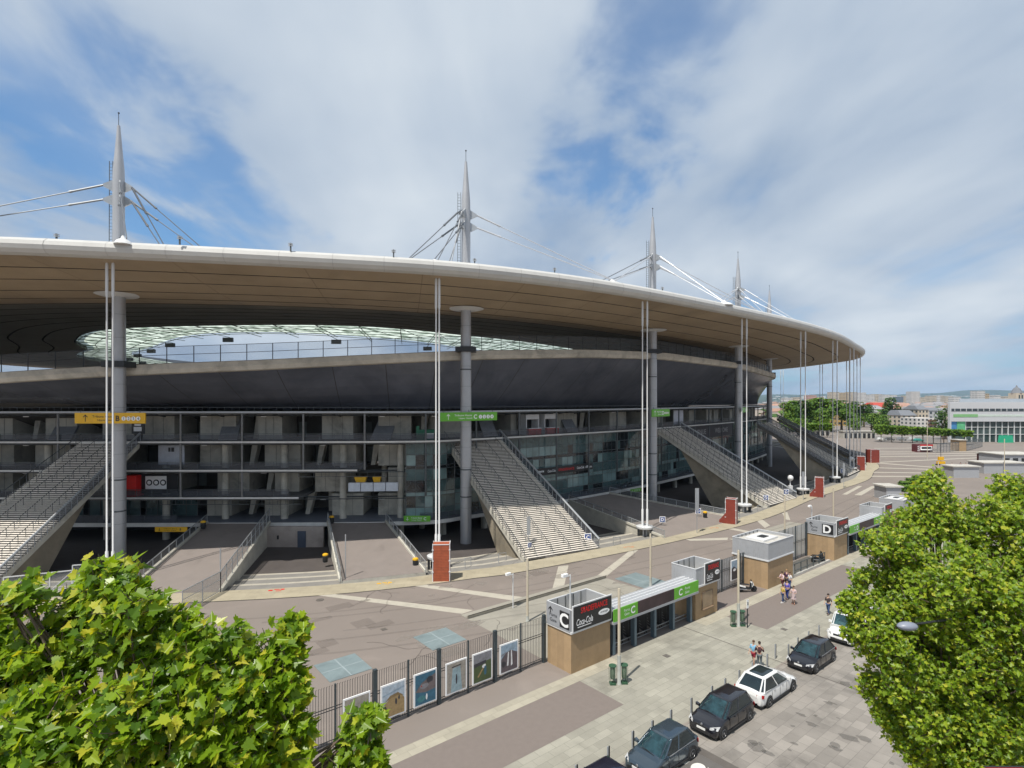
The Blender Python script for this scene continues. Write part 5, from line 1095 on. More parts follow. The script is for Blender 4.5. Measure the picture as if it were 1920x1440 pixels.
    # lights, grille, plates, mirrors, handles
    for sg in (1, -1):
        b = MB(); b.hexa([(h*.90, sg*w*.90, nose*.80), (h*.985, sg*w*.60, nose*.76), (h*.985, sg*w*.60, nose*.92), (h*.86, sg*w*.93, nose*1.0)], [(h*.90+.03, sg*w*.98, nose*.80), (h*1.0, sg*w*.56, nose*.78), (h*.985, sg*w*.56, nose*.93), (h*.80, sg*w*.985, nose*1.02)]); b.build('headlight', lampc, t)
        b = MB(); zt = belt*.86; b.hexa([(-h*.98, sg*w*.62, zt-.14), (-h*.93, sg*w*.95, zt-.12), (-h*.91, sg*w*.97, zt+.07), (-h*.975, sg*w*.66, zt+.06)], [(-h*1.005, sg*w*.60, zt-.14), (-h*.90, sg*w*.995, zt-.12), (-h*.88, sg*w*1.0, zt+.07), (-h*.99, sg*w*.62, zt+.07)]); b.build('tail_light', lampr, t)
        b = MB(); b.hexa([(f0-.35, sg*w*.96, belt), (f0-.2, sg*w*.96, belt), (f0-.2, sg*w*.96, belt+.1), (f0-.35, sg*w*.96, belt+.1)], [(f0-.36, sg*(w+.17), belt+.0), (f0-.18, sg*(w+.15), belt), (f0-.2, sg*(w+.15), belt+.15), (f0-.36, sg*(w+.16), belt+.14)]); b.build('wing_mirror', paint, t)
        b = MB()
        for x in (h*.10, -h*.32): b.box(x-.11, x+.05, sg*w*.992-.012, sg*w*.992+.02, belt*.84, belt*.87)
        b.build('door_handle', paint if style != 'wagon' else rimg, t)
        b = MB(); 
        for x in (f0-.45, h*(-.06), h*(-.48)): b.box(x-.007, x+.007, sg*(w*.998)-.004, sg*(w*.998)+.006, .32, belt*.93)
        b.box(-h*.46, h*.45, sg*w*.975-.03, sg*w*.975+.03, .17, .26); b.build('door_gap', plast, t)
    b = MB(); b.box(h*.965, h*1.003, -w*.62, w*.62, .26, .44); b.box(h*.955, h*.995, -w*.42, w*.42, nose*.72, nose*.84); b.build('grille', plast, t)
    b = MB(); b.box(h*1.0, h*1.012, -.26, .26, .43, .54); b.build('number_plate', plate, t); b = MB(); b.box(-h*1.012, -h*1.0, -.26, .26, .52, .63); b.build('number_plate', plate, t)
    b = MB(); b.lathe((h*.985, 0, nose*.90), [(.07, 0), (.05, .03)], 12, Matrix.Rotation(rad(80), 3, 'Y')); b.build('bonnet_badge', rimg, t)
    b = MB()
    for sg in (1, -1): b.bar((f0+.04, sg*.1+.25, belt+.02), (f0-.02, sg*.1-.30, belt+.06), .012, 4)
    b.build('wiper', plast, t)
    return t
pk = mat('car_black_paint', (.007, .007, .011), .12, .2, var=.05, kind='paint'); pc = mat('car_charcoal_paint', (.012, .012, .017), .14, .2, var=.05, kind='paint'); pb = mat('car_slate_blue_paint', (.045, .068, .09), .15, .4, var=.04, kind='paint'); pw_ = mat('car_white_paint', (.72, .72, .71), .25, 0, var=.02, kind='paint'); pn = mat('car_navy_paint', (.012, .014, .03), .2, .3, kind='paint')
car(14.45, -9.5, rad(180), 4.25, 1.82, 1.52, pk, 'black hatchback facing the camera, furthest of the three dark cars, beside the white van')
car(7.9, -9.5, 0, 4.8, 1.92, 1.62, pw_, 'white estate car with a dark glass roof, seen from behind', 'wagon', glassroof=True)
car(2.75, -9.5, rad(180), 4.35, 1.86, 1.56, pc, 'charcoal crossover with silver wheels, parked nose to camera behind the slate blue car', 'tall', glassroof=False)
car(-2.85, -9.45, rad(180), 4.2, 1.80, 1.52, pb, 'slate blue hatchback parked by the white bay markings', 'hatch')
car(-7.75, -9.4, rad(180), 4.1, 1.78, 1.45, pn, 'dark car cut off by the bottom edge of the picture', 'hatch')
car(21.6, -9.5, rad(180), 5.0, 1.95, 1.95, pw_, 'white van half hidden by the right tree', 'van', cat='van')
# ------------------------------------------------------------------ motorbikes
def motorbike(a, b_, rz, label, fair, scooter=True):
    t = ab_thing('motorbike', label, 'motorbike', a, b_, 0, 'motorbikes parked by the kiosks', rz); A = Matrix.Rotation(rad(90), 3, 'X'); R_ = .30
    for x in (.68, -.66):
        m = MB(); m.lathe((x, .06, R_), [(R_*.55, 0), (R_*.9, -.0), (R_, .03), (R_, .09), (R_*.9, .12), (R_*.55, .12)], 20, A); w = m.build('wheel', tyre, t, smooth=True); m = MB(); m.lathe((x, .05, R_), [(R_*.52, .0), (R_*.5, .10)], 14, A); m.build('rim', rimg, w)
    b = MB(); b.bar((.68, .1, R_), (.45, .07, .85), .03, 6); b.bar((.68, -.1, R_), (.45, -.07, .85), .03, 6); b.bar((.42, -.34, 1.02), (.46, 0, .92), .02, 6); b.bar((.42, .34, 1.02), (.46, 0, .92), .02, 6); b.build('fork_and_bars', dark_m, t)
    b = MB(); b.hexa([(-.55, -.14, .36), (.25, -.14, .25), (.3, -.12, .42), (-.5, -.17, .66)], [(-.55, .14, .36), (.25, .14, .25), (.3, .12, .42), (-.5, .17, .66)]); b.hexa([(.3, -.16, .3), (.5, -.2, .55), (.48, -.17, .92), (.34, -.15, .85)], [(.3, .16, .3), (.5, .2, .55), (.48, .17, .92), (.34, .15, .85)]); b.build('engine_body', dark_m, t)
    b = MB(); b.hexa([(-.85, -.16, .62), (-.25, -.19, .48), (-.2, -.19, .60), (-.88, -.13, .80)], [(-.85, .16, .62), (-.25, .19, .48), (-.2, .19, .60), (-.88, .13, .80)]); b.hexa([(.40, -.2, .52), (.62, -.17, .70), (.50, -.14, 1.0), (.38, -.15, .95)], [(.40, .2, .52), (.62, .17, .70), (.50, .14, 1.0), (.38, .15, .95)]); b.build('fairing', fair, t)
    b = MB(); b.hexa([(-.75, -.12, .78), (.15, -.13, .70), (.18, -.10, .77), (-.72, -.11, .88)], [(-.75, .12, .78), (.15, .13, .70), (.18, .10, .77), (-.72, .11, .88)]); b.build('seat', black_m, t)
    b = MB(); b.bar((-.1, .12, .3), (-.12, .36, .0), .018, 5); b.bar((-.1, -.16, .3), (-.85, -.18, .36), .045, 8); b.build('exhaust_and_stand', rimg, t)
    b = MB(); b.poly((.46, -.16, .98), (.46, .16, .98), (.38, .12, 1.22), (.38, -.12, 1.22)); b.build('windshield', winc, t)
    b = MB(); b.box(-.95, -.9, -.09, .09, .55, .68); b.build('number_plate', plate, t); return t
motorbike(24.9, .9, rad(-35), 'white and black scooter parked left of the plain kiosk', pw_); motorbike(41.0, 1.0, rad(-25), 'dark motorbike leaning by the D kiosk and the stair well', pc)
# ------------------------------------------------------------------ people
skin = mat('skin', (.52, .33, .24), .6, var=.05); hairm = [mat('hair_dark', (.03, .018, .012), .7), mat('hair_brown', (.09, .045, .025), .7), mat('hair_fair', (.28, .17, .08), .7)]
def cloth(n, c): return mat('cloth_'+n, c, .85, var=.12, scale=6)
def skinmesh(name, V, E, Rr, m, parent, sub=1, root=0):
    me = bpy.data.meshes.new(name); me.from_pydata(V, E, []); o = link(bpy.data.objects.new(name, me)); md = o.modifiers.new('s', 'SKIN')
    sv = me.skin_vertices[0].data
    for i, r in enumerate(Rr): sv[i].radius = (r, r) if not isinstance(r, tuple) else r; sv[i].use_root = (i == root)
    md.use_smooth_shade = True; sb = o.modifiers.new('u', 'SUBSURF'); sb.levels = sub; sb.render_levels = sub
    dg = bpy.context.evaluated_depsgraph_get(); dg.update(); me2 = bpy.data.meshes.new_from_object(o.evaluated_get(dg)); o.modifiers.clear(); o.data = me2; me2.materials.clear(); me2.materials.append(m); o.parent = parent; return o
def person(pos, rz, label, top, bot, hair, H=1.72, stride=.18, arms=('hang', 'hang'), shorts=False, skirt=False, shoes=None, long_hair=False, sit=False, lean=0.):
    t = thing('person', label, 'person', tuple(pos), rz, 'people on the pavement and plaza'); k = H/1.72
    V = []; R_ = []; E = []
    def add(p, r, par=None):
        V.append(Vector(p)*k); R_.append(r*k if not isinstance(r, tuple) else (r[0]*k, r[1]*k)); 
        if par is not None: E.append((par, len(V)-1))
        return len(V)-1
    pz = .93 if not sit else .50; L = lean
    pel = add((0, 0, pz), (.135, .105)); wai = add((L*.3, 0, pz+.16), (.125, .095), pel); che = add((L*.7, 0, pz+.38), (.155, .105), wai); nk0 = add((L, 0, pz+.52), (.07, .07), che); nk = add((L+.01, 0, pz+.585), (.048, .05), nk0); hd0 = add((L+.02, 0, pz+.65), (.072, .08), nk); hd = add((L+.02, 0, pz+.735), (.078, .092), hd0); add((L+.015, 0, pz+.79), (.055, .06), hd)
    legs = []
    for sg in (1, -1):
        f = sg*stride
        if sit: hip = add((.02, sg*.09, pz), .09, pel); kn = add((.42, sg*.12, pz), .062, hip); an = add((.44, sg*.12, .09), .042, kn); to = add((.60, sg*.12, .04), .035, an)
        else: hip = add((0, sg*.09, pz-.07), .09, pel); kn = add((f*.55+.03, sg*.095, .49), .060, hip); an = add((f-(.03 if f > 0 else .07), sg*.09, .085 if f >= 0 else .12), .040, kn); to = add((f+.13, sg*.10, .035), .034, an)
        legs.append((hip, kn, an, to))
    arm = []
    for sg, mode in zip((1, -1), arms):
        sh = add((L*.9, sg*.19, pz+.46), .052, che); 
        if mode == 'hang': el = add((L*.5-.02-sg*stride*.3, sg*.25, pz+.17), .038, sh); wr = add((L*.4+.07-sg*stride*.6, sg*.26, pz-.07), .027, el); d = Vector((.05, 0, -1))
        elif mode == 'fold': el = add((.02+L, sg*.27, pz+.17), .038, sh); wr = add((.25+L, sg*.06, pz+.24), .027, el); d = Vector((.25, -sg*1, .1))
        else: el = add((.06+L, sg*.25, pz+.17), .038, sh); wr = add((.30+L, sg*.17, pz+.20), .027, el); d = Vector((1, -sg*.2, .05))
        d.normalize(); pm = add(V[wr]/k+d*.055, (.032, .018), wr); c = V[pm]/k; sd = Vector((1, 0, 0)) if abs(d.x) < .6 else Vector((0, 1, 0))
        for j in range(4): add(c+d*(.075+.012*(1-abs(j-1.4)))+sd*(j-1.5)*.021+Vector((.012, 0, 0)), .0085, pm)
        add(V[wr]/k+d*.05+sd*.05, .010, wr); arm.append((sh, el, wr))
    skinmesh('body', [tuple(v) for v in V], E, R_, skin, t)
    def sub(idx, scale, m, name, extra=None):
        vs = [tuple(V[i]) for i in idx]; mp = {a: b for b, a in enumerate(idx)}; es = [(mp[a], mp[b]) for a, b in E if a in mp and b in mp]
        rr = [(tuple(x*s_ for x in R_[i]) if isinstance(R_[i], tuple) else R_[i]*s_) for i, s_ in zip(idx, scale)]; return skinmesh(name, vs, es, rr, m, t)
    ti = [pel, wai, che, nk0]+[x for a in arm for x in a[:2]]; sub(ti, [1.12, 1.16, 1.13, .95]+[1.3, 1.28]*2, top, 'shirt')
    if skirt:
        b = MB(); b.lathe((0, 0, 0), [(.15*k, (pz+.12)*k), (.19*k, (pz-.1)*k), (.27*k, .52*k)], 14, Matrix.Diagonal(Vector((1, .95, 1)))); b.build('dress_skirt', bot, t, smooth=True)
    elif shorts:
        i0 = len(V); ks = []
        V2 = [tuple(V[pel])]; E2 = []; r2 = [(.145*k, .118*k)]
        for hip, kn, an, to in legs:
            V2 += [tuple(V[hip]), tuple(V[hip].lerp(V[kn], .85))]; n = len(V2); E2 += [(0, n-2), (n-2, n-1)]; r2 += [.107*k, .085*k]
        skinmesh('shorts', V2, E2, r2, bot, t)
    else: sub([pel]+[x for l in legs for x in l[:3]], [1.1]+[1.15, 1.25, 1.5]*2, bot, 'trousers')
    for hip, kn, an, to in legs:
        b = MB(); p = V[an]; q = V[to]; b.hexa([(p.x-.07, p.y-.042, p.z-.085), (q.x+.05, q.y-.045, q.z-.035), (q.x+.05, q.y+.045, q.z-.035), (p.x-.07, p.y+.042, p.z-.085)], [(p.x-.06, p.y-.035, p.z+.02), (q.x+.03, q.y-.035, q.z+.03), (q.x+.03, q.y+.035, q.z+.03), (p.x-.06, p.y+.035, p.z+.02)]); b.build('shoe', shoes or dark_m, t)
    c = V[hd]; b = MB(); b.ball((c.x-.018*k, c.y, c.z+.035*k), .103*k, 12, (1, .92, .95)); 
    if long_hair: b.ball((c.x-.06*k, c.y, c.z-.08*k), .10*k, 10, (.6, .85, 1.5))
    b.build('hair', hair, t, smooth=True)
    b = MB(); [b.ball((c.x+.088*k, sg*.032*k+c.y, c.z-.005), .012*k, 6) for sg in (1, -1)]; b.box(c.x+.08*k, c.x+.092*k, -.025*k, .025*k, c.z-.075*k, c.z-.068*k); b.build('eyes_and_mouth', hairm[0], t)
    b = MB(); b.hexa([(c.x+.08*k, -.012, c.z-.045*k), (c.x+.08*k, .012, c.z-.045*k), (c.x+.085*k, .008, c.z+.01), (c.x+.085*k, -.008, c.z+.01)], [(c.x+.112*k, -.008, c.z-.04*k), (c.x+.112*k, .008, c.z-.04*k), (c.x+.09*k, .004, c.z+.01), (c.x+.09*k, -.004, c.z+.01)]); b.build('nose', skin, t)
    return t
def GP(x, y): return Vector((*g(x, y), .012))
person(GP(1413, 1247), AN+rad(185), 'child-sized walker in a light blue top and dark red shorts', cloth('light_blue', (.20, .42, .60)), cloth('dark_red', (.22, .015, .03)), hairm[1], 1.68, .2, shorts=True, shoes=mat('shoe_white', (.6, .6, .6), .6))
person(GP(1424, 1252), AN+rad(20), 'person in maroon top and grey trousers, arms folded, behind the white estate car', cloth('maroon', (.06, .02, .025)), cloth('grey', (.10, .12, .13)), hairm[0], 1.76, .04, ('fold', 'fold'))
person(GP(1468, 1130), AN+rad(150), 'person in a yellow shirt and blue jeans, back to the group near the plain kiosk', cloth('yellow', (.55, .40, .08)), cloth('jeans', (.04, .07, .16)), hairm[0], 1.62, .12, shoes=mat('shoe_white', (.6, .6, .6), .6))
person(GP(1476, 1124), AN+rad(170), 'tall person in a violet blue top and dark blue trousers beside the yellow shirt', cloth('violet', (.12, .10, .42)), cloth('navy', (.025, .04, .18)), hairm[0], 1.78, .1, ('front', 'hang'), long_hair=True)
person(GP(1488, 1133), AN+rad(190), 'person in a pale pink dress holding a dark bag', cloth('pale_pink', (.55, .42, .42)), cloth('pink_grey', (.42, .33, .33)), hairm[1], 1.62, .06, ('front', 'front'), skirt=True, shoes=mat('shoe_brown', (.2, .08, .05), .6))
pf = person(GP(1467.5, 1104), AN+rad(160), 'person in a white-pink top leaning forward by the plain kiosk wall', cloth('white_pink', (.68, .52, .58)), cloth('dark_red2', (.10, .02, .03)), hairm[0], 1.66, .12, ('front', 'front'), lean=.1)
person(GP(1475, 1102), AN+rad(175), 'person in a dark jacket over a white shirt at the back of the group', cloth('plum', (.06, .02, .06)), cloth('black', (.02, .02, .025)), hairm[2], 1.76, .08)
person(GP(1481, 1104), AN+rad(160), 'person in a plain white top at the right rear of the group', cloth('white', (.62, .64, .66)), cloth('jeans', (.04, .07, .16)), hairm[1], 1.60, .08)
person(GP(1553, 1152), AN+rad(175), 'person with a backpack, dark top and blue jeans, walking beside the right tree', cloth('black_brown', (.05, .035, .035)), cloth('jeans', (.04, .07, .16)), hairm[0], 1.74, .16)
for i, (x, y, lb, c) in enumerate(((1785, 877, 'distant person sitting on the far plaza in pale clothes, left of the seated three', 'white'), (1801, 876, 'distant person sitting on the far plaza in dark clothes, middle of the seated three', 'plum'), (1811, 877, 'distant person sitting on the far plaza, right of the seated three', 'maroon'), (1839, 884, 'distant standing person in red near the right kiosks', 'red_top'), (1858, 828, 'distant person standing before the white glazed hall', 'black'))):
    person(GP(x, y), rad(-90), lb, cloth(c, (.35, .03, .03)), cloth('black', (.02, .02, .025)), hairm[0], 1.75, .05, ('front', 'front') if i < 3 else ('hang', 'hang'), sit=i < 3)
# ------------------------------------------------------------------ foliage
def leafmat(name, c0, c1, c2, trans=.35, rough=.45):
    m = bpy.data.materials.new(name); m.use_nodes = True; nt = m.node_tree; N = nt.nodes; L = nt.links; b = N['Principled BSDF']; b.inputs['Roughness'].default_value = rough; b.inputs['Specular IOR Level'].default_value = .35
    ge = N.new('ShaderNodeNewGeometry'); r = N.new('ShaderNodeValToRGB'); e = r.color_ramp.elements; e[0].position = 0; e[0].color = (*c0, 1); e[1].position = 1; e[1].color = (*c2, 1); x = r.color_ramp.elements.new(.80); x.color = (*c1, 1)
    L.new(ge.outputs['Random Per Island'], r.inputs[0]); L.new(r.outputs[0], b.inputs['Base Color']); t = N.new('ShaderNodeBsdfTranslucent'); mg = N.new('ShaderNodeMixRGB'); mg.blend_type = 'MULTIPLY'; mg.inputs[0].default_value = 1; L.new(r.outputs[0], mg.inputs[1]); mg.inputs[2].default_value = (1.6, 1.5, .5, 1)
    L.new(mg.outputs[0], t.inputs[0]); mx = N.new('ShaderNodeMixShader'); mx.inputs[0].default_value = trans; L.new(b.outputs[0], mx.inputs[1]); L.new(t.outputs[0], mx.inputs[2]); L.new(mx.outputs[0], N['Material Output'].inputs[0]); return m
bark = mat('bark', (.12, .09, .065), .9, var=.3, scale=5)
PLANE = [(0, -.06), (.10, -.02), (.30, -.10), (.42, .02), (.34, .12), (.56, .30), (.36, .34), (.33, .46), (.18, .44), (.17, .62), (.10, .70), (0, 1.0)]
PLANE = PLANE+[(-x, y) for x, y in reversed(PLANE[1:-1])]
SMALL = [(0, -.05), (.28, -.02), (.25, .15), (.5, .38), (.22, .42), (0, .95), (-.22, .42), (-.5, .38), (-.25, .15), (-.28, -.02)]
def leaves(P, Nn, size, shape, rng, fold=.35, droop=.25):
    """P positions (n,3), Nn preferred normals; returns verts, faces: two halves folded at the midrib"""
    n = len(P); S = np.array(shape); k = len(S); Nn = Nn/np.linalg.norm(Nn, axis=1, keepdims=True)
    r = rng.normal(size=(n, 3)); T = r-(r*Nn).sum(1, keepdims=True)*Nn; T /= np.linalg.norm(T, axis=1, keepdims=True); B = np.cross(Nn, T)
    sz = size*rng.uniform(.62, 1.2, size=(n, 1, 1)); fo = (fold*rng.uniform(.2, 1.5, size=(n, 1))); dr = droop*rng.uniform(-.3, 1.6, size=(n, 1))
    x = S[None, :, 0]; y = S[None, :, 1]; z = np.abs(x)*fo-dr*(y**2)
    V = P[:, None, :]+sz*(B[:, None, :]*x[..., None]*(1/np.sqrt(1+fo[..., None]**2*.6))+T[:, None, :]*y[..., None]+Nn[:, None, :]*z[..., None])
    h = shape.index(max(shape, key=lambda p: p[1])); base = (np.arange(n)*k)[:, None]
    f1 = base+np.arange(0, h+1)[None]; f2 = base+np.r_[np.arange(h, k), 0][None]
    return V.reshape(-1, 3), f1, f2
def mesh_np(name, V, groups, m, parent):
    me = bpy.data.meshes.new(name); nv = len(V); me.vertices.add(nv); me.vertices.foreach_set('co', np.asarray(V, dtype=np.float32).ravel())
    loops = np.concatenate([q.ravel() for q in groups]); tot = np.concatenate([np.full(len(q), q.shape[1]) for q in groups]); st = np.r_[0, np.cumsum(tot)[:-1]]
    me.loops.add(len(loops)); me.loops.foreach_set('vertex_index', loops.astype(np.int32)); me.polygons.add(len(tot)); me.polygons.foreach_set('loop_start', st.astype(np.int32)); me.polygons.foreach_set('loop_total', tot.astype(np.int32))
    me.update(calc_edges=True); me.materials.append(m); o = link(bpy.data.objects.new(name, me)); o.parent = parent; return o
def near_tree(label, cat, root, blobs, size, shape, dens, m, seed, trunk_r=.28, twig=.35):
    rng = np.random.default_rng(seed); t = thing('plane_tree', label, cat, tuple(root)); C0 = Vector(root); allP = []; allN = []; tw = MB(); rr = random.Random(seed)
    cs = []
    for (px, py, D, rp) in blobs: cs.append((np.array([(px-960)/FPX*D, D, CAMZ-(py-HY)/FPX*D]), rp/FPX*D))
    cen = np.mean([c for c, r in cs], axis=0); cs0 = cs; cs = []
    for c, r in cs0:     # every bough carries smaller lumps with hollows between them
        for j in range(7):
            d = rng.normal(size=3); d /= np.linalg.norm(d); cs.append((c+d*r*rng.uniform(.35, .70), r*rng.uniform(.34, .50)))
        cs.append((c, r*.72))
    # trunk and limbs
    top = Vector(cen)-Vector((0, 0, 1.2)); tr = MB(); pts = [C0, C0.lerp(top, .35)+Vector((.1, 0, 0)), C0.lerp(top, .7)-Vector((.1, .05, 0)), top]
    for i, (a, b) in enumerate(zip(pts[:-1], pts[1:])): tr.bar(a, b, trunk_r*(1-.25*i), 10, trunk_r*(.75-.25*i))
    for c, r in cs:
        s = pts[1].lerp(top, rr.uniform(.5, 1)); e = Vector(c); mid = s.lerp(e, .55)-Vector((0, 0, .3)); tr.bar(s, mid, .04, 6, .028); tr.bar(mid, e, .028, 5, .012)
    tr.build('trunk', bark, t, smooth=True, world=True)
    for c, r in cs:
        nc = max(3, int(dens*r*r)); 
        for j in range(nc):     # twigs: clumps of leaves along a short shoot
            d = rng.normal(size=3); d /= np.linalg.norm(d); q = c+d*r*(rng.uniform(.25, 1.0)**.5)*np.array([1, 1, 1]); out = d*.6+np.array([0, -.15, .55]); out /= np.linalg.norm(out)
            nl = rng.integers(5, 9); ax = out+rng.normal(size=3)*.3; ax /= np.linalg.norm(ax); Lt = twig*rng.uniform(.6, 1.2)
            tt = np.linspace(-.7, .5, nl)[:, None]; side = rng.normal(size=(nl, 3)); side -= (side@ax)[:, None]*ax; side /= np.linalg.norm(side, axis=1, keepdims=True)
            P = q+ax*tt*Lt+side*size*.55; allP.append(P); nn = np.array([-.30, -.55, .85])+side*.45+rng.normal(size=(nl, 3))*.34; allN.append(nn)
            tw.bar(q-ax*Lt, q+ax*Lt*.5, .010, 3, .005, cap=False)
    P = np.vstack(allP); Nn = np.vstack(allN); I = np.array(W(t).inverted()); P = P+I[:3, 3]
    V, f1, f2 = leaves(P, Nn, size, shape, rng); mesh_np('crown', V, (f1, f2), m, t); tw.build('twigs', bark, t, world=True); print(label[:20], 'leaves', len(P)); return t
lm1 = leafmat('plane_leaf_near', (.065, .145, .010), (.25, .37, .02), (.50, .46, .05), .45, .33)
lm2 = leafmat('plane_leaf_mid', (.075, .155, .012), (.28, .39, .022), (.46, .46, .045), .45, .4)
near_tree('big plane tree with large pointed yellow-green leaves, bottom left', 'tree', (-5.6, 9.3, 0),
    [(215, 1085, 8.2, 62), (235, 1165, 8.0, 100), (120, 1230, 8.3, 95), (150, 1140, 8.6, 55), (35, 1125, 8.0, 38), (30, 1290, 8.0, 100), (320, 1215, 8.2, 90), (300, 1330, 7.6, 130), (120, 1370, 7.4, 140), (430, 1220, 8.6, 55), (440, 1320, 8.0, 105), (525, 1225, 8.7, 50), (550, 1180, 8.8, 22), (540, 1300, 8.4, 50), (530, 1400, 8.2, 80), (420, 1430, 7.6, 120), (270, 1450, 7.2, 140), (60, 1460, 7.0, 130), (672, 1372, 8.6, 26), (695, 1350, 8.7, 10), (648, 1430, 8.5, 38), (700, 1420, 8.6, 16), (-40, 1200, 8.3, 80), (-60, 1350, 8, 130)],
    .19, PLANE, 150, lm1, 5, .3, .3)
near_tree('broad plane tree with small bright green leaves, right edge', 'tree', (14.6, 18.4, 0),
    [(1748, 905, 18, 32), (1745, 960, 17.6, 70), (1690, 985, 17.8, 45), (1675, 1040, 17, 65), (1640, 1095, 17.2, 50), (1610, 1135, 17.2, 42), (1640, 1190, 16.6, 60), (1760, 1080, 16.4, 110), (1840, 985, 17.2, 75), (1900, 920, 17.8, 50), (1905, 1010, 17, 85), (1880, 1120, 16.2, 120), (1690, 1270, 16.4, 85), (1640, 1290, 16.8, 42), (1780, 1230, 15.9, 120), (1900, 1260, 15.9, 120), (1725, 1360, 16.2, 85), (1680, 1340, 16.6, 45), (1810, 1370, 15.8, 110), (1910, 1400, 15.8, 110), (1780, 1440, 16.2, 80), (1980, 1100, 17, 140), (1990, 1330, 16.5, 150), (1600, 1180, 17.0, 22), (1720, 1150, 16.4, 70)],
    .14, SMALL, 130, lm2, 8, .35, .24)
# street lamp inside the right tree, with a red banner
t = thing('street_lamp', 'tall street lamp in front of the right tree, its oval head showing among leaves', 'street lamp', (13.2, 15.9, 0)); b = MB(); b.bar((0, 0, 0), (0, 0, 12.6), .07, 10, .05); b.bar((0, 0, 12.4), (-2.6, -1.0, 12.55), .03, 6); b.build('pole', dark_m, t, smooth=True)
b = MB(); b.ball((-2.75, -1.1, 12.55), .27, 16, (1, .6, .42)); b.build('lamp_head', mat('lamp_head_grey', (.20, .22, .27), .4), t, smooth=True)
t = thing('banner_flag', 'red banner on the street lamp, cut off at the bottom right corner', 'banner', (12.3, 14.6, 8.0)); b = MB(); b.box(.05, 1.0, -.015, .015, -1.6, .95); b.build('cloth', mat('banner_red', (.55, .03, .025), .6), t); text('ue !', .3, signw, t, Matrix.Translation((.3, -.02, .45)) @ Matrix.Rotation(rad(90), 4, 'X') @ Matrix.Rotation(rad(90), 4, 'Z')); b = MB(); b.bar((0, 0, .97), (1.05, 0, .97), .02, 5); b.build('arm', dark_m, t)
# ------------------------------------------------------------------ far trees and hedges
lf = [leafmat('far_leaf_dark', (.03, .085, .014), (.06, .125, .018), (.11, .18, .025), .2, .7), leafmat('far_leaf_mid', (.06, .14, .018), (.12, .21, .025), (.20, .28, .035), .2, .7), leafmat('far_leaf_bright', (.08, .16, .015), (.14, .24, .02), (.22, .30, .03), .25, .7)]
QUAD = [(0, -.5), (.45, -.15), (.35, .4), (0, .6), (-.4, .35), (-.45, -.2)]
def far_tree(x, y, h, r, kind, label, seed, shape='round', n=1300, group='trees beyond the plaza', trunk=.25, cat='tree', name='tree'):
    rng = np.random.default_rng(seed); t = thing(name, label, cat, (x, y, 0), 0, group); z0 = h*trunk
    b = MB(); b.bar((0, 0, 0), (0, 0, h*.7), r*.09+.1, 7, .08)
    for k in range(5): a = k*1.3; b.bar((0, 0, h*(.3+.07*k)), (r*.5*math.cos(a), r*.5*math.sin(a), h*(.55+.07*k)), .09, 4, .04)
    b.build('trunk', bark, t)
    cl = []; m = 11
    for k in range(m):
        u = rng.uniform(0, 1); a = rng.uniform(0, 6.28); zz = z0+(h-z0)*(.15+.75*u); rad_ = r*(.62 if shape == 'round' else .5)*math.sin(math.pi*min(.96, .2+.75*u))**.6; cl.append((rad_*math.cos(a)*.9, rad_*math.sin(a)*.9, zz, r*rng.uniform(.32, .52)))
    P = []
    for k in range(n):
        c = cl[rng.integers(0, m)]; d = rng.normal(size=3); d /= np.linalg.norm(d); q = c[3]*rng.uniform(.45, 1.05); P.append((c[0]+d[0]*q, c[1]+d[1]*q, min(h, c[2]+d[2]*q*1.15)))
    P = np.array(P); Nn = P-np.array([0, 0, h*.55])+rng.normal(size=P.shape)*r*.5+np.array([0, 0, r*.4]); V, f1, f2 = leaves(P, Nn, max(.45, r*.14), QUAD, rng, .3, .1); mesh_np('crown', V, (f1, f2), lf[kind], t); return t
def at(px, D): return (px-960)/FPX*D
FT = [(1474, 335, 17.5, 6.5, 1), (1489, 350, 18.5, 7.5, 1), (1506, 330, 18.5, 7, 0), (1522, 345, 19.5, 8, 1), (1541, 335, 20, 8.5, 1), (1560, 340, 19.5, 8, 1), (1578, 350, 18.5, 8, 0), (1592, 330, 16, 6, 1), (1608, 400, 18, 7, 0), (1620, 395, 17.5, 7, 0), (1600, 300, 9, 5, 1), (1634, 330, 11, 6, 1), (1650, 340, 10, 6, 1), (1673, 360, 20.5, 6.8, 0), (1690, 350, 9, 4, 0), (1766, 270, 12.5, 4.5, 0), (1773, 275, 17, 4.5, 0), (1553, 300, 9, 3.5, 2), (1530, 300, 8, 4, 1), (1500, 300, 9, 5, 1), (1480, 300, 9, 5, 1)]
ordn = ['first', 'second', 'third', 'fourth', 'fifth', 'sixth', 'seventh', 'eighth', 'ninth', 'tenth', 'eleventh', 'twelfth', 'thirteenth', 'fourteenth', 'fifteenth', 'sixteenth']
FL = ['green tree just right of the last mast column', 'green tree right behind the furthest tie rods', 'dark green tree in the wood behind the poles, third from its left', 'tall green tree over the yellow bush', 'widest green tree of the wood behind the poles', 'green tree just left of the ochre building', 'dark green tree overlapping the ochre building', 'small green tree at the right end of the wood', 'dark tree behind the thin poles, left of a pair', 'dark tree behind the thin poles, right of a pair', 'low green shrub under the ochre building', 'low round green tree left of the tall lone tree', 'low round green tree touching the tall lone tree', 'tall lone dark tree in front of the flats', 'small dark tree at the right foot of the tall lone tree', 'short dark conifer by the flats, left of the white hall', 'tall dark conifer at the left corner of the white hall', 'bright yellow-green bush before the wood', 'low green bush left of the yellow bush', 'low bush near the far staircase top', 'low bush at the left end of the wood']
for i, (px, D, h, r, k) in enumerate(FT): far_tree(at(px, D), D, h, r, k, FL[i], 50+i, n=1500 if r > 5 else 700)
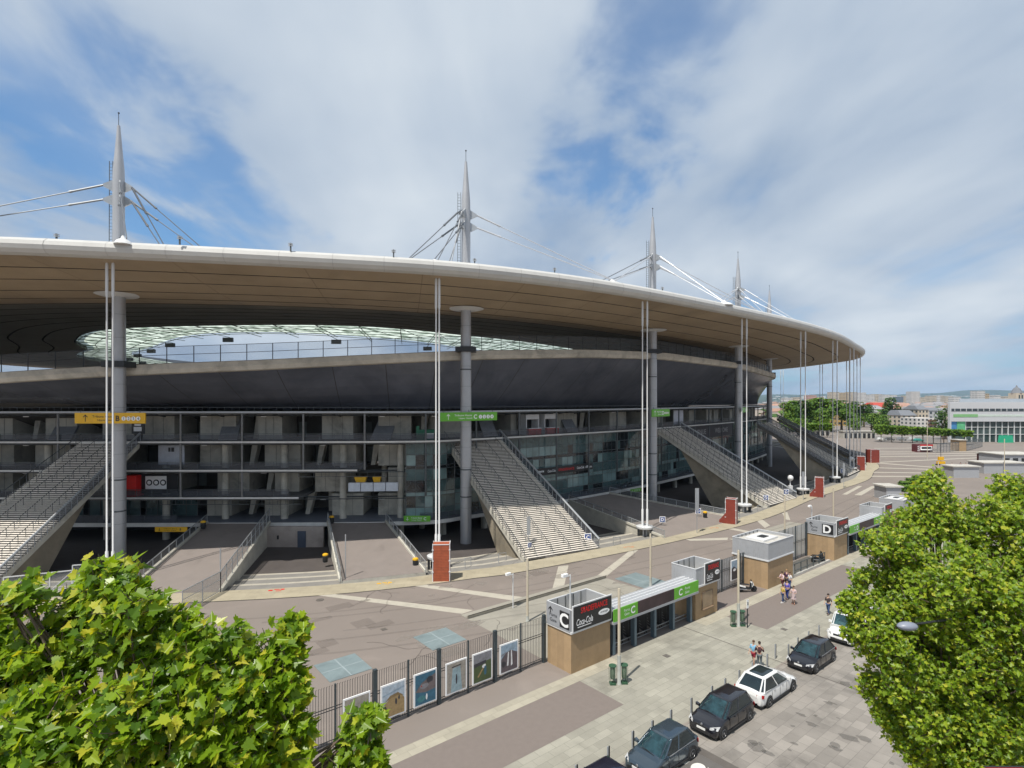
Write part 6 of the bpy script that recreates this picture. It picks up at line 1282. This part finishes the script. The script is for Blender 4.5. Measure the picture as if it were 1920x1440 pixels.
def clipped(px, D, w, z0, z1, label, seed):
    rng = np.random.default_rng(seed); t = thing('clipped_tree', label, 'tree', (at(px, D), D, 0), 0, 'row of box-clipped trees'); b = MB(); b.bar((0, 0, 0), (0, 0, z0+1), .16, 6)
    for s in (-1, 1): b.bar((0, 0, z0-.6), (s*w*.35, 0, z0+.8), .08, 4)
    b.build('trunk', bark, t); n = 800; P = np.c_[rng.uniform(-w/2, w/2, n), rng.uniform(-2.2, 2.2, n), z0+(z1-z0)*rng.uniform(0, 1, n)**.7]; P[:, 2] += rng.normal(size=n)*.12; Nn = rng.normal(size=(n, 3))*.6+np.array([0, -.3, 1]); V, f1, f2 = leaves(P, Nn, .75, QUAD, rng, .3, .1); mesh_np('crown', V, (f1, f2), lf[2 if seed % 3 else 1], t)
for i in range(9): clipped(1652+i*19.6, 253-i*2, 5.0, 3.6+.0*i, 7.7-.22*i, 'box-clipped tree, %s from the left in the row before the flats' % (ordn[i]), 200+i)
for i in range(3): clipped(1521+i*15, 285, 4.4, 3.6, 7.0, 'box-clipped tree, %s from the left in the short row behind the tie rods' % ordn[i], 240+i)
# low hedges beside the plaza on the right
for i, (x0, x1, y) in enumerate(((1672, 1745, 921), (1686, 1750, 913), (1700, 1755, 907), (1712, 1760, 902))):
    D = g(1700, y)[1]; X0, X1 = at(x0, D), at(x1, D); rng = np.random.default_rng(300+i); n = 1600; t = thing('box_hedge', 'low clipped hedge beside the near tree, %s from the camera' % ['nearest', 'second', 'third', 'furthest'][i], 'hedge', ((X0+X1)/2, D, 0), rad(4), 'low hedges by the plaza')
    L_ = X1-X0; P = np.c_[rng.uniform(-L_/2, L_/2, n), rng.uniform(-.8, .8, n), rng.uniform(.1, 1.25, n)]; Nn = rng.normal(size=(n, 3))*.5+np.array([0, -.3, 1]); V, f1, f2 = leaves(P, Nn, .32, QUAD, rng, .3, .1); mesh_np('foliage', V, (f1, f2), lf[1], t)
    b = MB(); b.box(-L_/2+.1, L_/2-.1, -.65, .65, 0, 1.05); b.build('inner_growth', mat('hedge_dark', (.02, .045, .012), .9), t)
# ------------------------------------------------------------------ far buildings
wall_w = mat('hall_white', (.52, .53, .55), .6, var=.03, scale=.1); win_d = mat('window_dark', (.05, .065, .075), .2, var=.3, scale=.3); mull = mat('mullion_white', (.6, .62, .62), .5); glz = mat('hall_glass', (.05, .075, .075), .12, var=.5, scale=.2)
def hall():
    D = 252.; X0 = at(1777, D); t = thing('white_hall', 'long white hall with a green banner stripe and a glazed ground floor, right edge', 'building', (X0, D, 0)); L_ = 78
    zt, zm = 18.0, 9.3
    b = MB(); sk = 26; b.hexa([(0, 0, zm), (L_, 0, zm), (L_+sk, 30, zm), (sk, 30, zm)], [(0, 0, zt), (L_, 0, zt), (L_+sk, 30, zt), (sk, 30, zt)]); b.box(0, .7, -1.2, 0, 0, zt); b.build('upper_storey', wall_w, t); b = MB(); b.hexa([(10, 6, zt), (L_, 6, zt), (L_, 30, zt), (31, 30, zt)], [(10, 6, zt+1.6), (L_, 6, zt+1.6), (L_, 30, zt+1.6), (31, 30, zt+1.6)]); b.build('roof_storey', mat('roof_grey', (.34, .38, .42), .6), t)
    b = MB(); b.box(1, L_-1, -.08, 0, 13.9, 15.1); b.build('window_band', win_d, t)
    w = MB(); x = 3.
    while x < L_-2: w.box(x, x+.25, -.14, -.08, 13.9, 15.1); x += 2.6
    w.build('window_frame', mull, t)
    b = MB(); b.box(2.5, 13.5, -.1, 0, 11.3, 12.6); b.build('banner_stripe_green', mat('stripe_green', (.20, .42, .18), .6), t); b = MB(); b.box(13.5, L_-2, -.09, 0, 11.5, 12.4); b.build('banner_stripe_pale', mat('stripe_pale_green', (.52, .60, .54), .6), t)
    b = MB(); b.box(1, L_, 1.2, 1.4, 0, zm); b.build('ground_floor_glass', glz, t); b = MB(); x = 8.6
    while x < L_: b.box(x, x+.28, .75, 1.2, 0, zm); x += 2.75
    for z in (3.4, 6.6): b.box(8, L_, .85, 1.1, z, z+.22)
    b.build('mullion', mull, t); b = MB(); b.box(.7, 8.2, .6, .9, 4.9, zm-.1); b.build('poster_blue', mat('poster_blue', (.06, .22, .45), .5, var=.4, scale=.3), t); b = MB(); b.box(4.6, 8.3, .5, .62, 4.9, zm-.1); b.build('poster_green', mat('poster_green', (.12, .45, .22), .5, var=.4, scale=.3), t)
    b = MB(); b.hexa([(20, -3, 0), (27, -3, 0), (26.5, -3, 3.3), (20.5, -3, 3.3)], [(20, -2.8, 0), (27, -2.8, 0), (26.5, -2.8, 3.3), (20.5, -2.8, 3.3)]); o = solo(b, 'green_banner', mat('green_cloth', (.02, .36, .20), .7), 'bright green cloth banner standing before the glazed hall', 'banner'); o.location = (X0+23.5, D-2.9, 0)
hall()
def block(px0, px1, ytop, D, label, m, floors=0, depth=None, roof=None, name='apartment_block', winm=None, group=None, rows=None, cat='building', z0=0, rz=0., bal=False):
    X0, X1 = at(px0, D), at(px1, D); z = CAMZ-(ytop-HY)*D/FPX; w = X1-X0; dp = depth or w*.6; t = thing(name, label, cat, ((X0+X1)/2, D, z0), rz, group)
    b = MB(); b.box(-w/2, w/2, 0, dp, 0, z-z0); b.build('walls', m, t)
    if roof:
        b = MB(); hh = (z-z0); e = .3; A = [(-w/2-e, -e, hh), (w/2+e, -e, hh), (w/2+e, dp+e, hh), (-w/2-e, dp+e, hh)]; T = [(-w/2+w*.12, dp*.3, hh+roof[1]), (w/2-w*.12, dp*.3, hh+roof[1]), (w/2-w*.12, dp*.7, hh+roof[1]), (-w/2+w*.12, dp*.7, hh+roof[1])]; b.hexa(A, T); b.build('roof', roof[0], t)
    if floors:
        cols = rows or max(3, int(w/3.2)); fh = (z-z0)/floors
        b = MB(); [b.box(-w/2+(i+.28)*w/cols, -w/2+(i+.72)*w/cols, -.06, .0, (k+.3)*fh, (k+.78)*fh) for i in range(cols) for k in range(floors)]; nn = max(2, int(dp/3.5)); [b.box(-w/2-.06, -w/2, (i+.3)*dp/nn, (i+.7)*dp/nn, (k+.3)*fh, (k+.78)*fh) for i in range(nn) for k in range(floors)]
        b.build('windows', winm or win_d, t)
    if bal: b = MB(); fh = (z-z0)/floors; [b.box(w*.05, w*.42, -1.1, 0, k*fh+.1, k*fh+1.1) for k in range(1, floors)]; b.build('balcony', mat('balcony_brown', (.13, .06, .04), .7), t)
    return t
cr = mat('facade_cream', (.52, .45, .36), .85, var=.05, scale=.1); wh_ = mat('facade_white', (.58, .56, .54), .85, var=.05, scale=.1); be = mat('facade_beige', (.46, .36, .24), .85, var=.08, scale=.05); pk_ = mat('facade_pink', (.48, .30, .26), .85, var=.1, scale=.1); slate = mat('slate_roof', (.16, .17, .19), .7); terra = mat('terracotta_roof', (.34, .15, .09), .85); och = mat('facade_ochre', (.42, .28, .10), .85)
block(1690, 1719, 779, 345, 'cream flats with a slate mansard roof and tall windows', cr, 4, 16, (slate, 3.2)); block(1719, 1757, 784, 325, 'white flats with brown balconies right of the mansard flats', wh_, 4, 14, None, rows=5, bal=True); block(1722, 1741, 768, 350, 'cream flats with a rounded roof rising behind the white flats', cr, 5, 14, (slate, 2.5)); block(1741, 1768, 770, 365, 'grey gabled block next to the rounded roof', mat('facade_grey', (.40, .41, .42), .8), 4, 14, (slate, 2))
block(1569, 1598, 756, 420, 'ochre building with reddish lower windows behind the wood', och, 5, 20, None); block(1640, 1668, 763, 520, 'red-roofed building left of the tall lone tree', pk_, 3, 20, (mat('red_roof', (.42, .06, .04), .7), 4)); block(1618, 1645, 772, 430, 'low dark-roofed sheds beyond the low trees', mat('shed_grey', (.22, .22, .23), .8), 0, 30, None)
FB = [(1558, 1574, 735, 1500, cr, 11), (1575, 1590, 736, 1520, be, 11), (1591, 1606, 735, 1540, cr, 11), (1607, 1624, 736, 1500, wh_, 11), (1627, 1640, 740, 1600, wh_, 9), (1641, 1654, 739, 1620, cr, 9), (1655, 1668, 740, 1580, wh_, 9), (1671, 1682, 741, 1650, wh_, 8), (1683, 1694, 744, 1400, mat('facade_blue_grey', (.15, .19, .24), .6), 8), (1698, 1708, 742, 1500, cr, 9), (1709, 1725, 734, 1300, wh_, 14), (1726, 1737, 745, 1350, cr, 6), (1742, 1756, 742, 1700, cr, 7), (1757, 1770, 741, 1750, wh_, 7), (1833, 1847, 733, 1100, wh_, 10), (1848, 1855, 738, 1110, be, 8), (1865, 1876, 741, 1400, wh_, 5), (1883, 1892, 743, 1500, cr, 5), (1515, 1531, 741, 1300, pk_, 7), (1490, 1503, 745, 1500, cr, 5), (1532, 1545, 744, 1450, cr, 6), (1470, 1486, 746, 1500, wh_, 4), (1772, 1786, 743, 1650, cr, 6), (1787, 1802, 744, 1600, wh_, 6)]
FN = ['cream tower, leftmost of the four close towers', 'beige tower, second of the four close towers', 'cream tower, third of the four close towers', 'white tower, right one of the four close towers', 'white slab, left of three stepped slabs', 'cream slab, middle of three stepped slabs', 'white slab, right of three stepped slabs', 'narrow white block above the lone tree', 'blue-grey office block right of the lone tree', 'cream block beside the blue-grey office', 'tallest white tower on the skyline', 'low cream block at the right foot of the tallest tower', 'cream far block, left of the pair over the flats', 'white far block, right of the pair over the flats', 'white round-ended tower above the hall roof', 'beige annex of the tower above the hall', 'small white block over the hall roof', 'small cream block near the church tower', 'pink block seen through the tie rods', 'cream block left of the pink block', 'cream block right of the pink block', 'low white block at the far left of the skyline', 'cream block just left of the hall roof', 'white block touching the hall roof']
for (a, b_, y, D, m, fl), lb in zip(FB, FN): block(a, b_, y, D, lb, m, fl, 18, None, 'tower_block', None, 'towers on the skyline', rows=max(4, int((b_-a)/2.2)))
# church tower
D = 420; t = thing('church_tower', 'church tower with a dark domed top at the right edge of the skyline', 'tower', (at(1914, D), D, 0)); w = 3.4; b = MB(); b.box(-w, w, 0, 2*w, 0, 24.5); b.build('walls', cr, t); b = MB(); b.lathe((0, w, 24.5), [(w*1.15, 0), (w*.95, 1.2), (w*.6, 3.4), (w*.2, 4.6), (.1, 6.2)], 8); b.build('dome', slate, t); b = MB(); b.box(-1.6, -.5, -.06, 0, 19.5, 23.2); b.box(.5, 1.6, -.06, 0, 19.5, 23.2); b.build('belfry_opening', win_d, t)
# the rest of the town: a mass of small roofs nobody could count
def town():
    rng = random.Random(4); bw = MB(); br = MB(); bd = MB()
    for i in range(900):
        D = 450*math.exp(rng.uniform(0, 1.75)); px = rng.uniform(1440, 2150); X = at(px, D)+rng.uniform(-20, 20); w = rng.uniform(7, 16)*(1+D/2500); d = rng.uniform(8, 16); h = rng.uniform(5, 11)+D/420
        bw.box(X-w/2, X+w/2, D, D+d, 0, h); (br if rng.random() < .55 else bd).hexa([(X-w/2-.3, D-.3, h), (X+w/2+.3, D-.3, h), (X+w/2+.3, D+d+.3, h), (X-w/2-.3, D+d+.3, h)], [(X-w/2+1, D+d/2-.5, h+2.6), (X+w/2-1, D+d/2-.5, h+2.6), (X+w/2-1, D+d/2+.5, h+2.6), (X-w/2+1, D+d/2+.5, h+2.6)])
    o = bw.build('distant_town', mat('town_walls', (.50, .44, .38), .9, var=.3, scale=.01)); props(o, 'dense low roofs of the distant town', 'town', None, 'stuff'); br.build('roofs_red', mat('town_roofs', (.34, .20, .15), .9, var=.3, scale=.02), o); bd.build('roofs_grey', mat('town_roofs_grey', (.24, .24, .25), .9, var=.3, scale=.02), o)
    rg = np.random.default_rng(9); n = 5200; D = 450*np.exp(rg.uniform(0, 1.7, n)); X = (rg.uniform(1440, 2100, n)-960)/FPX*D; cl = np.round(rg.uniform(0, 90, n)); X += rg.normal(size=n)*6; P = np.c_[X, D, rg.uniform(3, 10, n)]; V, f1, f2 = leaves(P, rg.normal(size=(n, 3))*.4+np.array([0, -.4, 1]), 6.5, QUAD, rg, .3, .1); q = mesh_np('town_greenery', V, (f1, f2), lf[0], None); props(q, 'scattered tree tops between the distant roofs', 'greenery', None, 'stuff')
town()
def hills():
    b = MB(); rows = []; NX = 160
    for j, (D, hm) in enumerate(((5200, 0), (6500, 60), (7800, 128), (8600, 175), (9400, 205), (10500, 90))):
        row = []
        for i in range(NX+1):
            X = -3000+i*16500/NX; u = X/1000; prof = .72+.16*math.sin(u*.9+.4)+.10*math.sin(u*2.1+1.2+j*.6)+.05*math.sin(u*5.3+j); side = min(1, max(.35, (X+1500)/4200)); row.append((X, D+120*math.sin(u*3+j), hm*prof*side))
        rows.append(row)
    for A, B in zip(rows[:-1], rows[1:]): b.strip(A, B)
    m = mat('hill_woods', (.030, .055, .028), .95, var=.45, scale=.004, stain=(.003, .5, .4)); o = b.build('hills', m, None, smooth=True); props(o, kind='structure')
    rg = random.Random(3); w = MB()
    for i in range(260):
        D = rg.uniform(5600, 8300); X = rg.uniform(2000, 9500); f = (D-5200)/3400; z = f*150*.72; s = rg.uniform(12, 34); w.box(X-s, X+s, D, D+20, max(0, z*.6), z+rg.uniform(6, 16))
    q = w.build('hillside_houses', mat('far_house_white', (.6, .58, .54), .9)); props(q, 'tiny pale houses scattered on the blue hills', 'houses', None, 'stuff')
hills()
# ------------------------------------------------------------------ far side of the plaza
t = thing('drinks_hut', 'small dark red and white drinks hut on the far plaza', 'hut', (at(1734, 203), 203, 0)); b = MB(); b.box(-2.9, 2.9, 0, 2.6, 0, 2.8); b.build('hut_body', mat('hut_maroon', (.10, .015, .02), .6), t); b = MB(); b.box(-1.6, 2.6, -.08, 0, .9, 2.2); b.box(-1.6, 2.6, -.5, 0, .75, .9); b.build('counter_opening', signw, t); b = MB(); b.box(-1.2, 2.3, -.12, -.08, 1.1, 1.9); b.build('hatch', dark_m, t); b = MB(); b.box(-1.7, 2.9, -.1, 0, 2.25, 2.7); b.build('red_fascia', red_m, t); text('BAR', .8, signw, t, Matrix.Translation((-2.25, -.05, 1.4)) @ Matrix.Rotation(rad(90), 4, 'X') @ Matrix.Rotation(rad(90), 4, 'Z'))
def lowblock(px0, px1, ybase, h, depth, m, label, name='gate_house', cat='gate', extra=None):
    D = g(0, ybase)[1]; X0, X1 = at(px0, D), at(px1, D); t = thing(name, label, cat, ((X0+X1)/2, D, 0)); w = X1-X0; b = MB(); b.box(-w/2, w/2, 0, depth, 0, h); b.build('walls', m, t); b = MB(); b.box(-w/2-.3, w/2+.3, -.3, depth+.3, h, h+.25); b.build('roof_slab', concrete_pale, t)
    if extra:
        b = MB(); n = max(3, int(w/2.2)); [b.box(-w/2+(i+.2)*w/n, -w/2+(i+.8)*w/n, -.06, 0, .1, h*.75) for i in range(n)]; b.build('opening', dark_m, t)
    return t
lowblock(1582, 1642, 822, 3.4, 4, concrete_pale, 'long low pale gate house with dark openings beyond the tie rods', extra=1); lowblock(1502, 1556, 817, 3.2, 4, concrete_pale, 'low pale gate house behind the far staircases', extra=1)
lowblock(1798, 1812, 846, 4.0, 4, stone, 'small tan stone gate kiosk on the far plaza', 'gate_kiosk', 'kiosk'); lowblock(1853, 1890, 872, 3.0, 4, mat('hut_dark_red', (.12, .03, .03), .7), 'dark red open-fronted stall at the right of the far plaza', 'stall', 'stall', 1)
lowblock(1880, 1960, 876, 3.4, 8, ribm, 'white and grey stall with a flat top behind the tree tops', 'stall', 'stall', 1); lowblock(1845, 1925, 888, 2.6, 5, ribm, 'pale grey flat-topped cabin just above the right tree', 'cabin', 'cabin'); lowblock(1788, 1836, 896, 2.6, 3.5, ribm, 'pale grey ribbed kiosk top between the two tree peaks', 'cabin', 'cabin')
lowblock(1662, 1690, 938, 2.4, 3.5, ribm, 'pale grey box rising left of the near tree top', 'cabin', 'cabin')
def pfence(px0, y0, px1, y1, h, label, m=steel, st=3.0):
    P = Vector((*g(px0, y0), 0)); Q = Vector((*g(px1, y1), 0)); t = thing('plaza_fence', label, 'fence', tuple(P)); meshfence(t, P, Q, h, st, 'fence_frame', True, m)
pfence(1640, 826, 1765, 829, 2.2, 'long grey fence before the clipped trees'); pfence(1757, 849, 1798, 846, 3.4, 'blue-grey fence left of the far tan kiosk', fpost, 2); pfence(1812, 846, 1842, 838, 3.6, 'blue-grey fence right of the far tan kiosk', fpost, 2); pfence(1745, 848, 1757, 849, 1.4, 'short low fence beside the drinks hut')
for i, (px, D) in enumerate(((1652, 262), (1668, 262), (1690, 262), (1712, 262), (1722, 255))): 
    X = at(px, D); t = thing('parked_car', ['tiny white car', 'tiny dark car', 'tiny silver car', 'tiny pale car', 'tiny teal van'][i]+' under the clipped trees', 'car', (X, D, 0), 0, 'tiny cars beyond the plaza'); b = MB(); b.hexa([(-2, -.8, .3), (2, -.8, .3), (2, .8, .3), (-2, .8, .3)], [(-2, -.85, .95), (2, -.85, .85), (2, .85, .85), (-2, .85, .95)]); b.hexa([(-1.7, -.8, .95), (1.1, -.8, .9), (1.1, .8, .9), (-1.7, .8, .95)], [(-1.3, -.65, 1.5), (.4, -.65, 1.5), (.4, .65, 1.5), (-1.3, .65, 1.5)]); b.build('body', [pw_, pk, rimg, pw_, mat('teal_paint', (.05, .25, .22), .3)][i], t)
    b = MB(); [b.bar((x, -.95, .33), (x, -.7, .33), .32, 10) for x in (-1.25, 1.25)]; b.build('wheels', tyre, t)
t = thing('yellow_marker', 'black and yellow post on the far plaza above the tree peak', 'post', (*g(1764, 872), 0)); b = MB(); b.bar((0, 0, 0), (0, 0, 9), .07, 6); b.build('pole', dark_m, t); b = MB(); b.box(-1.1, 1.1, -.3, .3, .3, 1.1); b.box(-.7, .7, -.3, .3, 1.4, 2.4); b.build('marker_board', yel_m, t); b = MB(); b.box(-1.3, 1.3, -.35, .35, .0, .35); b.build('foot', dark_m, t)

# ------------------------------------------------------------------ the air: distant hills fade to blue
def haze():
    b = MB(); b.box(-9000, 15000, -600, 14000, -3, 320); m = bpy.data.materials.new('haze'); m.use_nodes = True; nt = m.node_tree; nt.nodes.clear()
    o = nt.nodes.new('ShaderNodeOutputMaterial'); v = nt.nodes.new('ShaderNodeVolumePrincipled'); v.inputs['Color'].default_value = (.55, .75, 1, 1); v.inputs['Density'].default_value = 5.2e-5; nt.links.new(v.outputs[0], o.inputs['Volume'])
    q = b.build('haze', m); props(q, 'thin blue haze over the distant town and hills', 'haze', None, 'stuff'); return q
haze()

# ------------------------------------------------------------------ small things on the plaza
iron = mat('cast_iron', (.14, .125, .11), .7, .3, var=.2, scale=8)
for i, (px, py) in enumerate(((600, 1125), (720, 1180), (1250, 1230), (1330, 1060), (1470, 1180))):
    X, Y = g(px, py); b = MB()
    if i % 3: b.box(-.22, .22, -.22, .22, .012, .024)
    else: b.lathe((0, 0, 0), [(.36, .012), (.36, .024)], 18)
    t = b.build('manhole_cover', iron); t.location = (X, Y, 0); t.rotation_euler = (0, 0, AN)
    props(t, 'small iron cover set in the ground, %s of those seen from left to right' % ['1st', '2nd', '3rd', '4th', '5th'][i], 'manhole cover', 'iron covers in the paving')
# worn and oily patches on the parking road
og = mat('oil_stain', (.105, .098, .09), .75, var=.3, scale=3, alpha=.32); rg_ = np.random.default_rng(12)
b = MB()
for i in range(46):
    a, c = rg_.uniform(-2, 16), rg_.uniform(-19, -11.5); n = 11; r = rg_.uniform(.1, .5); el = rg_.uniform(.4, 1.4)
    b.poly(*[F(a+r*el*math.cos(2*math.pi*k/n)*rg_.uniform(.6, 1.2), c+r*math.sin(2*math.pi*k/n)*rg_.uniform(.6, 1.2), .0135+i*.00012) for k in range(n)])
props(b.build('oil_stains', og), 'dark oily patches scattered on the parking road', 'stains', None, 'stuff')
tm = mat('tyre_trace', (.12, .105, .095), .9, var=.3, scale=2, alpha=.13); b = MB()
for k, (off, w) in enumerate(((-5.0, .28), (-6.7, .28), (-11.5, .3), (-13.3, .3), (-8.6, .22))):
    s_ = OUT.sx(-24)+k*2; n = 60; A_ = [tuple(OUT.at(s_+i*2.1, off+.8*math.sin(i*.07+k), .0062+k*.0002)) for i in range(n)]; B_ = [tuple(OUT.at(s_+i*2.1, off+w+.8*math.sin(i*.07+k), .0062+k*.0002)) for i in range(n)]; b.strip(A_, B_)
props(b.build('tyre_marks', tm), 'faint tyre marks curving along the plaza', 'marks', None, 'stuff')
pm_ = mat('dusty_patch', (.30, .265, .235), .9, var=.1, scale=2, alpha=.35); b = MB()
for i in range(34):
    a, c = rg_.uniform(-22, 25), rg_.uniform(4, 24); n = 13; r = rg_.uniform(.2, .9); el = rg_.uniform(.6, 2.6)
    b.poly(*[F(a+r*el*math.cos(2*math.pi*k/n)*rg_.uniform(.6, 1.2), c+r*math.sin(2*math.pi*k/n)*rg_.uniform(.6, 1.2), .0085+i*.0001) for k in range(n)])
props(b.build('dust_patches', pm_), 'pale dusty patches on the brown plaza', 'patches', None, 'stuff')
# painted symbols on the stone band
for i, (px, py, c, lb) in enumerate(((518, 1107, signr, 'small red painted mark on the stone band below the sunken court'), (721, 1094, yel_m, 'small orange painted mark on the stone band at the middle ramp'), (1180, 1026, mat('faded_orange', (.50, .24, .12), .8), 'faded orange mark on the stone band by the third pole pair'), (1340, 990, mat('faded_orange', (.50, .24, .12), .8), 'faded orange mark on the stone band left of the boot-shaped pylon'))):
    X, Y = g(px, py, .03); t = thing('painted_mark', lb, 'marking', (X, Y, .035), rad(8), 'painted marks on the stone band'); b = MB()
    for dx, dy, w, h in ((-.75, -.1, .4, .3), (-.25, .18, .5, .16), (.35, .1, .35, .3), (0, -.25, .5, .14)): b.box(dx, dx+w, dy, dy+h, 0, .006)
    b.build('paint', c, t)
# surveillance cameras on the kiosks, steel clutter behind
for a, c, lb in ((1.9, 2.0, 'white camera on a short mast above the C kiosk'), (43.4, 2.7, 'white camera on a short mast above the D kiosk'), (4.6, 11.9, 'low camera mast on the kerb wall behind the C kiosk')):
    t = ab_thing('camera_mast', lb, 'camera', a, c, 2.8 if c < 5 else 0, 'camera masts'); b = MB(); b.bar((0, 0, 0), (0, 0, 3.1), .05, 6); b.bar((0, 0, 3.0), (-.5, 0, 3.1), .035, 5); b.build('mast_pole', steel_lt, t); b = MB(); b.box(-.8, -.3, -.12, .12, 3.05, 3.25); b.build('camera_head', signw, t)
# handrails on the plaza steps
for i, (px, py) in enumerate(((872, 1062), (935, 1052), (1150, 1020), (1420, 958))):
    X, Y = g(px, py, 0); t = thing('step_handrail', 'short bent steel handrail on the plaza steps, %s from the left' % ordn[i], 'handrail', (X, Y, -.2), rad(70-12*i), 'handrails on the plaza steps'); b = MB(); b.tube([(0, 0, 0), (0, 0, 1.1), (1.6, 0, .8), (1.6, 0, -.4)], .035, 5); b.build('rail', steel, t)
# pipes, beams and lamps that fill the galleries
def clutter():
    q = random.Random(21); b = MB(); lm = MB(); tr_ = MB()
    for z in (4.95, 8.65, 12.5, 16.5):
        for off in (1.6, 3.4):
            a, e = GAL.spx(-20), (SGL if z < 12 else GS1-6); P = gal_pts(off, z, a, e, 2.5)
            for u, v in zip(P[:-1], P[1:]): b.bar(u, v, .07 if off < 2 else .11, 5, cap=False)
    b.build('service_pipe', mid_m, stadium)
    sp = POST0-3*BW+2
    while sp < GS1-10:
        for z in ((4.85, 8.55, 12.4, 16.4) if sp < SGL else (16.4,)):
            if q.random() < .55: c = GAL.at(sp, 2.3, z); m = MB(); m.box(c.x-.35, c.x+.35, c.y-.08, c.y+.08, z-.12, z); m.build('gallery_lamp', signw, stadium)
        sp += BW
    for z, a, e in ((5.1, GAL.spx(300), GAL.spx(565)), (8.8, GAL.spx(560), GAL.spx(760))):
        P = gal_pts(-.05, z, a, e, 1.0); Q = gal_pts(-.05, z-.55, a, e, 1.0)
        for i in range(len(P)-1): tr_.bar(P[i], Q[i], .03, 4); tr_.bar(Q[i], Q[i+1], .045, 4)
    tr_.build('edge_truss', mid_m, stadium)
clutter()

# repaired rectangles and hairline cracks in the asphalt
b = MB(); q = random.Random(31)
for i in range(16):
    a, c = q.uniform(-20, 40), q.uniform(13.6, 22); w, h = q.uniform(.8, 3.2), q.uniform(.5, 1.6); b.poly(F(a, c, .0055), F(a+w, c, .0055), F(a+w, c+h, .0055), F(a, c+h, .0055))
props(b.build('asphalt_repairs', mat('asphalt_repair', (.155, .13, .115), .9, var=.1, scale=2, alpha=.18)), kind='structure')
b = MB(); 
for i in range(26):
    a, c = q.uniform(-22, 45), q.uniform(3.5, 24); d = q.uniform(0, 3.1); p = F(a, c, .0115)
    for k in range(q.randint(5, 12)):
        d += q.uniform(-.6, .6); e = p+Vector((math.cos(d), math.sin(d), 0))*q.uniform(.3, .9); n_ = Vector((-math.sin(d), math.cos(d), 0))*.018; b.poly(p-n_, p+n_, e+n_, e-n_); p = e
props(b.build('cracks', mat('crack_dark', (.075, .062, .055), .95)), 'hairline cracks in the brown asphalt', 'cracks', None, 'stuff')
